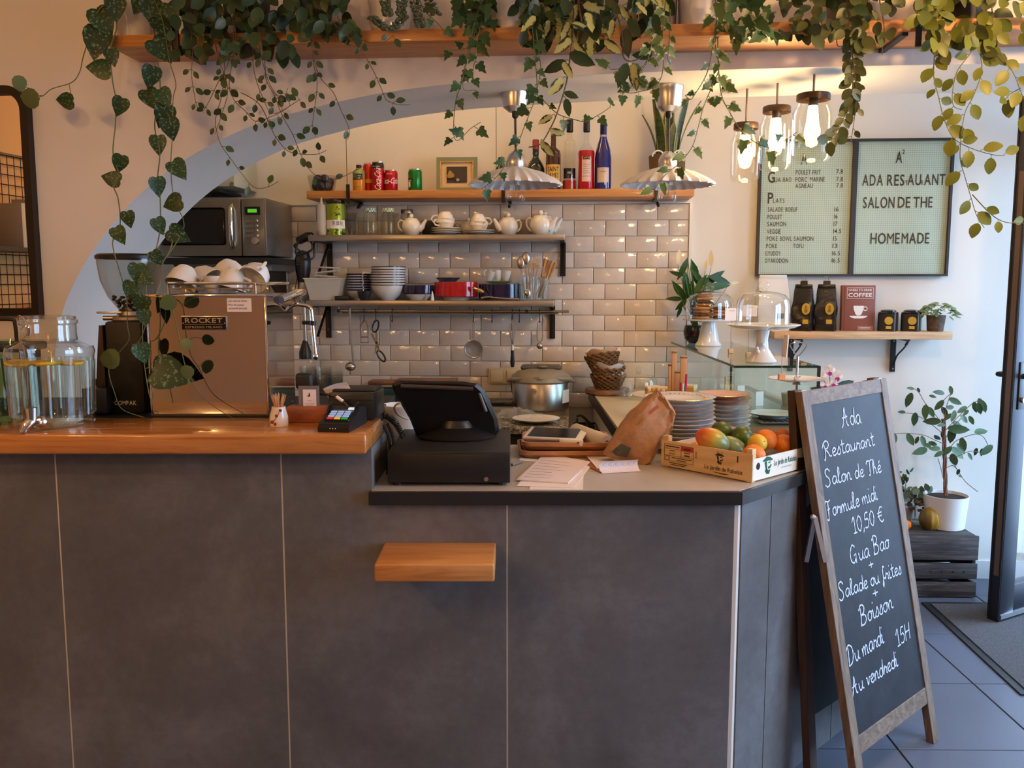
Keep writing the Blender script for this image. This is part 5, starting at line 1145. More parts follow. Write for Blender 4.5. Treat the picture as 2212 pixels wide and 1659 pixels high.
# kraft paper bag with herbs
t = thing('kraft_bag', 'crumpled brown paper bag of dried herbs slumped on the counter', 'paper bag', at(1352, 1000, Z=ZS)); c0 = Vector(t.location)
kraft = plain('kraft_paper', srgb(176, 130, 92), .75, var=.12, vscale=30, bmp=.5, bscale=24)
secs = [((1305, 985), (1398, 1012), .055), ((1312, 968), (1412, 1000), .075), ((1335, 930), (1432, 965), .08), ((1368, 893), (1455, 925), .07), ((1398, 866), (1462, 893), .045), ((1415, 850), (1450, 874), .02), ((1422, 842), (1440, 862), .006)]
Yb = 2.615
def bagpt(i, j):
    f = j * (len(secs) - 1); k = min(int(f), len(secs) - 2); g_ = f - k
    (a, b, th), (a2, b2, th2) = secs[k], secs[k + 1]
    L = at(a[0], a[1], Y=Yb).lerp(at(a2[0], a2[1], Y=Yb), g_); Rr = at(b[0], b[1], Y=Yb - .02).lerp(at(b2[0], b2[1], Y=Yb - .02), g_); T = th + (th2 - th) * g_
    an = i * 2 * math.pi; c = (L + Rr) / 2; hw = (Rr - L) / 2
    sx = math.copysign(abs(math.cos(an)) ** .6, math.cos(an)); sy = math.copysign(abs(math.sin(an)) ** .7, math.sin(an))
    cr = .007 * math.sin(18.85 * i + 9 * j) * math.sin(math.pi * j) + (.006 * math.sin(43.98 * i - 17 * j) + .005 * math.sin(69.1 * i + 31 * j) * math.sin(23 * j)) * (.25 + j) * (1 - j * .6)
    return c + hw * sx + Vector((0, sy * T / 2 + cr, cr * .6)) - c0 + Vector((0, .03, 0))
part('bag_body', MB().grid(bagpt, 60, 34, closed_u=True), kraft, t, smooth=24)
wn = [(1321, 975), (1342, 958), (1363, 968), (1355, 988), (1330, 984)]
part('window', MB().add([at(a, b, Y=Yb - .034) - c0 for a, b in wn], [tuple(range(5))]).add([at(a, b, Y=Yb - .030) - c0 for a, b in wn], [tuple(range(5))[::-1]]), plain('dried_herb_window', srgb(74, 70, 52), .3, var=.5, vscale=150), t, smooth=0)
fold = [(1413, 853), (1424, 843), (1436, 860), (1375, 925), (1330, 966), (1322, 972)]
part('stamp_print', MB().add([at(a, b, Y=Yb - .036) - c0 for a, b in ((1400, 890), (1420, 874), (1424, 880), (1403, 897))], [(0, 1, 2, 3)]), plain('faded_red_stamp', srgb(170, 96, 72), .8), t, smooth=0)

# ---- plates
def plate_prof(r): return [(0, .003), (r * .55, 0), (r * .58, .004), (r * .97, .017), (r, .0185), (r * .97, .0195), (r * .58, .0075), (0, .006)]
def plate_stack(px, Y, r, n, zt_top, mats, lab, group, rims=None):
    z0 = ZS if Y < 2.93 else ZS + .0165
    pitch = (zt_top - z0 - .019) / (n - 1); me = MB().lathe(plate_prof(r), 40).mesh('plate', M['china']); rim = MB().lathe([(r * .985, .0182), (r * 1.003, .0187), (r * .985, .0197)], 40).mesh('gilt_rim', M['gold'])
    for k in range(n):
        s = 1 if k > n * .35 else .965
        o = bpy.data.objects.new('plate', me if mats is None or k < n - 2 else MB().lathe(plate_prof(r), 40).mesh('plate', mats)); link(o); o.location = PY(px, Y, z0 + k * pitch) + Vector((rnd.uniform(-.003, .003), rnd.uniform(-.003, .003), 0)); o.scale = (s, s, 1)
        o.rotation_euler = (R(rnd.uniform(-.6, .6)), R(rnd.uniform(-.6, .6)), 0); tag(o, nth(k, n, lab[0], lab[1]), 'plate', group)
        if k > n - 6 and k < n: part('gilt_rim', rim, None, o)
    return o
top = plate_stack(1468, 2.842, .116, 13, 1.097, None, ['white gilt-edged dinner plate', 'the tall stack behind the fruit crate'], 'tall stack of white plates')
for k in range(36):
    a = 2 * math.pi * k / 36; part('bead_print', MB().sphere((.088 * math.cos(a), .088 * math.sin(a), .0158), .0035, 6, 4, sc=(1, 1, .3)), plain('bead_gold', srgb(196, 160, 118), .5) if k == 0 else top.children[-1].data.materials[0], top)
plate_stack(1563, 2.985, .0905, 10, 1.088, M['pink_china'], ['side plate', 'the pink-topped stack beside the glass case'], 'pink-topped stack of side plates')

# ---- fruit crate
C0 = Vector((.443, 2.586, ZS)); C1 = Vector((.651, 2.355, ZS)); ax = (C1 - C0); LX = ax.length; rz = math.atan2(ax.y, ax.x); LY = .295; H = .076
t = thing('fruit_crate', 'printed wooden fruit crate full of mangoes and citrus', 'crate', C0, rz)
th = .004
front = part('front_panel', MB().box((LX / 2, th / 2, H / 2 + .003), (LX, th, H)), M['kraft_wood'], t, smooth=0); part('back_panel', MB().box((LX / 2, LY - th / 2, H / 2 + .003), (LX, th, H)), M['kraft_wood'], t, smooth=0)
side = part('side_panel', MB().box((LX - th / 2, LY / 2, H / 2 - .003), (th, LY - .004, H - .016)), M['ply_white'], t, smooth=0); part('side_panel', MB().box((th / 2, LY / 2, H / 2 - .003), (th, LY - .004, H - .016)), M['ply_white'], t, smooth=0)
part('bottom', MB().box((LX / 2, LY / 2, .004), (LX - .01, LY - .01, .004)), M['kraft_wood'], t, smooth=0)
for x in (.013, LX - .013):
    for y in (.013, LY - .013): part('corner_post', MB().box((x, y, (H + .016) / 2), (.018, .018, H + .016)), M['kraft_wood'], t, smooth=0)
# printing on the front panel
ink = plain('crate_black_print', srgb(58, 50, 36), .8); redp = plain('crate_red_print', srgb(190, 60, 62), .8); grn = plain('crate_green_print', srgb(30, 92, 70), .8)
fy = -.0006
def rect(x0, x1, z0, z1, m, nm='print_block'): part(nm, MB().box(((x0 + x1) / 2, fy, (z0 + z1) / 2), (x1 - x0, .0008, z1 - z0)), m, front, smooth=0)
zt3 = H
def lines(x0, x1, z0, z1):
    for a, b, c, d_ in ((x0, x1, z0, z0 + .0006), (x0, x1, z1 - .0006, z1), (x0, x0 + .0006, z0, z1), (x1 - .0006, x1, z0, z1)): rect(a, b, c, d_, ink, 'print_rule')
lines(.012, .116, .020, .070); lines(.012, .116, .036, .057); rect(.072, .116, .055, .0695, redp); lines(.012, .032, .020, .036); lines(.072, .116, .036, .056)
part('print_ring', MB().tube(ring((.022, fy, .028), .006, 0, 16), .0006, 4, closed=True), ink, front)
text('FRANCE', ink, .0055, front, Matrix.Translation((.040, fy - .0004, .040)), align='c', xs=.8)
for x, z, w_, h_ in ((.042, .0635, .050, .003), (.094, .0620, .026, .004), (.040, .0512, .018, .002), (.094, .0425, .018, .004), (.094, .0505, .022, .002), (.075, .0312, .070, .002), (.075, .0252, .034, .002), (.062, .0152, .066, .002), (.062, .0102, .050, .002)): part('print_line', MB().box((x, fy - .0005, z), (w_, .0005, h_)), ink, front, smooth=0)
rect(.124, .1268, .048, .060, redp); part('print_dot', MB().sphere((.1255, fy, .044), .0028, 8, 6, sc=(1, .2, 1)), redp, front)
text('Le Jardin de Rabelais', ink, .0125, front, Matrix.Translation((.218, fy - .0004, .018)), align='c', xs=.62, gap=.06, bold=.012, width=.125)
rect(.186, .236, .011, .0122, ink); rect(.205, .228, .009, .0104, ink)
# bearded head emblem: hat, brow, beard as print
def emblem(parent, M_, m, s):
    P = lambda pts: [(x * s, z * s) for x, z in pts]
    for pts in ([(-1, .55), (-.2, .95), (.5, .8), (1, .5), (.55, .42), (.1, .5), (-.5, .42)], [(-.6, .35), (-.2, .42), (-.15, -.1), (-.5, -.6), (-.1, -1), (.05, -.55), (-.35, -.1)], [(.1, .3), (.5, .35), (.45, .22), (.15, .18)], [(.05, -.2), (.55, -.1), (.6, -.3), (.2, -.45)], [(0, -.6), (.5, -.5), (.3, -1.0), (.05, -.95)], [(.55, .1), (.75, -.1), (.6, -.2)], [(-.55, 1.1), (-.3, 1.0), (-.35, 1.2)], [(.25, 1.05), (.6, .95), (.5, 1.15)]):
        mm = MB().prism(P(pts), -.0004, .0004, 'y'); mm.v = [tuple(M_ @ Vector(v)) for v in mm.v]; part('emblem_print', mm, m, parent, smooth=0)
emblem(front, Matrix.Translation((.205, fy, .052)), ink, .0165)
rect(.262, .266, .050, .068, ink)
sM = Matrix.Translation((LX + .0006, .075, .040)) @ Matrix.Rotation(R(90), 4, 'Z')
emblem(side, sM, grn, .026)
text('Le Jardin de Rabelais', grn, .0165, side, Matrix.Translation((LX + .001, .108, .034)) @ Matrix.Rotation(R(90), 4, 'Z'), xs=.6, gap=.06, bold=.012)
text('www.lejardinderabelais.fr', M['ink_grey'], .005, side, Matrix.Translation((LX + .001, .145, .022)) @ Matrix.Rotation(R(90), 4, 'Z'), xs=.8, gap=.06)
part('hand_hole', MB().lathe([(.010, 0), (.0085, .0006), (0, .0006)], 18, (LX + .0002, .028, .043), rot=(0, R(90), 0)), plain('dark_hole', (.03, .02, .015), .9), side)
# fruit
def fruitmat(name, stops, scale=1.0, axis='Y'):
    m, nt, b = newmat(name); setp(b, stops[0][1], .32, 0, .5, 0, .1); tc = nt.nodes.new('ShaderNodeTexCoord'); sx = nt.nodes.new('ShaderNodeSeparateXYZ'); nt.links.new(tc.outputs['Generated'], sx.inputs[0])
    n1 = noise(nt, tex(nt), 18, 3, .6); ad = nt.nodes.new('ShaderNodeMath'); ad.operation = 'MULTIPLY_ADD'; ad.inputs[1].default_value = .35; nt.links.new(n1, ad.inputs[0]); nt.links.new(sx.outputs[axis], ad.inputs[2])
    nt.links.new(ramp(nt, ad.outputs[0], stops), b.inputs['Base Color']); return m
mango = fruitmat('ripe_mango_skin', [(.25, srgb(206, 92, 36)), (.5, srgb(206, 128, 38)), (.75, srgb(176, 160, 60)), (1, srgb(118, 142, 92))], axis='X'); mangog = fruitmat('green_mango_skin', [(.25, srgb(150, 150, 70)), (.8, srgb(108, 132, 92))], axis='X')
orange = plain('orange_peel', srgb(222, 120, 26), .42, bmp=.25, bscale=160); lemonm = plain('lemon_peel', srgb(220, 180, 50), .4, bmp=.2, bscale=140); limem = plain('lime_peel', srgb(72, 92, 28), .35, var=.2, vscale=20); avo = plain('dark_avocado', srgb(52, 36, 28), .5)
def fruit(name, px, py, Y, r, mat, label, cat, sc=(1, 1, 1), rot=(0, 0, 0), stem=True, group='fruit in the crate'):
    p = at(px, py, Y=Y); t = thing(name, label, cat, p, 0, group); t.rotation_euler = rot
    part('flesh', MB().sphere((0, 0, 0), r, 22, 14, sc=sc), mat, t)
    if stem: part('stem_scar', MB().sphere((r * sc[0] * .985, 0, 0), r * .07, 8, 5), plain('scar', srgb(96, 100, 50), .7) if 'mango' in name else M['round_wood'], t)
    return t
fruit('mango', 1539, 952, 2.50, .036, mango, 'large red and yellow mango on top of the crate', 'mango', (1.42, 1.0, .98), (0, R(24), R(-12)))
fruit('mango', 1583, 966, 2.515, .032, mangog, 'green mango half hidden behind the red mango', 'mango', (1.35, 1, .9), (0, R(25), R(-20)))
fruit('lime', 1560, 930, 2.60, .030, limem, 'green lime behind the red mango', 'lime', (1.15, 1, .9))
fruit('lime', 1602, 943, 2.56, .031, limem, 'dark green round fruit in the middle of the crate', 'lime', (1.05, 1, 1))
fruit('lemon', 1636, 958, 2.49, .0265, lemonm, 'yellow lemon beside the dark green fruit', 'lemon', (1.1, 1, 1), (0, R(-20), R(-60)))
fruit('orange', 1628, 986, 2.43, .034, orange, 'orange nearest the front corner post', 'orange'); fruit('orange', 1505, 980, 2.575, .034, orange, 'orange low at the left behind the printed panel', 'orange')
fruit('orange', 1654, 952, 2.56, .034, orange, 'orange behind the lemon', 'orange'); fruit('orange', 1692, 962, 2.56, .033, orange, 'orange against the sandwich board', 'orange'); fruit('orange', 1690, 947, 2.62, .030, orange, 'orange at the far right corner of the crate', 'orange')
fruit('orange', 1575, 940, 2.66, .03, orange, 'orange peeping out behind the lime', 'orange')
fruit('avocado', 1662, 985, 2.47, .028, avo, 'dark avocado lying beside the front orange', 'avocado', (1.4, 1, .7), (0, 0, R(45))); fruit('avocado', 1662, 950, 2.66, .028, avo, 'dark avocado in shadow at the back of the crate', 'avocado', (1.1, 1, 1))
# ================================================================= right half of the room
# ---- glass display case on the return worktop
ZT = 1.175; ZR0 = ZS + .0162; CX0, CX1, CY0, CY1 = .775, 1.068, 3.065, 4.30
t = thing('display_case', 'glass display case with cake stands on its top', 'display case', (0, 0, ZR0))
hC = ZT - ZR0
part('base_tray', MB().box(((CX0 + CX1) / 2 + .04, (CY0 + CY1) / 2, .012), (CX1 - CX0 + .09, CY1 - CY0, .022)), M['steel'], t, smooth=0)
def pane(name, a, b, zz0, zz1): 
    part(name, MB().add([(a[0], a[1], zz0), (b[0], b[1], zz0), (b[0], b[1], zz1), (a[0], a[1], zz1)], [(0, 1, 2, 3)]), M['glass_green'], t, smooth=0)
pane('side_pane', (CX0, CY0), (CX0, CY1), .02, hC - .008); pane('end_pane', (CX0, CY0), (CX1, CY0), .02, hC - .008); pane('side_pane', (CX1, CY0), (CX1, CY1), .02, hC - .008)
part('top_pane', MB().box(((CX0 + CX1) / 2, (CY0 + CY1) / 2, hC - .004), (CX1 - CX0, CY1 - CY0, .007)), M['glass_green'], t, smooth=0)
part('top_edge', MB().box((CX0 - .001, (CY0 + CY1) / 2, hC - .004), (.002, CY1 - CY0, .0085)).box(((CX0 + CX1) / 2, CY0 - .001, hC - .004), (CX1 - CX0 + .004, .002, .0085)), M['glass_edge'], t, smooth=0)
part('corner_post', MB().box((CX1, CY0, hC / 2), (.010, .008, hC - .004)), M['black'], t, smooth=0); part('rear_post', MB().box((CX1, CY1 - .005, hC / 2), (.010, .008, hC - .004)), M['black'], t, smooth=0)
part('glass_seam', MB().box((CX0, CY0, hC / 2), (.003, .003, hC - .004)), plain('pale_seam', srgb(150, 190, 176), .3), t, smooth=0)
part('inner_shelf', MB().box(((CX0 + CX1) / 2, (CY0 + CY1) / 2 + .1, .045), (CX1 - CX0 - .03, CY1 - CY0 - .3, .006)), M['glass_green'], t, smooth=0)
vent = MB().box(((CX0 + CX1) / 2 + .06, 3.16, .03), (.20, .12, .004)); part('vent_grille', vent, plain('perforated_steel', (.3, .3, .28), .5, .7), t, smooth=0)
for i in range(9):
    for j in range(5): part('vent_slot', MB().box(((CX0 + CX1) / 2 - .02 + .02 * i, 3.115 + .022 * j, .0325), (.012, .012, .002)), M['black_matte'], t, smooth=0)
# things inside
single('serving_plate', MB().lathe(plate_prof(.085), 34), M['china'], 'white plate with a dark blue pattern inside the display case', 'plate', PY(1668, 3.20, ZR0 + .034))
for k, (px, lab) in enumerate([(1600, 'white price card at the left inside the glass case'), (1640, 'white price card at the right inside the glass case')]):
    single('price_card', MB().box((0, 0, .028), (.035, .002, .056)), M['card'], lab, 'price card', PY(px, 3.6 - .2 * k, ZR0 + .049), R(20), 'price cards inside the case')
single('wood_card_clip', MB().box((0, 0, .03), (.022, .01, .06)), M['kraft_wood'], 'little wooden clip standing in the display case', 'clip', PY(1570, 3.9, ZR0 + .049), R(25))

# ---- cake stands on the case
def cloche(parent_name, label, loc, r, h, knob_r):
    t = thing(parent_name, label, 'cloche', loc, 0, 'glass cloches'); 
    pr = [(r * 1.04, 0), (r * 1.04, .004), (r, .008), (r, h * .55), (r * .96, h * .74), (r * .8, h * .9), (r * .5, h * .97), (.012, h)]
    part('dome', MB().lathe(pr, 40), glass(parent_name + '_glass', (.95, .96, .95), 1.5, .01, 2.0), t)
    part('knob', MB().sphere((0, 0, h + knob_r * 1.1), knob_r, 16, 10).lathe([(.012, h), (.008, h + .004), (.012, h + .01)], 16), M['glass_thick'], t); return t
p = PY(1530, 4.03, ZT); s_ = mpp(p); r_ = 55 * s_
t = thing('cake_stand', 'white pedestal cake stand with the cookies on the glass case', 'cake stand', p)
hS = at(1530, 690, Y=4.03).z - ZT
part('pedestal', MB().lathe([(0, 0), (.060, 0), (.061, .004), (.048, .022), (.034, hS - .03), (.032, hS - .012), (0, hS - .012)], 34), M['white'], t); part('plate', MB().lathe([(0, hS - .012), (.04, hS - .012), (r_, hS - .004), (r_ * 1.02, hS + .002), (r_, hS + .003), (0, hS - .002)], 44), M['white'], t)
cloche('cookie_cloche', 'low glass cloche over the stacked cookies', p + Vector((0, 0, hS + .003)), 50 * s_, 46 * s_ * 1.25, 9.5 * s_)
ck = plain('baked_cookie', srgb(176, 120, 60), .8, var=.25, vscale=60, bmp=.5, bscale=90); ckd = plain('chocolate_cookie', srgb(78, 48, 30), .8, var=.25, vscale=60, bmp=.5, bscale=90)
ckm = [MB().lathe([(0, 0), (.033, 0), (.038, .005), (.034, .011), (.02, .013), (0, .0135)], 22).mesh('cookie', m) for m in (ck, ckd)]
ci = 0
for bx, by, n_, lab in ((-.045, -.035, 4, 'front left'), (.045, -.02, 4, 'right'), (-.01, .045, 9, 'tall rear')):
    for k in range(n_):
        o = bpy.data.objects.new('cookie', ckm[ci % 3 == 1]); ci += 1; link(o); o.location = p + Vector((bx + rnd.uniform(-.004, .004), by + rnd.uniform(-.004, .004), hS + .004 + .0138 * k)); o.rotation_euler = (0, 0, rnd.uniform(0, 6))
        tag(o, nth(k, n_, 'cookie', 'the %s stack under the low cloche' % lab), 'cookie', 'cookies under the cloche')
p = PY(1645, 3.20, ZT); s_ = mpp(p); r_ = 78 * s_; hS = at(1645, 706, Y=3.2).z - ZT
t = thing('cake_stand', 'wide white pedestal cake stand at the near end of the glass case', 'cake stand', p)
part('pedestal', MB().lathe([(0, 0), (.054, 0), (.056, .004), (.046, .016), (.024, .05), (.020, hS * .65), (.026, hS - .014), (.04, hS - .008), (0, hS - .008)], 34), M['white'], t)
part('plate', MB().lathe([(0, hS - .010), (.05, hS - .010), (r_ * .85, hS - .002), (r_ * 1.01, hS + .008), (r_, hS + .010), (r_ * .82, hS + .003), (0, hS)], 48), M['white'], t)
for k in range(3): part('moulded_flower', MB().sphere((.028 * math.cos(2.5 + k), -.028, .04 + .012 * k), .008, 8, 6), M['white'], t)
cloche('cake_cloche', 'tall clear bell-shaped cloche on the wide cake stand', p + Vector((0, 0, hS + .004)), 56 * s_, 74 * s_, 11 * s_)
# price cards on sticks
def stick_card(px, Y, zc_, py_c, wpx, hpx, label, rz=0, words=None):
    base = PY(px, Y, zc_); t = thing('stick_card', label, 'price card', base, 0, 'price cards on wooden cubes'); s = mpp(base)
    part('cube', MB().rbox((0, 0, .009), (.018, .018, .018), .001, 1), M['kraft_wood'], t); zz = at(px, py_c, Y=Y).z - zc_
    part('stick', MB().tube([(0, 0, .016), (0, 0, zz)], .0012, 5), M['steel'], t)
    c = part('card', MB().box((0, -.002, zz + hpx * s * .2), (wpx * s, .001, hpx * s)), M['card'], t, rot=(0, 0, rz))
    for k, wd in enumerate(words or []): text(wd, M['ink_grey'], .006, c, Matrix.Translation((0, -.0032, zz + hpx * s * (.45 - .3 * k))), align='c', xs=.9)
stick_card(1578, 3.60, ZT, 684, 30, 26, 'white handwritten card on a stick between the two cake stands', R(8), ['Cookie'])
stick_card(1616, 3.42, ZT, 676, 32, 24, 'white handwritten card on a stick behind the bell cloche', R(-5), ['Cookie'])
# two-tier stand
Yr = 2.74; t = thing('tiered_stand', 'silver tiered stand with a white plate in front of the glass case', 'tiered stand', PY(1715, Yr, ZS))
zp = at(1715, 822, Y=Yr).z - ZS; zt5 = at(1715, 770, Y=Yr).z - ZS; s_ = mpp(PY(1715, Yr, 1.1))
part('rod', MB().tube([(0, 0, 0), (0, 0, zt5)], .0042, 10), M['chrome'], t); part('upper_plate', MB().lathe([(0, zp - .004), (.03, zp - .004), (58 * s_, zp + .006), (59 * s_, zp + .008), (.03, zp), (0, zp)], 40), M['china'], t)
part('lower_plate', MB().lathe([(0, .004), (.05, .003), (.085, .018), (.086, .020), (.05, .008), (0, .008)], 40), M['china'], t); part('foot', MB().lathe([(.014, zp - .012), (.006, zp), (.012, zp + .012)], 14), M['chrome'], t)
part('handle', MB().tube(spline([(0, 0, zt5), (-.010, 0, zt5 + .012), (-.024, 0, zt5 + .034), (-.016, 0, zt5 + .042), (.012, 0, zt5 + .043), (.026, 0, zt5 + .034), (.012, 0, zt5 + .012), (0, 0, zt5)], 5), .0016, 6), M['chrome'], t)
base = PY(1688, Yr - .02, ZS + zp + .004); t = thing('stick_card', 'white card seen edge-on on a stick in the tiered stand', 'price card', base, 0, 'price cards on wooden cubes')
part('cube', MB().rbox((0, 0, .009), (.019, .019, .018), .001, 1), plain('pinkish_wood_cube', srgb(206, 150, 110), .6), t); zc1 = at(1688, 770, Y=Yr).z - base.z; zc2 = at(1688, 722, Y=Yr).z - base.z
part('stick', MB().tube([(0, 0, .016), (0, 0, zc1 + .01)], .0011, 5), M['steel'], t); part('card', MB().box((.004, 0, (zc1 + zc2) / 2), (.004, .04, zc2 - zc1)), M['card'], t, rot=(0, .05, 0))

# ---- things on the return worktop near the wall
t = thing('wood_board', 'thick round wooden board under the baskets', 'board', PY(1312, 4.16, ZR0)); part('disc', MB().lathe([(0, 0), (.1, 0), (.108, .008), (.105, .026), (0, .026)], 34), M['round_wood'], t)
wick = plain('dark_wicker', srgb(110, 76, 42), .8, var=.35, vscale=60)
def basket(px, Y, z, r, h, label, tilt):
    t = thing('bread_basket', label, 'basket', PY(px, Y, z), 0, 'wicker bread baskets'); t.rotation_euler = (tilt, tilt * .7, 0)
    rows = 7
    for k in range(rows):
        f = k / (rows - 1); rr = r * (.72 + .28 * f)
        part('weave_coil', MB().tube([((rr + .003 * math.sin(a * 14 + k * 3)) * math.cos(a), (rr + .003 * math.sin(a * 14 + k * 3)) * math.sin(a), h * f + .004 * math.sin(a * 14 + k * 3.14)) for a in [2 * math.pi * q / 56 for q in range(56)]], h / rows * .62, 6, closed=True), wick, t)
    part('floor', MB().lathe([(0, .004), (r * .74, .004)], 20), wick, t)
    part('paper_liner', MB().grid(lambda i, j: ((r * (.6 + .36 * j)) * math.cos(6.283 * i), (r * (.6 + .36 * j)) * math.sin(6.283 * i), .012 + (h + .012) * j + .006 * math.sin(6.283 * i * 5) * j), 40, 5, closed_u=True), M['paper'] if 'top' not in label else plain('tan_liner', srgb(196, 160, 130), .8), t)
zb2 = ZR0 + .0265
basket(1313, 4.16, zb2 + .004, .080, .056, 'lowest wicker bread basket on the round board', 0); basket(1310, 4.16, zb2 + .05, .080, .055, 'middle wicker bread basket with paper liner', .10); basket(1304, 4.16, zb2 + .098, .080, .058, 'top wicker bread basket tipped to the left', -.20)
p = PY(1378, 4.0, ZR0); s_ = mpp(p); t = thing('glass_plate', 'clear glass plate under the domed cover by the baskets', 'plate', p); part('plate_body', MB().lathe([(0, .012), (.03, .010), (.03, .0), (.04, 0), (.04, .010), (.098, .016), (.1, .019), (0, .016)], 36), M['glass_thick'], t)
cloche('counter_cloche', 'small glass dome with a flat knob by the tiled wall', p + Vector((0, 0, .019)), .085, .095, .014)
p = PY(1440, 3.42, ZR0); t = thing('cake_plate', 'white footed plate with slices of cheesecake', 'cake plate', p); hP = at(1440, 852, Y=3.42).z - ZR0
part('glass_foot', MB().lathe([(0, 0), (.05, 0), (.055, .01), (.05, hP - .012), (0, hP - .012)], 30), M['glass_thick'], t); part('plate_body', MB().lathe([(0, hP - .012), (.06, hP - .012), (.135, hP - .002), (.137, hP + .001), (0, hP - .004)], 44), M['china'], t)
cake = plain('cheesecake', srgb(206, 150, 70), .8, var=.2, vscale=40); icing = plain('white_icing', srgb(228, 208, 172), .6)
for k, (px, Y, rz, lab) in enumerate([(1408, 3.40, .3, 'left slice of iced cheesecake on the footed plate'), (1436, 3.37, -.5, 'middle slice of iced cheesecake on the footed plate'), (1492, 3.44, 1.0, 'right slice of iced cheesecake on the footed plate')]):
    c = thing('cake_slice', lab, 'cake', PY(px, Y, ZR0 + hP), rz, 'slices of cheesecake'); part('sponge', MB().prism([(-.028, -.022), (.032, -.012), (.028, .024), (-.02, .02)], 0, .030), cake, c); part('icing', MB().prism([(-.030, -.024), (.034, -.014), (.030, .026), (-.022, .022)], .028, .035), icing, c)
    for q in range(3): part('icing_drip', MB().rbox((-.02 + .02 * q, -.0215 + .003 * q, .026 - .003 * (q % 2)), (.012, .004, .014), .002), icing, c)
# chopstick packets and pens in a holder behind the plates
t = thing('cutlery_pot', 'slim pot holding paper-wrapped wooden chopsticks and pens', 'pot', PY(1466, 3.14, ZR0), 0)
hh_ = at(1466, 850, Y=3.14).z - ZR0; part('pot_body', MB().lathe([(0, 0), (.034, 0), (.04, hh_), (.037, hh_), (.032, .004), (0, .004)], 24), M['kraft_wood'], t)
zP = lambda py: at(1466, py, Y=3.14).z - ZR0
for k, (px, top, wd, mname) in enumerate([(1446, 785, .011, 'tan_wrapper'), (1455, 757, .018, 'tan_wrapper'), (1463, 800, .022, 'brown_wrapper'), (1475, 768, .024, 'tan_wrapper')]):
    x = PY(px, 3.14, 1.1).x - t.location.x; m = M.setdefault(mname, plain(mname, srgb(196, 150, 100) if mname[0] == 't' else srgb(186, 140, 96), .6))
    part('chopstick_packet', MB().rbox((x, -.002 * k, (hh_ * .4 + zP(top)) / 2), (wd, .008, zP(top) - hh_ * .4), .002), m, t); part('packet_top', MB().rbox((x, -.002 * k, zP(top + 4)), (wd * 1.03, .009, .008), .002), plain('dark_gold', srgb(110, 80, 44), .4, .5) if k == 0 else M['round_wood'], t)
for px, top, c in ((1472, 824, (200, 40, 80)), (1483, 806, (190, 40, 90)), (1480, 832, (40, 140, 50)), (1476, 826, (235, 225, 220))):
    x = PY(px, 3.10, 1.1).x - t.location.x; part('felt_pen', MB().tube([(x * .7, -.036, hh_ * .5), (x, -.036, zP(top))], .0042, 8), plain('pen_plastic', srgb(*c), .4), t)

# ---- right wall shelf
ZQ = 1.2325
t = thing('pine_shelf', 'pale pine wall shelf with coffee bags and a book', 'shelf', W(1.34, 4.315, ZQ - .034), -TH)
part('board', MB().rbox((0, 0, .017), (.81, .20, .034), .003), M['shelf_pale'], t)
for px in (1710, 1932):
    u = uw(PW(px, 4.40, 1.18))[0] - 1.34
    bk = part('scroll_bracket', MB().box((u, .096, -.085), (.024, .008, .17)).box((u, 0, -.004), (.02, .18, .008)), M['iron'], t, smooth=0)
    part('scroll', MB().tube(spline([(u + .002, .085, -.14), (u + .006, .06, -.09), (u + .018, .01, -.05), (u + .022, -.03, -.02), (u + .014, -.05, -.012), (u + .008, -.04, -.028), (u + .012, -.03, -.03)], 5), .004, 7), M['iron'], bk)
    for zz in (-.02, -.155): part('screw', MB().sphere((u, .091, zz), .004, 8, 5), M['steel'], bk)
def coffee_bag(px, w_, label, rz, mat, hgt, wd=.095, dp=.07, clip=True):
    t = thing('coffee_bag', label, 'coffee bag', PW(px, w_, ZQ), -TH + rz); mb = MB()
    def f(i, j):
        an = 2 * math.pi * i; x = wd / 2 * max(-1, min(1, 1.35 * math.cos(an))); y = dp / 2 * max(-1, min(1, 1.35 * math.sin(an)))
        tp_ = 1 if j < .55 else 1 - (j - .55) / .45; y *= .12 + .88 * min(1, tp_ * 1.1); x *= 1 - .14 * (1 - tp_)
        cr = .0025 * math.sin(20 * i + 12 * j) * math.sin(math.pi * j)
        return (x + cr, y + cr, hgt * j)
    part('bag_body', mb.grid(f, 32, 14, closed_u=True).add([f(k / 32, 0) for k in range(32)], [tuple(range(32))]).add([f(k / 32, 1) for k in range(32)], [tuple(range(32))]), mat, t, smooth=45)
    part('top_fold', MB().rbox((0, 0, hgt + .004), (wd * .84, .014, .022), .004), mat, t)
    if clip: 
        c = part('binder_clip', MB().prism([(-.008, -.008), (.008, -.008), (0, .012)], -.016, .016, 'x'), M['iron'], t, (0, 0, hgt + .02)); part('clip_wire', MB().tube([(-.006, 0, .01), (-.008, -.012, .03), (.008, -.012, .03), (.006, 0, .01)], .0012), M['chrome'], c)
    return t
foil = plain('black_foil_bag', (.008, .008, .009), .22, bmp=.5, bscale=18)
for px, lab, rz in ((1733, 'left black foil coffee bag with yellow oval label', R(-28)), (1782, 'right black foil coffee bag with yellow oval label', R(-24))):
    t = coffee_bag(px, 4.30, lab, rz, foil, .205)
    la = plain('yellow_oval_label', srgb(206, 168, 52), .5); o = part('oval_label', MB().lathe([(.027, 0), (.0265, .0008), (0, .0008)], 26, rot=(R(90), 0, 0)), la, t, (.022, -.0365, .105)); o.scale = (.72, 1, 1)
    o2 = part('label_figure', MB().lathe([(0, -.016), (.007, -.014), (.008, -.004), (.004, .004), (.006, .011), (.003, .017), (0, .018)], 12), plain('label_brown', srgb(150, 110, 40), .6), t, (.022, -.0378, .104)); o2.scale = (1, .06, 1)
    part('lower_label', MB().box((.022, -.0368, .045), (.026, .001, .020)), la, t)
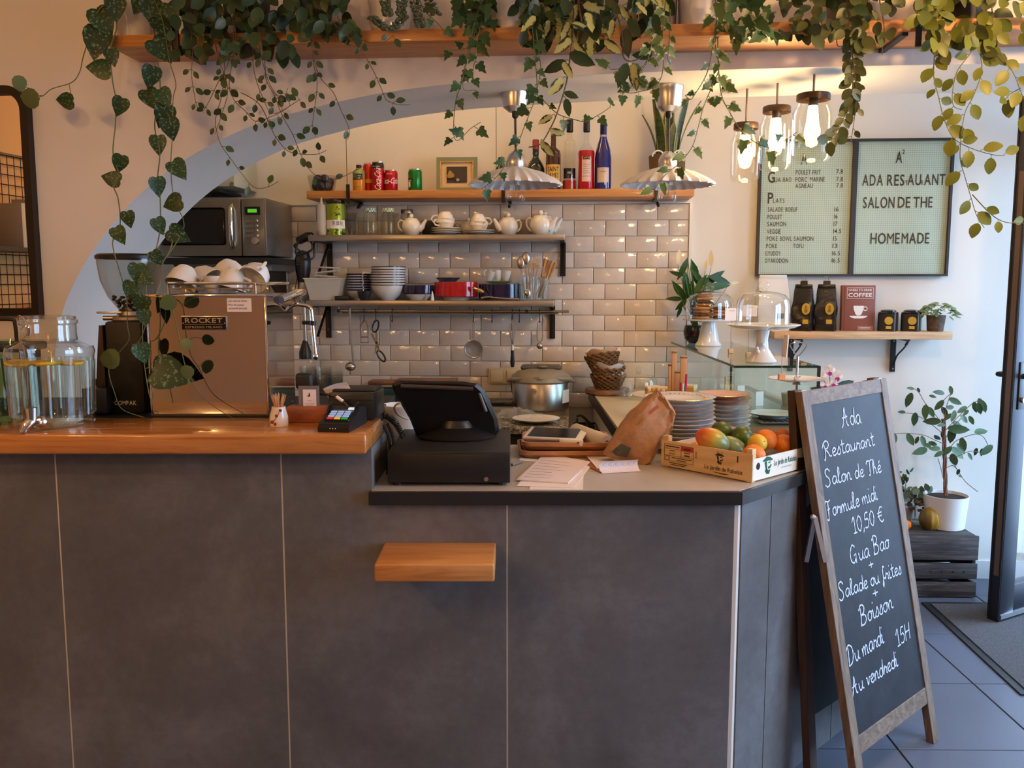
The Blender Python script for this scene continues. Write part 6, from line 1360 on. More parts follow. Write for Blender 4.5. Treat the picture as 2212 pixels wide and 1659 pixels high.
t = coffee_bag(1666, 4.33, 'tall white coffee bag behind the bell cloche', R(3), plain('white_matte_bag', srgb(226, 220, 210), .5, bmp=.3, bscale=16), at(1666, 596, w=4.33).z - ZQ - .01, .155, .08, False)
part('stamp_print', MB().box((.03, -.0415, .07), (.032, .001, .024)), plain('purple_stamp', srgb(110, 100, 120), .7, var=.4, vscale=90), t)
# book
t = thing('coffee_book', 'brown hardback book about coffee standing on the pine shelf', 'book', PW(1851, 4.33, ZQ), -TH + R(3)); bw, bh = .158, .215
cover = plain('rust_brown_cover', srgb(134, 72, 50), .6); part('cover', MB().rbox((0, 0, bh / 2), (bw, .028, bh), .002), cover, t, rot=(-.05, 0, 0)); bkp = t
fm = Matrix.Rotation(-.05, 4, 'X')
part('page_block', MB().box((0.003, .0, bh + .0005), (bw - .012, .022, .001)), M['paper'], t, rot=(-.05, 0, 0)); part('spine_hinge', MB().box((-bw / 2 + .012, -.0146, bh / 2), (.0016, .0008, bh - .004)), plain('dark_brown_line', srgb(100, 50, 34), .7), t, rot=(-.05, 0, 0))
wp = M['white_print']
text('WHERE TO DRINK', wp, .011, t, fm @ Matrix.Translation((.006, -.0148, bh - .028)), align='c', bold=.012, width=.112); text('COFFEE', wp, .019, t, fm @ Matrix.Translation((.006, -.0148, bh - .055)), align='c', bold=.03, width=.112)
def bx(x0, x1, z0, z1, m=wp, nm='print_rule'): part(nm, MB().box(((x0 + x1) / 2, -.0146, (z0 + z1) / 2), (x1 - x0, .0008, z1 - z0)), m, t, rot=(-.05, 0, 0), smooth=0)
for a, b, c, d_ in ((-.056, .068, bh - .064, bh - .0626), (-.056, .068, bh - .013, bh - .0116), (-.056, -.0546, bh - .064, bh - .012), (.0666, .068, bh - .064, bh - .012)): bx(a, b, c, d_)
for a, b, c, d_ in ((.0, .066, .004, .005), (.0, .066, .021, .022), (.0, .001, .004, .022), (.065, .066, .004, .022)): bx(a, b, c, d_)
bx(.006, .060, .011, .015)
part('cup_print', MB().prism([(-.024, .118), (.024, .118), (.023, .10), (.014, .078), (.006, .072), (-.006, .072), (-.014, .078), (-.023, .10)], -.0152, -.0145, 'y'), wp, t, rot=(-.05, 0, 0), smooth=0)
part('cup_print', MB().tube(ring((.031, -.0148, .104), .009, 0, 18), .0022, 5, closed=True), wp, t, rot=(-.05, 0, 0)); part('cup_print', MB().prism([(-.044, .070), (.044, .070), (.034, .062), (.02, .058), (-.02, .058), (-.034, .062)], -.0152, -.0145, 'y'), wp, t, rot=(-.05, 0, 0), smooth=0)
for px, lab in ((1917, 'left black tea tin with domed lid'), (1967, 'right black tea tin with domed lid half behind the succulent')):
    t = thing('tea_caddy', lab, 'tin', PW(px, 4.32, ZQ), -TH + R(-30), 'black tea tins')
    part('body', MB().rbox((0, 0, .041), (.082, .082, .082), .014, 3, vert_only=True), M['black'], t); part('lid', MB().lathe([(.044, .082), (.045, .088), (.036, .092), (.034, .097), (.02, .101), (0, .102)], 26), M['black_gloss'], t)
    la = plain('yellow_tin_label', srgb(206, 182, 80), .5); o = part('oval_label', MB().lathe([(.019, 0), (0, .0008)], 20, rot=(R(90), 0, 0)), la, t, (.012, -.0418, .05)); part('lower_label', MB().box((.012, -.0416, .018), (.024, .001, .014)), la, t)

# ---- letter boards
felt, nt, b = newmat('pale_green_letter_board'); setp(b, srgb(186, 204, 184), .7)
br = nt.nodes.new('ShaderNodeTexBrick'); br.offset = 0; br.inputs['Scale'].default_value = 10; br.inputs['Mortar Size'].default_value = .012; br.inputs['Brick Width'].default_value = .1; br.inputs['Row Height'].default_value = .1
br.inputs['Color1'].default_value = br.inputs['Color2'].default_value = (*srgb(190, 208, 188), 1); br.inputs['Mortar'].default_value = (*srgb(160, 176, 158), 1)
tc_ = nt.nodes.new('ShaderNodeTexCoord'); sx = nt.nodes.new('ShaderNodeSeparateXYZ'); cx = nt.nodes.new('ShaderNodeCombineXYZ'); nt.links.new(tc_.outputs['Object'], sx.inputs[0]); nt.links.new(sx.outputs['X'], cx.inputs['X']); nt.links.new(sx.outputs['Z'], cx.inputs['Y'])
nt.links.new(cx.outputs[0], br.inputs['Vector']); nt.links.new(br.outputs[0], b.inputs['Base Color'])
frm = plain('black_brown_frame', srgb(44, 34, 30), .45); ltr = plain('dark_plastic_letter', srgb(58, 48, 30), .5)
WL = 4.395; zb0, zb1 = 1.490, 2.134; umid = U(1842, 450, WL)
def letter_board(u0, u1, label):
    t = thing('letter_board', label, 'letter board', W((u0 + u1) / 2, WL, zb0), -TH); w_ = u1 - u0; h_ = zb1 - zb0
    part('frame', frame(MB(), w_, h_, .011, .034), frm, t, smooth=0); part('grooved_panel', MB().box((0, .008, h_ / 2), (w_ - .016, .012, h_ - .016)), felt, t, smooth=0); return t
uL, uR = .876, 1.7735
LB = letter_board(uL, umid, 'left letter board listing gua bao and main dishes with prices'); RB = letter_board(umid, uR, 'right letter board reading the restaurant name and home made')
def put(board, s, px, py_base, hpx, width_px, bold=.018):
    u0 = uw(board.location)[0]; p = at(px, py_base, w=WL - .0); x = uw(p)[0] - u0; z = p.z - zb0; mp = depth(p) / F * 1.006
    text(s, ltr, hpx * mp, board, Matrix.Translation((x, .0005, z)), xs=.72, gap=.12, bold=bold, width=width_px * mp, joined=False, ext=.001)
G = lambda x, y: (1620 + x * 450 / 2212, 290 + y * 320 / 1573)
def pt(board, s, x0, x1, ybase, h, bold=.007): a = G(x0, ybase); c = G(x1, ybase); put(board, s, a[0], a[1], h * .2034, c[0] - a[0], bold)
pt(LB, 'A', 538, 608, 320, 120, .02)
pt(LB, 'G', 190, 262, 512, 116, .025); pt(LB, 'UA', 262, 325, 508, 48); pt(LB, 'BAO', 352, 438, 505, 48)
pt(LB, 'POULET', 487, 640, 428, 52); pt(LB, 'FRIT', 664, 748, 428, 52); pt(LB, 'PORC', 483, 605, 505, 50); pt(LB, 'MARINE', 638, 790, 503, 50); pt(LB, 'AGNEAU', 482, 664, 570, 46)
for y in (418, 500, 566): pt(LB, '7.8', 918, 985, y, 48)
pt(LB, 'P', 188, 245, 733, 116, .025); pt(LB, 'LATS', 246, 364, 728, 46)
for s, x0, x1, y in (('SALADE', 190, 345, 822), ('BOEUF', 376, 500, 822), ('POULET', 185, 336, 900), ('SAUMON', 182, 380, 976), ('VEGGIE', 180, 320, 1056), ('POKE', 176, 290, 1132), ('BOWL', 320, 440, 1132), ('SAUMON', 465, 668, 1132), ('POKE', 172, 285, 1210), ('TOFU', 458, 566, 1210), ('GYUDOY', 162, 322, 1288), ('OYAKO', 158, 300, 1365), ('DON', 308, 402, 1365)): pt(LB, s, x0, x1, y, 48)
for s, x0, x1, y in (('16', 897, 940, 820), ('16', 893, 930, 895), ('17', 888, 928, 974), ('14.5', 884, 966, 1052), ('15', 882, 920, 1130), ('13', 876, 926, 1208), ('16.5', 872, 954, 1285), ('16.5', 868, 950, 1362)): pt(LB, s, x0, x1, y, 48)
pt(RB, 'A', 1548, 1614, 300, 118, .03); pt(RB, '2', 1618, 1644, 208, 46, .02)
for s, x0, x1, y, h in (('ADA', 1192, 1405, 546, 120), ('RES', 1455, 1632, 546, 120), ('T', 1648, 1674, 540, 50), ('AU', 1672, 1812, 540, 118), ('R', 1816, 1840, 536, 50), ('ANT', 1850, 2064, 538, 118), ('SALON', 1200, 1522, 784, 120), ('DE', 1570, 1696, 780, 118), ('THE', 1735, 1930, 778, 116), ('HOME', 1278, 1576, 1162, 116), ('MADE', 1610, 1892, 1160, 116)): pt(RB, s, x0, x1, y, h, .014 if h > 60 else .006)

# ---- fluted pendant lamps under the arch
def fluted(px, label):
    w_ = 3.22; zs_ = 2.147; p = PW(px, w_, zs_); t = thing('pendant_lamp', label, 'pendant lamp', p, -TH, 'fluted enamel pendants'); 
    zf = lambda py: at(px, py, w=w_).z - zs_; s = mpp(PW(px, w_, 1.9))
    part('ceiling_cup', MB().lathe([(0, -.001), (31 * s, -.001), (31.5 * s, zf(193)), (30 * s, zf(196)), (30 * s, zf(210)), (26 * s, zf(232)), (14 * s, zf(242)), (0, zf(242))], 34), M['alu'], t)
    part('cord_grip', MB().lathe([(7 * s, zf(240)), (7 * s, zf(252)), (4 * s, zf(256)), (0, zf(256))], 14), M['black'], t); part('cord', MB().tube([(0, 0, zf(254)), (.002, 0, zf(330))], .0042, 8), M['black'], t)
    part('neck', MB().lathe([(0, zf(326)), (7 * s, zf(327)), (15 * s, zf(335)), (20 * s, zf(345)), (20 * s, zf(360)), (16 * s, zf(366))], 26), M['alu'], t)
    N = 96
    def fl(k, n, r, z): return .05 * math.sin(k / n * 2 * math.pi * 24) * min(1, max(0, (r - 20 * s) / (70 * s)))
    pr = [(18 * s, zf(361)), (30 * s, zf(364)), (60 * s, zf(374)), (85 * s, zf(388)), (97 * s, zf(397)), (98 * s, zf(400))]
    enam = M.setdefault('enamel', plain('white_enamel', (.80, .79, .80), .3))
    part('shade', MB().lathe(pr + [(r - .0015, z - .002) for r, z in pr[::-1]], N, flute=fl), enam, t)
    part('socket', MB().lathe([(13 * s, zf(366)), (13 * s, zf(400)), (0, zf(400))], 18), M['alu'], t)
    part('bulb', MB().lathe([(12 * s, zf(398)), (12 * s, zf(402)), (20 * s, zf(416)), (22 * s, zf(428)), (17 * s, zf(440)), (4 * s, zf(448)), (0, zf(454))], 26), M['glass'], t); part('filament', MB().tube([(-.006, 0, zf(405)), (-.004, 0, zf(425)), (0, 0, zf(418)), (.004, 0, zf(425)), (.006, 0, zf(405))], .0012), M['steel'], t)
fluted(1113, 'left white fluted enamel pendant with a clear unlit bulb'); fluted(1446, 'right white fluted enamel pendant with a clear unlit bulb')
# ---- jar lamps
jl = glass('jar_glass', (.97, .95, .88), 1.42, .03, 1.0)
JAR_E = emit('glowing_filament', (1.0, .62, .26), 200.0); JAR_B = emit('glowing_bulb', (1.0, .64, .29), 105.0)
for px, wpx, y0, y1, w_, lab, lid in ((1614, 62, 268, 392, 3.30, 'lowest left glowing mason jar lamp', True), (1680, 70, 232, 368, 3.22, 'middle glowing mason jar lamp with dark screw lid', True), (1759, 84, 205, 350, 3.10, 'largest right glowing mason jar lamp', False)):
    p = PW(px, w_, 2.148); t = thing('jar_lamp', lab, 'pendant lamp', p, -TH, 'mason jar lamps'); zf = lambda py: at(px, py, w=w_).z - 2.148; s = mpp(PW(px, w_, 1.95)); r = wpx / 2 * s
    yn = y0 + 16
    part('jar', MB().lathe([(0, zf(y1) + .003), (r * .82, zf(y1)), (r * .95, zf(y1 - 6)), (r, zf(y1 - 18)), (r, zf(yn + 22)), (r * .82, zf(yn + 6)), (r * .78, zf(yn)), (r * .78, zf(y0))], 34), jl, t)
    part('screw_lid', MB().lathe([(r * .84, zf(y0 + 12)), (r * .84, zf(y0)), (r * .8, zf(y0 - 2)), (0, zf(y0 - 2))], 30), plain('dark_screw_lid', srgb(60, 44, 34), .4, .5), t)
    part('cord', MB().tube([(0, 0, zf(y0)), (0, 0, 0)], .004, 8), plain('twisted_cord', srgb(120, 110, 100), .7), t)
    part('socket', MB().lathe([(.016, zf(y0 + 2)), (.016, zf(y0 + 24)), (0, zf(y0 + 24))], 16), M['black'], t)
    zc_ = zf((y0 + y1) / 2 + 8); part('bulb', MB().lathe([(.014, zf(y0 + 22)), (.02, zc_ + .03), (.026, zc_), (.018, zc_ - .024), (0, zc_ - .03)], 20), JAR_B, t)
    part('filament', MB().lathe([(0, zc_ - .022), (.008, zc_ - .014), (.009, zc_ + .012), (0, zc_ + .02)], 10), JAR_E, t)

# ---- mirror on the left of the arch
p = at(-16, 430, w=2.985); t = thing('wall_mirror', 'dark framed wall mirror at the left edge', 'mirror', W(uw(p)[0], 2.985, 1.346), -TH)
mh = at(40, 186, w=2.985).z - 1.346; hw = uw(at(76, 430, w=2.985))[0] - uw(p)[0]
def rrect(w2, z0_, z1_, r, n=8):
    pts = [(-w2, z0_), (w2, z0_)]
    for k in range(n + 1): a = R(90 * k / n); pts.append((w2 - r + r * math.cos(a), z1_ - r + r * math.sin(a)))
    for k in range(n + 1): a = R(90 + 90 * k / n); pts.append((-w2 + r + r * math.cos(a), z1_ - r + r * math.sin(a)))
    return pts
outl = rrect(hw, 0, mh, .075); inl = rrect(hw - .026, .026, mh - .026, .055); n = len(outl); mb = MB()
for y in (-.018, .014): mb.v += [(a, y, b) for a, b in outl] + [(a, y, b) for a, b in inl]
for k in range(n):
    k2 = (k + 1) % n
    mb.f += [(k, k2, n + k2, n + k), (2 * n + k, 3 * n + k, 3 * n + k2, 2 * n + k2), (k, 2 * n + k, 2 * n + k2, k2), (n + k, n + k2, 3 * n + k2, 3 * n + k)]; mb.mi += [0] * 4
part('frame', mb, plain('dark_brown_iron_frame', srgb(34, 26, 22), .45, .3), t, smooth=30); part('mirror_glass', MB().prism(inl, .004, .010, 'y'), M['mirror_glass'], t, smooth=0)

# ---- sandwich board
FL, FR_ = Vector((.98, 2.34, 0)), Vector((1.372, 2.70, 0)); ex = (FR_ - FL); Wd = ex.length; ex.normalize(); lean = Vector((-.156, .168, 1.153)); Lh = lean.length; ez = lean.normalized(); ey = ez.cross(ex)
t = thing('sandwich_board', 'wooden A-frame chalkboard with the handwritten lunch menu', 'sandwich board', FL)
BM = Matrix(((ex.x, ey.x, ez.x, 0), (ex.y, ey.y, ez.y, 0), (ex.z, ey.z, ez.z, 0), (0, 0, 0, 1)))
def bpart(name, mb, mats, parent=t, smooth=0):
    mb.v = [tuple(BM @ Vector(v)) for v in mb.v]; return part(name, mb, mats, parent, smooth=smooth)
if ey.y < 0: ey = -ey
fwid = .041; zbot = .155
bpart('stile', MB().rbox((fwid / 2, .008, Lh / 2), (fwid, .024, Lh), .002), M['board_wood']); bpart('stile', MB().rbox((Wd - fwid / 2, .008, Lh / 2), (fwid, .024, Lh), .002), M['board_wood'])
M['board_rail'] = wood('weathered_rail_wood', srgb(84, 66, 52), srgb(116, 95, 76), srgb(140, 118, 97), (3, 16, 16), .6, bmp=.15)
bpart('rail', MB().rbox((Wd / 2, .008, Lh - .022), (Wd - 2 * fwid, .022, .044), .002), M['board_rail']); bpart('rail', MB().rbox((Wd / 2, .008, zbot), (Wd - 2 * fwid, .022, .052), .002), M['board_rail'])
slate, nt, b = newmat('black_slate_board'); setp(b, (.011, .012, .016), .55, 0, .3); n1 = noise(nt, tex(nt), 14, 5, .65); nt.links.new(ramp(nt, n1, [(.35, (.008, .009, .012)), (.7, (.02, .021, .027))]), b.inputs['Base Color'])
bpart('slate', MB().box((Wd / 2, .003, (zbot + Lh) / 2 - .01), (Wd - 2 * fwid + .004, .006, Lh - zbot - fwid * 1.0)), slate)
# rear frame, opened a little to the back left
off = Vector((-.68, .73, 0)) * .085
top3 = lean
def rear(name, x):
    a = FL + ex * x + off * 1.9; b_ = FL + ex * x + lean + off * .36
    d = (b_ - a); L2 = d.length; d.normalize(); y2 = d.cross(ex).normalized(); m = Matrix(((ex.x, y2.x, d.x), (ex.y, y2.y, d.y), (ex.z, y2.z, d.z)))
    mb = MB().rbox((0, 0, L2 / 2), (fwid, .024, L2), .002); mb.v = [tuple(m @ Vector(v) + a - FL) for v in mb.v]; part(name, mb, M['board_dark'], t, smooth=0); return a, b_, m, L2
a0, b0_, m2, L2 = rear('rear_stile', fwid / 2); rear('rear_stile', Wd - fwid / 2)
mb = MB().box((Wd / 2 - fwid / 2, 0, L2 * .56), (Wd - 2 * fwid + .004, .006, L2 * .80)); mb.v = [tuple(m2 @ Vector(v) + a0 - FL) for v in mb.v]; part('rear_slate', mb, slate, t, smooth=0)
for x in (.03, Wd - .03): bpart('hinge', MB().rbox((x, .03, Lh - .002), (.03, .05, .006), .001), M['zinc'])
for s in (0, 1):
    q0 = Vector((-.004, .010, Lh * .695)); q1 = Vector((-.004, .045 + .012 * s, Lh * .585)) if s else Vector((-.004, -.002, Lh * .585))
    dd = q1 - q0; bpart('stay', MB().tube([q0, q1], .0085, 4), M['zinc'])
bpart('stay_rivet', MB().sphere((-.012, .010, Lh * .695), .009, 10, 6), M['zinc'])
# chalk handwriting: stroke font (x, z in x-heights)
S = {
 'A': (1.5, [[(.0, -.15), (.25, .1), (.6, 1.2), (.8, 2.0), (.85, 1.0), (1.0, .1), (1.25, .05)], [(.25, .85), (1.15, 1.0)]]),
 'a': (1.0, [[(.8, .85), (.5, 1.0), (.15, .7), (.1, .3), (.35, 0), (.65, .25), (.82, .9), (.8, .2), (1.0, .05)]]),
 'd': (1.0, [[(.75, .8), (.45, 1.0), (.12, .65), (.15, .2), (.4, 0), (.7, .3), (.95, 1.9), (.85, .4), (1.0, .05)]]),
 'R': (1.5, [[(.3, 1.7), (.45, .8), (.25, -.3), (.1, -.15)], [(.0, 1.3), (.3, 1.9), (.8, 2.1), (1.1, 1.6), (.8, 1.15), (.4, 1.05), (.8, .7), (1.1, .1), (1.4, .1)]]),
 'e': (.85, [[(.05, .4), (.5, .55), (.7, .85), (.45, 1.0), (.15, .7), (.15, .25), (.4, 0), (.8, .2)]]),
 's': (.75, [[(.0, .15), (.35, .8), (.45, 1.05), (.6, .6), (.55, .1), (.25, 0), (.1, .15)]]),
 't': (.75, [[(.3, 1.8), (.3, .5), (.35, .05), (.75, .1)], [(.0, 1.15), (.7, 1.25)]]),
 'u': (1.0, [[(.05, .9), (.12, .3), (.35, 0), (.65, .3), (.78, 1.0), (.75, .2), (1.0, .05)]]),
 'r': (.8, [[(.0, .1), (.25, .95), (.3, .75), (.6, .8), (.65, .5), (.6, .1), (.8, .05)]]),
 'n': (1.0, [[(.05, .9), (.15, .0), (.2, .6), (.5, 1.0), (.68, .7), (.7, .1), (1.0, .1)]]),
 'm': (1.4, [[(.05, .9), (.12, .0), (.18, .6), (.42, .98), (.55, .6), (.57, .0), (.65, .65), (.9, .98), (1.05, .6), (1.08, .05), (1.35, .1)]]),
 'S': (1.3, [[(1.1, 1.7), (.8, 2.1), (.35, 1.9), (.4, 1.3), (.85, .8), (.9, .15), (.45, -.2), (.1, .1)]]),
 'l': (.65, [[(.0, .2), (.4, 1.3), (.4, 1.95), (.2, 1.8), (.15, .5), (.3, .0), (.65, .15)]]),
 'o': (.9, [[(.5, 1.0), (.15, .75), (.12, .25), (.4, 0), (.72, .3), (.7, .8), (.45, 1.0), (.9, .85)]]),
 'T': (1.1, [[(.0, 1.5), (.2, 1.95), (.7, 1.9), (1.2, 2.05)], [(.7, 1.9), (.62, .8), (.5, -.05), (.3, .05)]]),
 'h': (.95, [[(.1, .1), (.4, 1.5), (.3, 2.0), (.18, 1.5), (.15, .0), (.25, .65), (.5, .95), (.65, .6), (.68, .05), (.95, .1)]]),
 'é': (.85, [[(.05, .4), (.5, .55), (.7, .85), (.45, 1.0), (.15, .7), (.15, .25), (.4, 0), (.8, .2)], [(.35, 1.3), (.65, 1.65)]]),
 'F': (1.2, [[(.0, 1.6), (.15, 2.0), (.6, 1.85), (1.0, 2.05)], [(.55, 1.85), (.5, .8), (.35, -.35), (.1, -.2)], [(.3, .9), (.8, 1.0)]]),
 'i': (.5, [[(.05, .8), (.15, .95), (.16, .2), (.3, .0), (.5, .1)], [(.2, 1.62), (.24, 1.8)]]),
 'f': (.7, [[(.7, 1.7), (.45, 1.95), (.3, 1.4), (.3, .2), (.2, -.7), (.05, -.4), (.3, .2), (.7, .4)]]),
 'G': (1.5, [[(1.0, 1.7), (.6, 2.0), (.15, 1.3), (.15, .4), (.6, 0), (1.0, .5), (1.05, .9), (.7, .8)], [(1.05, .9), (1.0, -.1)]]),
 'B': (1.4, [[(.35, 1.8), (.35, .8), (.2, -.15)], [(.05, 1.6), (.5, 2.1), (1.0, 1.8), (.85, 1.2), (.4, 1.05), (1.0, .9), (1.15, .35), (.75, -.05), (.2, .0)]]),
 'D': (1.5, [[(.4, 1.8), (.35, .8), (.25, -.05)], [(.05, 1.6), (.5, 2.05), (1.1, 1.7), (1.25, .9), (.9, .15), (.25, -.05)]]),
 'v': (.85, [[(.05, .85), (.2, .9), (.35, .05), (.65, .8), (.85, .85)]]),
 'H': (1.3, [[(.15, 1.9), (.1, 0)], [(.95, 1.9), (.85, 0)], [(.12, .95), (.9, 1.0)]]),
 '1': (.75, [[(.0, 1.3), (.4, 1.85), (.4, 0)], [(.1, 0), (.7, .02)]]),
 '5': (.95, [[(.8, 1.8), (.3, 1.75), (.2, 1.05), (.6, 1.1), (.8, .6), (.5, .05), (.1, .15)]]),
 '0': (1.0, [[(.5, 1.8), (.15, 1.3), (.15, .5), (.5, 0), (.8, .6), (.8, 1.4), (.5, 1.8)]]),
 ',': (.35, [[(.2, .2), (.2, 0), (.05, -.35)]]),
 '€': (1.2, [[(1.0, 1.7), (.6, 1.8), (.25, 1.1), (.3, .4), (.7, 0), (1.05, .2)], [(.0, 1.15), (.8, 1.2)], [(.0, .75), (.75, .8)]]),
 '+': (.8, [[(.4, .9), (.4, 0)], [(.0, .45), (.8, .5)]]), ' ': (.55, []), }
chalk = plain('white_chalk', srgb(196, 204, 222), .9, var=.12, vscale=60)
def chalk_line(s, x0, x1, zbase, hx, slope=0.0):
    """x0..x1 along the board, zbase up the board, hx the x-height"""
    w_ = sum(S[c][0] for c in s); k = (x1 - x0) / w_; x = x0; mb = MB()
    for c in s:
        wd, strokes = S[c]
        for st in strokes:
            pts = spline([(x + a * k, -.0008, zbase + b * hx + (x + a * k - x0) * slope) for a, b in st], 5)
            # flat chalk ribbon with a slightly uneven width
            vv = []; ff = []
            for i, p in enumerate(pts):
                q = pts[min(i + 1, len(pts) - 1)] - pts[max(i - 1, 0)]
                nn = Vector((-q.z, 0, q.x)); nn = nn.normalized() if nn.length > 1e-9 else Vector((1, 0, 0)); wdt = .0021 * (1 + .3 * math.sin(i * 1.7 + x * 90)); vv += [p + nn * wdt, p - nn * wdt]
            for i in range(len(pts) - 1): ff.append((2 * i, 2 * i + 1, 2 * i + 3, 2 * i + 2))
            mb.add(vv, ff)
        x += wd * k
    bpart('chalk_writing', mb, chalk)
# map photograph pixels on the board face to board coordinates
Ninv = BM.to_3x3().transposed()
def onb(px, py):
    x, y, z = ray(px, py); d = Vector((x, y, z)); o = Vector((0, 0, ZC)); n = ey; tt = (FL - o).dot(n) / d.dot(n); l = Ninv @ (o + d * tt - FL); return l.x, l.z
for s, a, b_, hpx in (('Ada', (1818, 921), (1861, 914), 20), ('Restaurant', (1779, 990), (1890, 961), 17), ('Salon de Thé', (1782, 1050), (1905, 1019), 17), ('Formule midi', (1786, 1119), (1896, 1078), 18), ('10,50 €', (1843, 1153), (1911, 1124), 19), ('Gua Bao', (1838, 1219), (1922, 1182), 20), ('+', (1877, 1228), (1887, 1224), 15), ('Salade ou frites', (1812, 1296), (1948, 1238), 18), ('+', (1886, 1290), (1897, 1286), 17), ('Boisson', (1858, 1352), (1930, 1312), 21), ('Du mardi', (1832, 1440), (1910, 1387), 22), ('15H', (1938, 1397), (1970, 1375), 20), ('Au vendredi', (1840, 1504), (1940, 1437), 20)):
    A = onb(*a); B = onb(*b_); U2 = onb(a[0] + (a[0] - 1780) * 0, a[1] - hpx); chalk_line(s, A[0], B[0], A[1], abs(U2[1] - A[1]) * 1.02, (B[1] - A[1]) / max(.01, B[0] - A[0]))

# ---- door mat, crate with plants, open door
def fl_at(px, py): return at(px, py, Z=0)
mp_ = [fl_at(1990, 1303), fl_at(2330, 1303), fl_at(2330, 1500), fl_at(2205, 1503)]
mat_pts = [(p.x, p.y) for p in mp_]
t = thing('door_mat', 'grey ribbed entrance mat with black rubber border', 'mat', (mat_pts[0][0], mat_pts[0][1], .0005)); o_ = Vector(t.location)
x0, y1 = mat_pts[0]; quad = [(mat_pts[0][0], mat_pts[0][1]), (2.75, mat_pts[0][1] - .02), (2.75, mat_pts[3][1]), mat_pts[3]]
part('rubber_border', MB().prism([(a - o_.x, b - o_.y) for a, b in quad], 0, .006), M['black_matte'], t, smooth=0)
cq = [sum(v[0] for v in quad) / 4, sum(v[1] for v in quad) / 4]; part('carpet_pile', MB().prism([(cq[0] + (a - cq[0]) * .93 - o_.x, cq[1] + (b - cq[1]) * .93 - o_.y) for a, b in quad], .005, .010), plain('grey_mat_pile', srgb(92, 92, 94), .95, var=.45, vscale=220, bmp=1.0, bscale=260), t, smooth=0)
# wooden crate upside down
cr = fl_at(2106, 1290); cl = cr + Vector((-.46, .02, 0)); cw = .46; cdp = .25; ch = at(2106, 1155, Y=cr.y).z
t = thing('plant_crate', 'dark stained slatted crate carrying the potted plants by the door', 'crate', (cr.x - cw / 2, cr.y + cdp / 2, 0.0), R(-2))
for s, z0_, z1_ in ((0, .005, .075), (1, .092, .165), (2, .182, ch - .004)):
    for y in (-cdp / 2, cdp / 2): part('slat', MB().rbox((0, y, (z0_ + z1_) / 2), (cw, .016, z1_ - z0_), .002), M['crate_wood'], t, smooth=30)
for x in (-cw / 2 + .01, cw / 2 - .01):
    part('end_slat', MB().rbox((x, 0, .04), (.016, cdp - .016, .07), .002), M['crate_wood'], t); part('end_slat', MB().rbox((x, 0, .13), (.016, cdp - .016, .07), .002), M['crate_wood'], t); part('end_slat', MB().rbox((x, 0, .22), (.016, cdp - .016, ch - .19), .002), M['crate_wood'], t)
for k in range(4): part('top_slat', MB().rbox((0, -cdp / 2 + .04 + .073 * k, ch - .008), (cw - .02, .068, .012), .002), M['crate_wood'], t)
for k in range(4): part('nail_hole', MB().sphere((.02 + .05 * k, -cdp / 2 - .008, .128), .004, 6, 4), M['black_matte'], t)
zcr = ch - .001
# open door leaf
dk = plain('anthracite_door', srgb(40, 42, 50), .35, .2); HX, HY = 2.83, 4.10; LX_, LY_ = 2.075, 3.68
d = struct('door_1', MB().box((0, 0, 1.14), (.001, .001, .001)), dk); d.location = (LX_, LY_, .012); dv = Vector((HX - LX_, HY - LY_)); DW = dv.length; d.rotation_euler = (0, 0, math.atan2(dv.y, dv.x))
part('latch_stile', MB().rbox((.05, 0, 1.10), (.1, .055, 2.20), .003), dk, d); part('hinge_stile', MB().rbox((DW - .05, 0, 1.10), (.1, .055, 2.20), .003), dk, d); part('bottom_rail', MB().rbox((DW / 2, 0, .075), (DW - .2, .05, .15), .003), dk, d); part('top_rail', MB().rbox((DW / 2, 0, 2.15), (DW - .2, .05, .1), .003), dk, d)
part('glass_pane', MB().box((DW / 2, 0, 1.125), (DW - .2, .012, 1.95)), M['glass'], d); part('lock_strip', MB().box((-.0005, -.004, 1.05), (.003, .022, 1.7)), plain('lock_strip_bronze', srgb(104, 88, 78), .4, .4), d)
part('kick_strip', MB().box((DW / 2, -.028, .02), (DW - .02, .006, .018)), M['alu'], d); part('handle', MB().tube([(.05, .02, 1.06), (.05, .075, 1.06), (.16, .08, 1.06)], .011, 10).tube([(.05, -.02, 1.06), (.05, -.075, 1.06), (.16, -.08, 1.06)], .011, 10), M['black'], d)
part('handle_plate', MB().rbox((.05, -.03, 1.02), (.045, .008, .2), .003), M['black'], d); part('cylinder', MB().lathe([(.012, 0), (.012, .012), (0, .012)], 14, (.05, -.033, .96), rot=(R(90), 0, 0)), M['steel'], d)
for s in (-.022, .022): part('weather_strip', MB().box((-.001, s, 1.1), (.004, .006, 2.18)), M['black_matte'], d)
struct('door_frame', MB().box((0, 0, 0), (.09, .06, 2.3)), dk).location = (XR + .02, 4.16, 1.15)

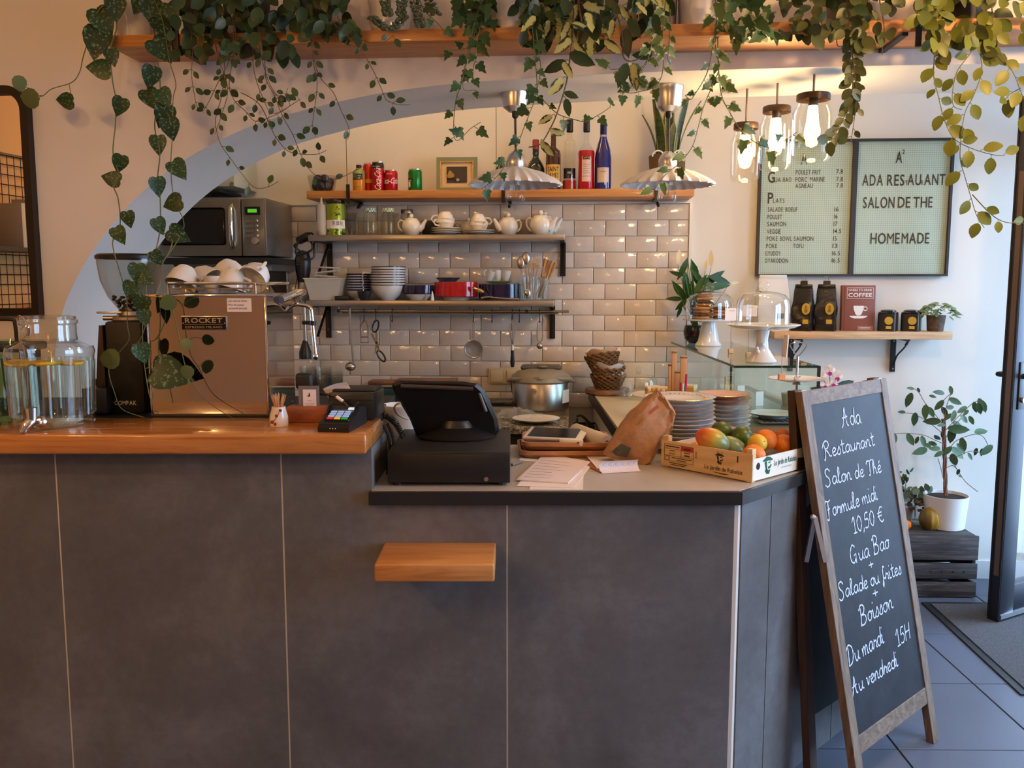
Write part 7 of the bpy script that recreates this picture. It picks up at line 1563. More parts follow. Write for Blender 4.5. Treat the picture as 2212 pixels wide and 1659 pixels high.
# ---- rack and books reflected in the mirror (left wall)
t = thing('wire_rack', 'black wire-mesh shelf rack on the left wall with books', 'rack', (-2.74, 1.75, 1.0))
wires = MB()
for k in range(27): wires.tube([(0, -.65 + .05 * k, 0), (0, -.65 + .05 * k, 1.1)], .0025, 4, caps=False)
for k in range(23): wires.tube([(0, -.65, .05 * k), (0, .65, .05 * k)], .0025, 4, caps=False)
o = part('wire_grid', wires, M['iron'], t, smooth=0); o['kind'] = 'stuff'
for z in (.1, .62): part('rack_shelf', MB().box((.1, 0, z), (.2, 1.3, .02)), M['iron'], t)
part('frame', MB().tube([(0, -.65, 0), (0, .65, 0), (0, .65, 1.1), (0, -.65, 1.1)], .01, 6, closed=True), M['iron'], t)
for k in range(14):
    h = .2 + .05 * rnd.random(); c = rnd.choice([(206, 196, 184), (220, 210, 200), (150, 50, 40), (60, 60, 66), (190, 170, 140), (226, 220, 214)])
    single('book', MB().rbox((0, 0, h / 2), (.15, .026, h), .002), plain('book_cover', srgb(*c), .6), ['red-brown', 'grey', 'white', 'cream', 'pale'][k % 5] + ' spined book standing %s on the wire rack' % ['far left', 'left', 'second left', 'third left', 'fourth left', 'fifth left', 'mid left', 'middle', 'mid right', 'fifth right', 'fourth right', 'third right', 'second right', 'far right'][k], 'book', (-2.64, 1.52 + .032 * k, 1.111 + (.52 if k > 7 else 0)), group='books on the wire rack')
# ================================================================= plants
def leaf_mesh(name, edge, spine_n=None, fold=.18, curl=-.12, mats=None, wav=0.0):
    """edge: right-hand outline from base to tip (x, y); mirrored. local +Y runs to the tip, +Z is the upper face"""
    n = len(edge); v = []; f = []
    def zz(x, y): return fold * abs(x) + curl * y * y + wav * math.sin(y * 14) * abs(x)
    for x, y in edge: v.append((0, max(0, min(1, y)) if y > 0 else y * .3, zz(0, max(0, y))))
    for s in (1, -1):
        for x, y in edge: v.append((s * x, y, zz(x, y)))
    for k in range(n - 1):
        f.append((k, n + k, n + k + 1, k + 1)); f.append((k, k + 1, 2 * n + k + 1, 2 * n + k))
    me = bpy.data.meshes.new(name); me.from_pydata(v, [], f); me.materials.append(mats); bm = bmesh.new(); bm.from_mesh(me); bmesh.ops.remove_doubles(bm, verts=bm.verts, dist=1e-4); bmesh.ops.recalc_face_normals(bm, faces=bm.faces); bm.to_mesh(me); bm.free()
    me.polygons.foreach_set('use_smooth', [True] * len(me.polygons)); return me
def leafmat(name, c0, c1, spots=None, centre=None, scale=9, rough=.42, edge=None):
    m, nt, b = newmat(name); setp(b, c0, rough, 0, .4); tc = nt.nodes.new('ShaderNodeTexCoord'); oi = nt.nodes.new('ShaderNodeObjectInfo')
    ad = nt.nodes.new('ShaderNodeVectorMath'); ad.operation = 'ADD'; sc = nt.nodes.new('ShaderNodeVectorMath'); sc.operation = 'SCALE'; sc.inputs['Scale'].default_value = 1; cb = nt.nodes.new('ShaderNodeCombineXYZ')
    mu = nt.nodes.new('ShaderNodeMath'); mu.operation = 'MULTIPLY'; mu.inputs[1].default_value = 50; nt.links.new(oi.outputs['Random'], mu.inputs[0]); nt.links.new(mu.outputs[0], cb.inputs['Z'])
    nt.links.new(tc.outputs['Object'], ad.inputs[0]); nt.links.new(cb.outputs[0], ad.inputs[1])
    base = ramp(nt, oi.outputs['Random'], [(0, c0), (1, c1)]); out = base
    def mix(fac, a, bcol):
        mx = nt.nodes.new('ShaderNodeMix'); mx.data_type = 'RGBA'; nt.links.new(fac, mx.inputs[0]); nt.links.new(a, mx.inputs[6]); mx.inputs[7].default_value = (*bcol, 1); return mx.outputs[2]
    if spots:
        n1 = noise(nt, ad.outputs[0], scale, 3, .6); fac = ramp(nt, n1, [(.56, (0, 0, 0)), (.62, (1, 1, 1))]); out = mix(fac, out, spots)
    if centre or edge:
        sx = nt.nodes.new('ShaderNodeSeparateXYZ'); nt.links.new(tc.outputs['Object'], sx.inputs[0]); ab = nt.nodes.new('ShaderNodeMath'); ab.operation = 'ABSOLUTE'; nt.links.new(sx.outputs['X'], ab.inputs[0])
        n2 = noise(nt, ad.outputs[0], 5, 3, .6); s2 = nt.nodes.new('ShaderNodeMath'); s2.operation = 'MULTIPLY_ADD'; s2.inputs[1].default_value = .35; nt.links.new(n2, s2.inputs[0]); nt.links.new(ab.outputs[0], s2.inputs[2])
        if centre: out = mix(ramp(nt, s2.outputs[0], [(.29, (1, 1, 1)), (.33, (0, 0, 0))]), out, centre)
        if edge: out = mix(ramp(nt, s2.outputs[0], [(.42, (0, 0, 0)), (.47, (1, 1, 1))]), out, edge)
    nt.links.new(out, b.inputs['Base Color']); b.inputs['Transmission Weight'].default_value = 0
    try: b.inputs['Subsurface Weight'].default_value = 0
    except Exception: pass
    return m
HEART = [(.0, .06), (.16, -.10), (.34, -.07), (.45, .10), (.46, .28), (.38, .52), (.22, .76), (.08, .94), (0, 1.04)]
OVAL = [(0, 0), (.16, .08), (.30, .28), (.34, .48), (.28, .70), (.14, .90), (0, 1)]
ROUND = [(0, 0), (.25, .06), (.42, .28), (.42, .55), (.28, .82), (0, 1)]
IVY = [(0, .02), (.18, -.10), (.36, -.06), (.50, .16), (.30, .30), (.34, .52), (.17, .62), (.10, .82), (0, 1)]
LANCE = [(0, 0), (.07, .12), (.14, .35), (.15, .55), (.10, .78), (.04, .93), (0, 1)]
ELLI = [(0, 0), (.13, .10), (.22, .32), (.22, .55), (.14, .80), (.03, .96), (0, 1.02)]
L = {}
L['pothos'] = leaf_mesh('pothos_leaf', HEART, mats=leafmat('satin_pothos_leaf', srgb(24, 48, 24), srgb(38, 66, 32), spots=srgb(96, 124, 92), scale=9))
L['pothos_pale'] = leaf_mesh('pothos_leaf_underside', ROUND, mats=leafmat('pale_leaf_underside', srgb(92, 110, 72), srgb(84, 102, 64)), fold=-.1)
L['hoya'] = leaf_mesh('hoya_leaf', OVAL, mats=leafmat('small_hoya_leaf', srgb(40, 60, 32), srgb(62, 82, 44)))
L['dense'] = leaf_mesh('dark_leaf', OVAL, mats=leafmat('dark_green_leaf', srgb(22, 42, 20), srgb(46, 70, 32)))
L['ivy'] = leaf_mesh('ivy_leaf', IVY, mats=leafmat('ivy_green', srgb(36, 66, 34), srgb(66, 100, 56)), wav=.05)
L['ivyv'] = leaf_mesh('variegated_ivy_leaf', IVY, mats=leafmat('variegated_ivy_green', srgb(58, 88, 46), srgb(96, 122, 66), edge=srgb(176, 184, 140)), wav=.05)
L['vhoya'] = leaf_mesh('variegated_leaf', ELLI, mats=leafmat('variegated_hoya_leaf', srgb(28, 52, 22), srgb(48, 70, 30), centre=srgb(182, 180, 112)))
L['vgreen'] = leaf_mesh('long_green_leaf', ELLI, mats=leafmat('long_green_leaf_green', srgb(24, 46, 22), srgb(44, 66, 32)))
L['lime'] = leaf_mesh('oval_leaf', OVAL, mats=leafmat('olive_oval_leaf', srgb(82, 96, 32), srgb(112, 122, 48)))
L['olive'] = leaf_mesh('oval_leaf', OVAL, mats=leafmat('dull_oval_leaf', srgb(66, 76, 38), srgb(88, 94, 48)))
L['ficus'] = leaf_mesh('ficus_leaf', ELLI, mats=leafmat('ficus_green', srgb(54, 84, 50), srgb(92, 122, 84)))
L['lily'] = leaf_mesh('lily_leaf', [(0, 0), (.04, .1), (.12, .32), (.135, .5), (.095, .75), (.03, .93), (0, 1)], mats=leafmat('lily_green', srgb(30, 66, 26), srgb(50, 92, 40)), curl=-.35)
L['eucalyptus'] = leaf_mesh('eucalyptus_leaf', OVAL, mats=leafmat('grey_green_leaf', srgb(74, 100, 86), srgb(102, 128, 110)))
stemm = plain('vine_stem', srgb(98, 104, 62), .6); stemb = plain('brown_vine_stem', srgb(96, 72, 50), .6)

def put_leaf(kind, parent, p, d, size, face=None, jit=.5, r_=rnd):
    y = Vector(d).normalized(); n = Vector(face) if face is not None else (Vector((0, 0, ZC)) - Vector(p)).normalized()
    n = n + Vector((r_.uniform(-1, 1), r_.uniform(-.4, .4), r_.uniform(-.6, 1))) * jit
    z = n - y * n.dot(y)
    if z.length < 1e-3: z = y.orthogonal()
    z.normalize(); x = y.cross(z); q = Vector(p) - Vector(parent.location)
    o = bpy.data.objects.new('leaf', L[kind]); link(o, parent)
    o.matrix_basis = Matrix(((x.x * size, y.x * size, z.x * size, q.x), (x.y * size, y.y * size, z.y * size, q.y), (x.z * size, y.z * size, z.z * size, q.z), (0, 0, 0, 1))); return o
def imgdir(deg, tilt=0.0): a = R(deg); return Vector((math.cos(a), tilt, -math.sin(a)))     # 0 right, 90 down
WV = 2.765
STEMS = {}
def wcurve(py, deep=None):
    if deep is None: return WV
    f = max(0, min(1, (py - 280) / 300)); f = f * f * (3 - 2 * f); return WV + (deep - WV) * f
def vine(plant, pts, kind, size, gap, deep=None, r=.0016, mat=None, seed=1, two=False, first=0, wob=.012, kinds=None, woff=0.0, petiole=.4):
    rr = random.Random(seed); loc = Vector(plant.location)
    P = []; STEMS.setdefault(plant.name, [])
    for k, (a, b) in enumerate(pts): P.append(at(a, b, w=wcurve(b, deep) + woff + (rr.uniform(-1, 1) * wob if k else 0)))
    C = spline(P, 6); part('stem', MB().tube([c - loc for c in C], [r * (1.15 - .5 * i / len(C)) for i in range(len(C))], 5), mat or stemm, plant)
    STEMS[plant.name] += C
    if not gap: return C
    mp = mpp(P[0]); acc = first; side = rr.choice((-1, 1)); tot = 0
    for a, b in zip(C, C[1:]):
        sg = (b - a).length / mp; acc += sg
        if acc >= gap:
            acc = rr.uniform(-.25, .25) * gap; tdir = (b - a).normalized(); perp = Vector((tdir.z, 0, -tdir.x)); 
            for sd in ((side, -side) if two else (side,)):
                s = size * rr.uniform(.7, 1.15) * mp; d = tdir * rr.uniform(.1, .7) + perp * sd * rr.uniform(.6, 1.1) + Vector((0, rr.uniform(-.5, .3), -.25))
                pe = b + d.normalized() * s * petiole
                if petiole > .15: part('petiole', MB().tube([b - loc, pe - loc], r * .6, 4, caps=False), mat or stemm, plant)
                put_leaf((rr.choice(kinds) if kinds else kind), plant, pe, d + Vector((0, 0, -.3)), s, r_=rr)
            side = -side
    return C
def explicit(plant, kind, lst, deep=None, jit=.25, woff=-.006):
    for (a, b, s, ang) in lst:
        w_ = wcurve(b, deep) + woff + rnd.uniform(-.01, .006); c = at(a, b, w=w_); m = mpp(c); d = imgdir(ang, rnd.uniform(-.2, .2)).normalized(); base = c - d * s * m * .5; put_leaf(kind, plant, base, d, s * m, jit=jit); near = min(STEMS.get(plant.name) or [base], key=lambda v: (v - base).length); dl = (near - base).length
        if .004 < dl < .13: l0 = Vector(plant.location); part('petiole', MB().tube(spline([near - l0, (near + base) / 2 + Vector((0, -.004, .006)) - l0, base - l0], 3), .0011, 4, caps=False), stemm, plant)
def clump(plant, kinds, n, x0, x1, y0, y1, s0, s1, seed, wr=(2.70, 2.84)):
    rr = random.Random(seed)
    for k in range(n):
        a = rr.uniform(x0, x1); b = y0 + (y1 - y0) * rr.random() ** 1.2; c = at(a, b, w=rr.uniform(*wr)); m = mpp(c); d = imgdir(rr.uniform(30, 150), rr.uniform(-.8, .1)); s = rr.uniform(s0, s1) * m
        put_leaf(rr.choice(kinds), plant, c, d, s, jit=.8, r_=rr)
def pot_plant(label, px, potmat, r0, r1, h, prof=None, name='trailing_plant', w_=2.885):
    p = PW(px, w_, 2.2365); t = thing(name, label, 'plant', p); s = mpp(p)
    pr = prof or [(0, 0), (r0 * .92, 0), (r0, .004), (r1, h), (r1 * .94, h), (r1 * .9, h - .02), (0, h - .02)]
    part('pot', MB().lathe(pr, 32), potmat, t); part('soil', MB().lathe([(0, h - .012), (r1 * .9, h - .014)], 20), plain('potting_soil', (.03, .02, .014), .95) if 'soil' not in M else M['soil'], t); return t
M['soil'] = plain('potting_soil', (.03, .02, .014), .95)
terr = plain('dark_pot', (.02, .018, .016), .5); wpot = plain('white_glazed_pot', (.76, .73, .70), .3, coat=.3); gpot = plain('grey_pot', srgb(110, 100, 92), .6)

# 1 satin pothos
t = pot_plant('satin pothos with silver-flecked heart leaves trailing down past the coffee grinder', 292, wpot, .055, .065, .15)
vine(t, [(300, -40), (262, -20), (250, 30), (252, 60), (238, 110), (243, 175), (250, 215), (249, 270), (244, 330), (256, 375), (246, 402), (254, 425), (259, 460), (258, 495), (243, 525), (258, 585), (273, 640), (275, 700), (278, 735), (252, 768), (235, 800), (248, 850), (264, 884), (312, 902)], 'pothos', 34, 0, deep=2.37, r=.002)
vine(t, [(300, -30), (215, 20), (190, 90), (179, 125), (172, 155), (155, 178), (112, 192), (88, 208), (60, 190), (28, 186)], 'pothos', 34, 0, r=.0018)
vine(t, [(310, -40), (322, 20), (335, 80), (342, 140), (346, 200), (334, 270), (345, 330), (340, 390), (346, 430), (345, 500), (330, 560), (311, 600), (308, 700), (310, 770), (322, 850), (336, 884)], 'pothos', 34, 0, deep=2.37, r=.002)
vine(t, [(318, -30), (350, 40), (366, 130), (380, 180), (374, 215), (372, 300), (369, 360), (376, 430), (396, 475), (392, 505), (356, 560), (318, 598)], 'pothos', 34, 0, deep=2.37, r=.0017)
vine(t, [(345, 500), (372, 520), (350, 570), (318, 605), (316, 690), (302, 735), (285, 745)], 'pothos', 30, 0, deep=2.37, r=.0015)
vine(t, [(340, 640), (368, 660), (385, 720), (395, 770), (405, 800), (440, 860), (505, 905)], 'pothos', 30, 0, deep=2.40, r=.0015)
explicit(t, 'pothos', [(225, 50, 60, 65), (208, 95, 66, 100), (210, 148, 48, 185), (243, 125, 36, 78), (350, 110, 56, 50), (325, 168, 46, 108), (326, 215, 46, 62), (356, 213, 42, 62), (352, 252, 50, 112), (369, 280, 46, 82), (342, 315, 40, 88), (387, 368, 46, 52), (341, 405, 40, 85), (371, 440, 46, 165), (345, 490, 36, 70), (388, 509, 46, 30), (258, 232, 40, 115), (258, 355, 38, 110), (238, 385, 40, 195), (278, 475, 34, 80), (259, 510, 38, 65), (339, 558, 32, 60), (296, 592, 42, 92), (281, 628, 38, 100), (304, 660, 42, 110), (318, 605, 32, 20), (138, 217, 40, 185), (312, 688, 34, 80), (308, 765, 42, 75), (250, 20, 50, 90), (330, 30, 55, 80), (300, 10, 46, 120), (352, 60, 50, 60), (372, 30, 46, 70)], deep=2.36)
explicit(t, 'pothos_pale', [(42, 180, 34, 90), (62, 212, 50, 190), (235, 775, 52, 180), (402, 743, 30, 10), (404, 805, 34, 100), (362, 655, 40, 150)], deep=2.36)
explicit(t, 'pothos', [(375, 810, 84, 15)], deep=2.40, jit=.1)
# small-leaved wax plants
def hoyaplant(label, px, vines, cl, seed, potm=terr):
    t = pot_plant(label, px, potm, .05, .06, .12)
    for k, v in enumerate(vines): vine(t, v, 'hoya', 19, 34, r=.0013, mat=stemb, seed=seed + k, two=(k % 2 == 0), woff=-.004 * k)
    clump(t, ['dense', 'hoya'], cl[0], cl[1], cl[2], -40, cl[3], 22, 46, seed + 50); return t
hoyaplant('dark leafy wax plant right of the shelf bracket with thin dangling runners', 435, [[(412, -20), (413, 60), (416, 120), (414, 165), (425, 228), (440, 243)], [(470, -20), (482, 100), (485, 160), (478, 210), (467, 250), (466, 272), (476, 310), (500, 345), (520, 372), (548, 404), (575, 405), (602, 392)], [(495, 0), (505, 60), (495, 130), (470, 180), (450, 222), (438, 240)], [(450, 0), (462, 60), (470, 120), (492, 190), (478, 250), (464, 290)]], (60, 370, 500, 105), 100)
hoyaplant('wax plant with crossing wiry runners over the blue arch edge', 545, [[(505, -10), (508, 60), (506, 110), (495, 180), (505, 215), (530, 240), (552, 262), (585, 252), (610, 240), (650, 213)], [(545, 0), (570, 120), (575, 172), (592, 205), (610, 250), (632, 290), (648, 330), (665, 362), (690, 384), (720, 389), (755, 375), (788, 357)], [(520, 200), (560, 225), (585, 275), (595, 295), (620, 325), (650, 333), (685, 333), (704, 325)], [(530, 20), (545, 90), (548, 150), (565, 205), (590, 245), (640, 220)], [(556, 40), (562, 110), (582, 180), (608, 215), (622, 190)]], (70, 495, 630, 110), 200)
hoyaplant('wax plant whose runners hang toward the picture frame', 680, [[(640, 0), (668, 60), (678, 140), (685, 180), (682, 215), (676, 260), (675, 276), (682, 296)], [(660, 20), (684, 150), (720, 200), (736, 237), (752, 272), (755, 290), (750, 302)], [(715, 10), (745, 62), (775, 100), (805, 150), (826, 197), (836, 217), (862, 226), (886, 226)], [(700, 20), (730, 60), (765, 80), (800, 92), (830, 90), (850, 76)]], (70, 620, 770, 75), 300, gpot)
# string succulent in the white tapered pot
t = pot_plant('succulent with stacked fleshy leaves spilling over a white tapered pot', 845, wpot, .055, .082, .17)
su = leafmat('grey_green_succulent', srgb(56, 72, 54), srgb(84, 98, 76)); sm = MB().sphere((0, 0, 0), 1, 8, 6, sc=(1, .55, .5)).mesh('fleshy_leaf', su)
for pts in ([(832, -20), (832, 5), (836, 20), (838, 32)], [(858, -20), (868, 5), (866, 25), (872, 38)], [(806, 38), (820, 52), (838, 62), (855, 58), (866, 42)], [(890, -10), (898, 15), (905, 40), (908, 56)], [(918, -20), (930, 10), (942, 30)]):
    C = spline([at(a, b, w=2.765) for a, b in pts], 6); part('stem', MB().tube([c - Vector(t.location) for c in C], .002, 5), stemm, t)
    for i, c in enumerate(C):
        if i % 2: continue
        for s in (-1, 1):
            o = part('leaf', sm, None, t, c - Vector(t.location) + Vector((s * .009, 0, 0)), (0, R(20 * s), i * .5)); o.scale = (.011, .011, .011)
vine(t, [(900, -20), (915, 20), (945, 50), (960, 70)], 'ivy', 24, 26, seed=5)
# ivy before the ribbed pot
t = pot_plant('small-leaved ivy in a ribbed white pot hanging a long bare strand', 1097, wpot, .058, .064, .16, prof=[(0, 0), (.056, 0), (.058, .004), (.064, .16), (.06, .16), (.058, .14), (0, .14)])
vine(t, [(1060, -30), (1040, 0), (1022, 60), (1015, 110), (1005, 140), (997, 180), (986, 212), (981, 250), (980, 285), (984, 302), (995, 300), (1015, 279), (1038, 264)], 'ivy', 25, 28, seed=21, petiole=.5)
vine(t, [(1060, -30), (1045, 30), (1032, 80), (1028, 120), (1022, 150), (1020, 180)], 'ivy', 30, 15, seed=22); vine(t, [(1050, -20), (1030, 40), (1018, 95), (985, 108), (960, 100)], 'ivy', 24, 22, seed=23)
clump(t, ['ivy'], 30, 985, 1065, -30, 60, 26, 40, 25)
vine(t, [(1020, 0), (1010, 120), (1000, 190), (1028, 195), (1035, 212)], 'ivy', 16, 45, seed=26, r=.001)
# big variegated wax plant
t = pot_plant('large wax plant with cream-centred variegated leaves above the lamps', 1255, terr, .065, .075, .15)
vine(t, [(1245, -30), (1253, 30), (1262, 58), (1290, 72), (1310, 82)], 'vhoya', 40, 0, r=.003, mat=stemb); vine(t, [(1240, 0), (1235, 90), (1228, 150), (1222, 185), (1205, 240), (1190, 275), (1168, 310), (1142, 318)], 'vhoya', 40, 0, r=.0028, mat=stemb); vine(t, [(1330, 20), (1345, 80), (1346, 120), (1358, 132), (1378, 128)], 'vhoya', 30, 0, r=.002, mat=stemb)
explicit(t, 'vhoya', [(1237, 33, 50, 115), (1287, 18, 58, 15), (1206, 68, 46, 100), (1216, 99, 48, 140), (1275, 98, 58, 95), (1292, 61, 46, 20), (1323, 101, 46, 40), (1257, 58, 46, 15), (1201, 187, 52, 130), (1226, 152, 42, 60), (1178, 258, 36, 150), (1204, 286, 36, 15), (1181, 321, 42, 50), (1370, 166, 54, 85), (1180, 62, 40, 110), (1255, 112, 48, 50), (1390, 12, 46, 130), (1350, 30, 40, 60), (1320, 62, 40, 100), (1236, 78, 40, 60), (1420, 5, 40, 30)], jit=.35)
explicit(t, 'vgreen', [(1183, 82, 58, 95), (1353, 92, 62, 85), (1257, 128, 62, 25), (1199, 144, 54, 155), (1345, 162, 56, 110), (1388, 119, 46, 175), (1226, 232, 40, 80), (1234, 205, 34, 20), (1215, 20, 56, 80), (1260, 80, 50, 120), (1310, 40, 56, 70), (1165, 35, 50, 100), (1370, 60, 50, 60), (1400, 30, 50, 100), (1160, 80, 46, 80)], jit=.4)
clump(t, ['vgreen', 'vgreen', 'vhoya', 'dense'], 46, 1140, 1430, -40, 60, 40, 62, 41)
# plain ivy left of it
t = pot_plant('green ivy trailing in front of the left fluted lamp', 1165, terr, .05, .058, .12, w_=2.87)
vine(t, [(1140, -20), (1150, 60), (1156, 130), (1160, 180), (1156, 212), (1145, 242), (1132, 275), (1118, 312), (1096, 350), (1070, 385), (1040, 408)], 'ivy', 28, 26, seed=31, woff=-.02, deep=2.72)
vine(t, [(1150, 0), (1162, 100), (1168, 150), (1160, 200), (1175, 218), (1205, 246), (1240, 258), (1264, 262), (1290, 250), (1318, 232)], 'ivy', 22, 34, seed=32, woff=-.02); clump(t, ['ivy', 'dense'], 26, 1120, 1200, -40, 110, 26, 44, 33)
# variegated ivy right
t = pot_plant('variegated ivy hanging down to the right lamp cup', 1420, gpot, .055, .062, .13)
vine(t, [(1440, -20), (1432, 60), (1433, 110), (1432, 150), (1424, 176), (1408, 190), (1388, 196), (1365, 201), (1342, 198)], 'ivyv', 27, 22, seed=51); vine(t, [(1405, 0), (1412, 60), (1404, 110), (1392, 145), (1372, 165), (1350, 150), (1320, 150)], 'ivyv', 30, 20, seed=52); vine(t, [(1420, 10), (1412, 70), (1402, 120), (1382, 155), (1362, 190), (1340, 202)], 'ivy', 26, 24, seed=53); vine(t, [(1448, 20), (1447, 60), (1444, 110), (1442, 130)], 'ivyv', 18, 24, seed=54)
# ivy over the jar lamps
t = pot_plant('variegated ivy in a white pot with strands reaching the lamp shade and jar lamps', 1508, wpot, .06, .066, .15)
vine(t, [(1545, -30), (1547, 40), (1546, 70), (1546, 110), (1554, 145), (1540, 182), (1520, 230), (1510, 268), (1496, 315), (1470, 350), (1440, 375), (1418, 402), (1410, 420)], 'ivyv', 27, 22, seed=61, deep=2.74)
vine(t, [(1550, 80), (1553, 160), (1560, 210), (1576, 242), (1596, 276), (1620, 300), (1660, 318), (1700, 300), (1722, 285)], 'ivyv', 30, 26, seed=62); vine(t, [(1560, -10), (1568, 30), (1590, 70), (1618, 75), (1635, 55)], 'ivyv', 28, 20, seed=63); vine(t, [(1545, 60), (1530, 150), (1500, 205), (1490, 215), (1480, 205)], 'ivyv', 22, 24, seed=64)
clump(t, ['ivyv', 'ivy'], 42, 1545, 1670, -30, 80, 26, 44, 65)
# dull oval plant
t = pot_plant('olive-leaved trailing plant hanging in one dense tail right of the jar lamps', 1830, gpot, .06, .066, .14)
vine(t, [(1828, -10), (1838, 90), (1843, 140), (1841, 190), (1836, 220), (1823, 255), (1806, 285), (1786, 310)], 'olive', 30, 12, seed=71, two=True, petiole=.1, mat=stemb); vine(t, [(1835, 60), (1846, 160), (1849, 215), (1845, 260), (1838, 306)], 'olive', 20, 20, seed=72, mat=stemb); vine(t, [(1775, 40), (1775, 90), (1768, 108)], 'olive', 16, 0, mat=stemb); vine(t, [(1805, 40), (1808, 95), (1818, 100)], 'olive', 16, 0, mat=stemb)
clump(t, ['olive', 'dense', 'olive'], 85, 1690, 1950, -40, 72, 26, 44, 73); clump(t, ['olive'], 16, 1815, 1870, 60, 110, 28, 38, 74); vine(t, [(1900, 0), (1910, 60), (1906, 100), (1906, 118)], 'olive', 14, 0, mat=stemb)
# white tumbler pot behind it
single('white_planter', MB().lathe([(0, 0), (.05, 0), (.055, .15), (.05, .15), (.046, .01), (0, .01)], 28), wpot, 'white cylinder planter behind the olive-leaved plant', 'pot', PW(1888, 2.9, 2.2365))
# yellow green ovals at the right
t = pot_plant('yellow-green oval-leaved vine hanging over the right letter board', 2080, terr, .062, .07, .14)
vine(t, [(2030, -10), (2022, 60), (2018, 130), (2017, 166), (2026, 204), (2041, 262), (2062, 300), (2100, 321), (2148, 335), (2170, 336)], 'lime', 36, 24, seed=81, petiole=.2); vine(t, [(2125, 0), (2115, 70), (2098, 112), (2070, 150), (2060, 182), (2057, 214), (2062, 231), (2078, 237)], 'lime', 36, 24, seed=82, petiole=.2)
vine(t, [(2110, 20), (2114, 95), (2121, 150), (2106, 200), (2086, 240), (2078, 282), (2074, 340), (2084, 380), (2098, 428), (2110, 466), (2126, 492)], 'lime', 38, 24, seed=83, petiole=.2); vine(t, [(2140, 0), (2152, 80), (2166, 122), (2190, 160), (2206, 200), (2225, 240)], 'lime', 38, 24, seed=84, petiole=.2); vine(t, [(2100, 420), (2140, 462), (2172, 480), (2212, 482)], 'lime', 26, 34, seed=85, petiole=.2); vine(t, [(2205, 190), (2180, 205), (2172, 216)], 'lime', 34, 12, seed=86, petiole=.2)
clump(t, ['lime', 'olive', 'lime'], 75, 1985, 2215, -40, 95, 32, 48, 87); clump(t, ['olive', 'lime'], 16, 2000, 2160, 60, 120, 30, 44, 88)

# ---- ficus and its neighbours on the crate
Yf = 4.13; p = PY(2040, Yf, zcr); t = thing('ficus', 'weeping fig with a braided trunk in a white pot on the crate', 'plant', p); loc = Vector(p); s_ = mpp(p)
hp2 = at(2040, 1068, Y=Yf).z - zcr
part('pot', MB().lathe([(0, 0), (.082, 0), (.086, .004), (.100, hp2), (.096, hp2), (.092, hp2 - .02), (0, hp2 - .02)], 36), plain('white_planter', (.78, .78, .78), .35), t); part('soil', MB().lathe([(0, hp2 - .012), (.094, hp2 - .014)], 24), M['soil'], t)
bark = plain('ficus_bark', srgb(122, 84, 66), .8); F_ = lambda a, b, dy=0: at(a, b, Y=Yf + dy) - loc
for k in range(3):
    pts = []
    for q in range(12): f = q / 11; y = 1072 - (1072 - 905) * f; pts.append(F_(2043 - 5 * f + 3 * math.cos(f * 9 + 2.1 * k), y, .006 * math.sin(f * 9 + 2.1 * k)))
    part('trunk', MB().tube(pts, .0052, 6), bark, t)
for b in ([(2040, 900), (2036, 870), (2054, 850)], [(2038, 920), (2020, 895), (1998, 870), (1985, 848), (1972, 838)], [(2040, 940), (2010, 915), (1976, 895), (1950, 892)], [(2041, 960), (2018, 950), (1995, 940), (1960, 936), (1932, 937)], [(2042, 930), (2065, 905), (2085, 886), (2100, 872), (2120, 862)], [(2043, 985), (2062, 955), (2090, 942), (2112, 938), (2126, 946), (2136, 966)], [(2044, 990), (2070, 985), (2095, 975), (2118, 978)], [(2045, 1010), (2060, 1005), (2070, 1018)], [(2040, 910), (2044, 880), (2056, 845)], [(2041, 950), (2056, 925), (2080, 900)], [(2039, 1040), (2032, 1010), (2026, 990)], [(2045,1010),(2062,1008),(2085,1040),(2112,1062)]):
    part('branch', MB().tube(spline([F_(a, c, rnd.uniform(-.03, .03)) for a, c in b], 4), .0016, 5), bark, t)
FIC = [(1968, 839, 15, 190), (1964, 862, 30, 110), (1984, 842, 12, 60), (2030, 848, 24, 190), (2054, 842, 18, 80), (2030, 874, 26, 120), (2014, 856, 14, 10), (1999, 888, 30, 95), (2011, 889, 24, 60), (1976, 904, 28, 90), (1949, 890, 14, 180), (2016, 910, 32, 175), (2062, 866, 26, 25), (2080, 884, 22, 150), (2060, 897, 24, 110), (2087, 891, 15, 130), (2098, 907, 20, 60), (2082, 904, 24, 40), (2067, 917, 28, 20), (2068, 927, 40, 5), (2056, 938, 34, 95), (2118, 932, 32, -10), (2037, 937, 18, 95), (2024, 945, 20, 40), (1994, 952, 24, 70), (1966, 948, 28, 60), (1981, 950, 16, 110), (1990, 974, 32, 165), (2014, 958, 20, 20), (2021, 969, 22, 180), (2080, 958, 28, 75), (2067, 977, 34, 40), (2060, 992, 32, 65), (2029, 980, 20, 150), (2133, 971, 30, 140), (2121, 976, 16, 95), (2108, 975, 16, 100), (2118, 869, 22, 60), (2124, 876, 26, 70), (2115, 881, 26, 70), (2106, 878, 22, 80), (2047, 973, 24, 130), (2070, 1019, 14, 100), (2074, 1028, 12, 20), (1932, 947, 24, 95), (2040, 888, 22, 60), (2048, 900, 20, 140), (2075, 968, 26, 50), (2052, 880, 20, 0), (2035, 918, 18, 180), (2003, 962, 18, 30), (2095, 985, 16, 60)]
for a, b, s, ang in FIC:
    c = at(a, b, Y=Yf + rnd.uniform(-.05, .05)); m = mpp(c); d = imgdir(ang, rnd.uniform(-.3, .3)).normalized(); put_leaf('ficus', t, c - d * s * m * .5, d, s * m * 1.15, jit=.5)
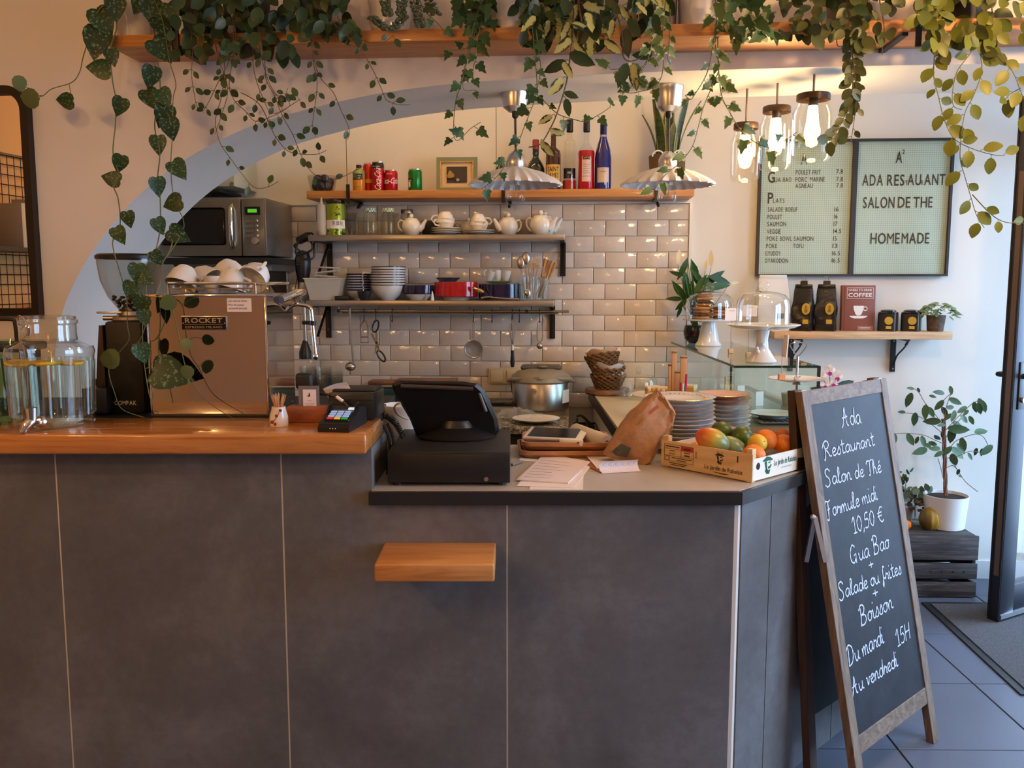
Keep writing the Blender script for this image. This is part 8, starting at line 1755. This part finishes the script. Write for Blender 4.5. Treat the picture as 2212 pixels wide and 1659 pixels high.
# gourd, mini pumpkin, vase, small pot plant
p = PY(2008, 4.10, zcr + .0); gm, nt, b = newmat('striped_gourd_skin'); setp(b, srgb(200, 150, 40), .4); sx = nt.nodes.new('ShaderNodeSeparateXYZ'); tcg = nt.nodes.new('ShaderNodeTexCoord'); nt.links.new(tcg.outputs['Generated'], sx.inputs[0]); nt.links.new(ramp(nt, sx.outputs['X'], [(.15, srgb(96, 84, 34)), (.5, srgb(176, 140, 48)), (.85, srgb(206, 158, 50))]), b.inputs['Base Color'])
t = thing('gourd', 'green and yellow ribbed gourd on the crate before the white pot', 'gourd', p); part('skin', MB().lathe([(0, 0), (.03, .002), (.045, .02), (.049, .045), (.043, .075), (.025, .096), (.009, .104), (0, .104)], 40, flute=lambda k, n, r, z: .05 * math.cos(k / n * 2 * math.pi * 10)), gm, t); part('stalk', MB().tube([(0, 0, .102), (.002, 0, .118), (0, 0, .126)], [.006, .005, .006], 8), plain('pale_stalk', srgb(190, 170, 130), .7), t)
t = thing('mini_pumpkin', 'small orange pumpkin half hidden by the sandwich board', 'pumpkin', PY(1953, 4.10, zcr)); part('skin', MB().lathe([(0, 0), (.02, 0), (.031, .015), (.03, .032), (.014, .042), (0, .038)], 32, flute=lambda k, n, r, z: .06 * math.cos(k / n * 2 * math.pi * 8)), plain('orange_pumpkin', srgb(226, 120, 34), .45), t); part('stalk', MB().tube([(0, 0, .038), (.003, 0, .05)], .004, 7), M['round_wood'], t)
p = PY(1976, 4.20, zcr); t = thing('flower_vase', 'clear glass vase of grey-green eucalyptus and dried seed heads', 'vase', p); hv = at(1976, 1085, Y=4.2).z - zcr
part('glass_body', MB().lathe([(0, .003), (.045, .002), (.05, .012), (.026, hv * .7), (.03, hv), (.028, hv), (.024, hv * .7), (.046, .014), (0, .008)], 28), M['glass_thick'], t)
for k in range(9):
    a = rnd.uniform(1962, 2010); b = rnd.uniform(1050, 1082); e = at(a, b, Y=4.2 + rnd.uniform(-.04, .04)); part('stem', MB().tube(spline([(0, 0, .02), (0, 0, hv), e - Vector(p)], 5), .0013, 5), stemb, t)
    for q in range(3): put_leaf('eucalyptus', t, e + Vector((rnd.uniform(-.02, .02), rnd.uniform(-.02, .02), rnd.uniform(-.03, .01))), imgdir(rnd.uniform(0, 360)), 18 * mpp(e), jit=.7)
sd = plain('dried_seed', srgb(96, 80, 66), .8); sdm = MB().sphere((0, 0, 0), .008, 7, 5).mesh('seed_head', sd)
for k in range(26): part('seed_head', sdm, None, t, at(rnd.uniform(1963, 2002), rnd.uniform(1070, 1105), Y=4.19 + rnd.uniform(-.04, .02)) - Vector(p))
p = PY(1950, 4.24, zcr); t = thing('small_potted_plant', 'small leafy plant in a lilac-white pot behind the sandwich board', 'plant', p); hs = at(1950, 1092, Y=4.24).z - zcr; part('pot', MB().lathe([(0, 0), (.035, 0), (.05, hs), (.047, hs), (.044, hs - .01), (0, hs - .01)], 24), plain('lilac_pot', srgb(206, 200, 214), .4), t)
for k in range(30):
    a = rnd.uniform(1934, 1966); b = rnd.uniform(1018, 1085); e = at(a, b, Y=4.24 + rnd.uniform(-.03, .03)); put_leaf('ficus', t, e, imgdir(rnd.uniform(0, 360)), 14 * mpp(e), jit=.8)
for k in range(5): part('stem', MB().tube([(0, 0, hs - .01), at(rnd.uniform(1940, 1962), rnd.uniform(1020, 1050), Y=4.24) - Vector(p)], .0015, 5), stemb, t)
# bushy succulent on the pine shelf
p = PW(2020, 4.31, ZQ); t = thing('shelf_succulent', 'bushy pale green plant in a bark-textured pot at the shelf end', 'plant', p); part('pot', MB().lathe([(0, 0), (.034, 0), (.036, .004), (.042, .075), (.039, .075), (.036, .065), (0, .06)], 24, flute=lambda k, n, r, z: .04 * math.sin(k * 2.9) * math.sin(z * 60 + k)), plain('bark_pot', srgb(92, 78, 70), .85, var=.3, vscale=40, bmp=.8, bscale=50), t)
L['sh'] = leaf_mesh('succulent_leaf', OVAL, mats=leafmat('pale_green_leaf', srgb(108, 134, 92), srgb(140, 164, 118)))
for k in range(110):
    an = rnd.uniform(0, 6.28); q = rnd.random() ** .6; e = Vector(p) + Vector((.085 * q * math.cos(an) + .008, .05 * q * math.sin(an) - .01, .085 + .045 * (1 - q * q) - .02 * q * rnd.random())); put_leaf('sh', t, e, Vector((math.cos(an), math.sin(an) * .6, .15 - .7 * q * rnd.random())), .028, face=(0, -.6, 1), jit=.6)
# orchid behind the sandwich board
Yo = 3.7; p = PY(1792, Yo, ZR0 - .0); p = Vector((1.14, 3.55, ZR0)); t = thing('orchid', 'white and magenta orchid sprig behind the sandwich board', 'plant', p); O_ = lambda a, b: at(a, b, Y=3.55)
part('pot', MB().lathe([(0, 0), (.04, 0), (.05, .08), (.047, .08), (0, .07)], 24), M['white'], t)
pw = MB(); pet = leaf_mesh('petal', ROUND, mats=plain('white_petal', srgb(226, 216, 214), .6)); lip = leaf_mesh('lip', ROUND, mats=plain('magenta_lip', srgb(186, 40, 140), .5)); L['pet'] = pet; L['lip'] = lip
for a, b in ((1775, 812), (1792, 800), (1800, 826), (1782, 830), (1808, 812)):
    c = O_(a, b); m = mpp(c)
    for k in range(5): put_leaf('pet', t, c, imgdir(72 * k + a), 14 * m, jit=.25)
    put_leaf('lip', t, c + Vector((0, -.006, -.004)), imgdir(90), 10 * m, jit=.2); part('stem', MB().tube(spline([(0, 0, .07), O_(1785, 850) - p, c - p], 5), .0014, 5), stemm, t)
for a, b, s, g_ in ((1822, 835, 55, -25), (1770, 845, 40, 200), (1800, 850, 50, 10)): c = O_(a, b); put_leaf('vgreen', t, c - imgdir(g_) * s * mpp(c) * .5, imgdir(g_), s * mpp(c), jit=.3)
# peace lily at the back of the case
p = PY(1502, 4.20, ZT); t = thing('peace_lily', 'peace lily in a black and red pot at the wall end of the glass case', 'plant', p); part('pot', MB().lathe([(0, 0), (.03, 0), (.05, .02), (.058, .055), (.05, .085), (.046, .085), (0, .075)], 30), plain('black_glazed_pot', (.012, .01, .01), .2), t)
rp = plain('red_glaze', srgb(170, 40, 30), .3)
for k in range(10): a = 2 * math.pi * k / 10; part('red_flame', MB().grid(lambda i, j: ((.032 + .0265 * math.sin(j * 1.35)) * math.cos(a + (i - .5) * .62 * (1 - j)), (.032 + .0265 * math.sin(j * 1.35)) * math.sin(a + (i - .5) * .62 * (1 - j)), .002 + .048 * j), 3, 6), rp, t)
for a, b, s, ang in ((1477, 580, 52, 110), (1462, 592, 36, 195), (1483, 612, 62, 80), (1502, 590, 66, 70), (1508, 598, 46, 50), (1540, 602, 66, -30), (1555, 603, 60, 15), (1548, 618, 62, -8), (1468, 630, 60, 55), (1459, 645, 40, 185), (1468, 673, 30, 110), (1492, 628, 55, 100), (1520, 620, 55, -45), (1500, 640, 50, 60), (1480, 640, 50, 120), (1525, 635, 46, -20), (1510, 615, 60, -70), (1495, 660, 40, 100), (1475, 655, 44, 140), (1530, 650, 40, 20)):
    c = at(a, b, Y=4.2 + rnd.uniform(-.06, .05)); m = mpp(c); d = imgdir(ang, rnd.uniform(-.2, .2)).normalized(); base = c - d * s * m * .5; put_leaf('lily', t, base, d, s * m, jit=.4); part('petiole', MB().tube(spline([(rnd.uniform(-.015, .015), 0, .07), ((base - p) * .6) + Vector((0, 0, .03)), base - p], 4), .0018, 5), plain('lily_stem', srgb(70, 110, 50), .5) if 'lst' not in M else M['lst'], t)
L['spathe'] = leaf_mesh('spathe', LANCE, mats=plain('cream_spathe', srgb(214, 206, 170), .5))
for a, b, a2, b2 in ((1464, 572, 1468, 545), (1536, 578, 1535, 548), (1523, 585, 1525, 565), (1576, 612, 1592, 610), (1514, 630, 1518, 615)):
    c = at(a, b, Y=4.2); e = at(a2, b2, Y=4.2); part('flower_stem', MB().tube(spline([(0, 0, .07), (c - p) * .6 + Vector((0, 0, .02)), c - p], 5), .0013, 5), stemm, t); put_leaf('spathe', t, c, e - c, (e - c).length * 1.3, jit=.3)
# ---------------------------------------------------------------- warm pendants over the seating area (behind the camera)
M['lit_bulb'] = emit('lit_filament_bulb', WARM, 20.0)
for i, (x, y, z) in enumerate(LAMPS):
    t = thing('room_pendant', ['warm bare-bulb pendant over the seats behind the photographer, left one', 'warm bare-bulb pendant over the seats behind the photographer, right one', 'warm bare-bulb pendant beside the left wall', 'warm bare-bulb pendant over the aisle by the shop window'][i], 'pendant lamp', (x, y, z), group='room pendants')
    part('bulb', MB().sphere((0, 0, 0), .05), M['lit_bulb'], t); part('socket', MB().lathe([(0, .045), (.02, .045), (.02, .1), (0, .1)], 12), M['black'], t)
    part('cord', MB().tube([(0, 0, .1), (0, 0, CEIL - z)], .004), M['black'], t)
    L = bpy.data.lights.new('warm_lamp', 'POINT'); L.energy = LAMP_W * (1.9 if i == 3 else 1); L.color = WARM; L.shadow_soft_size = .05
    lo = bpy.data.objects.new('warm_lamp', L); link(lo, t); lo.location = (0, 0, -.07)
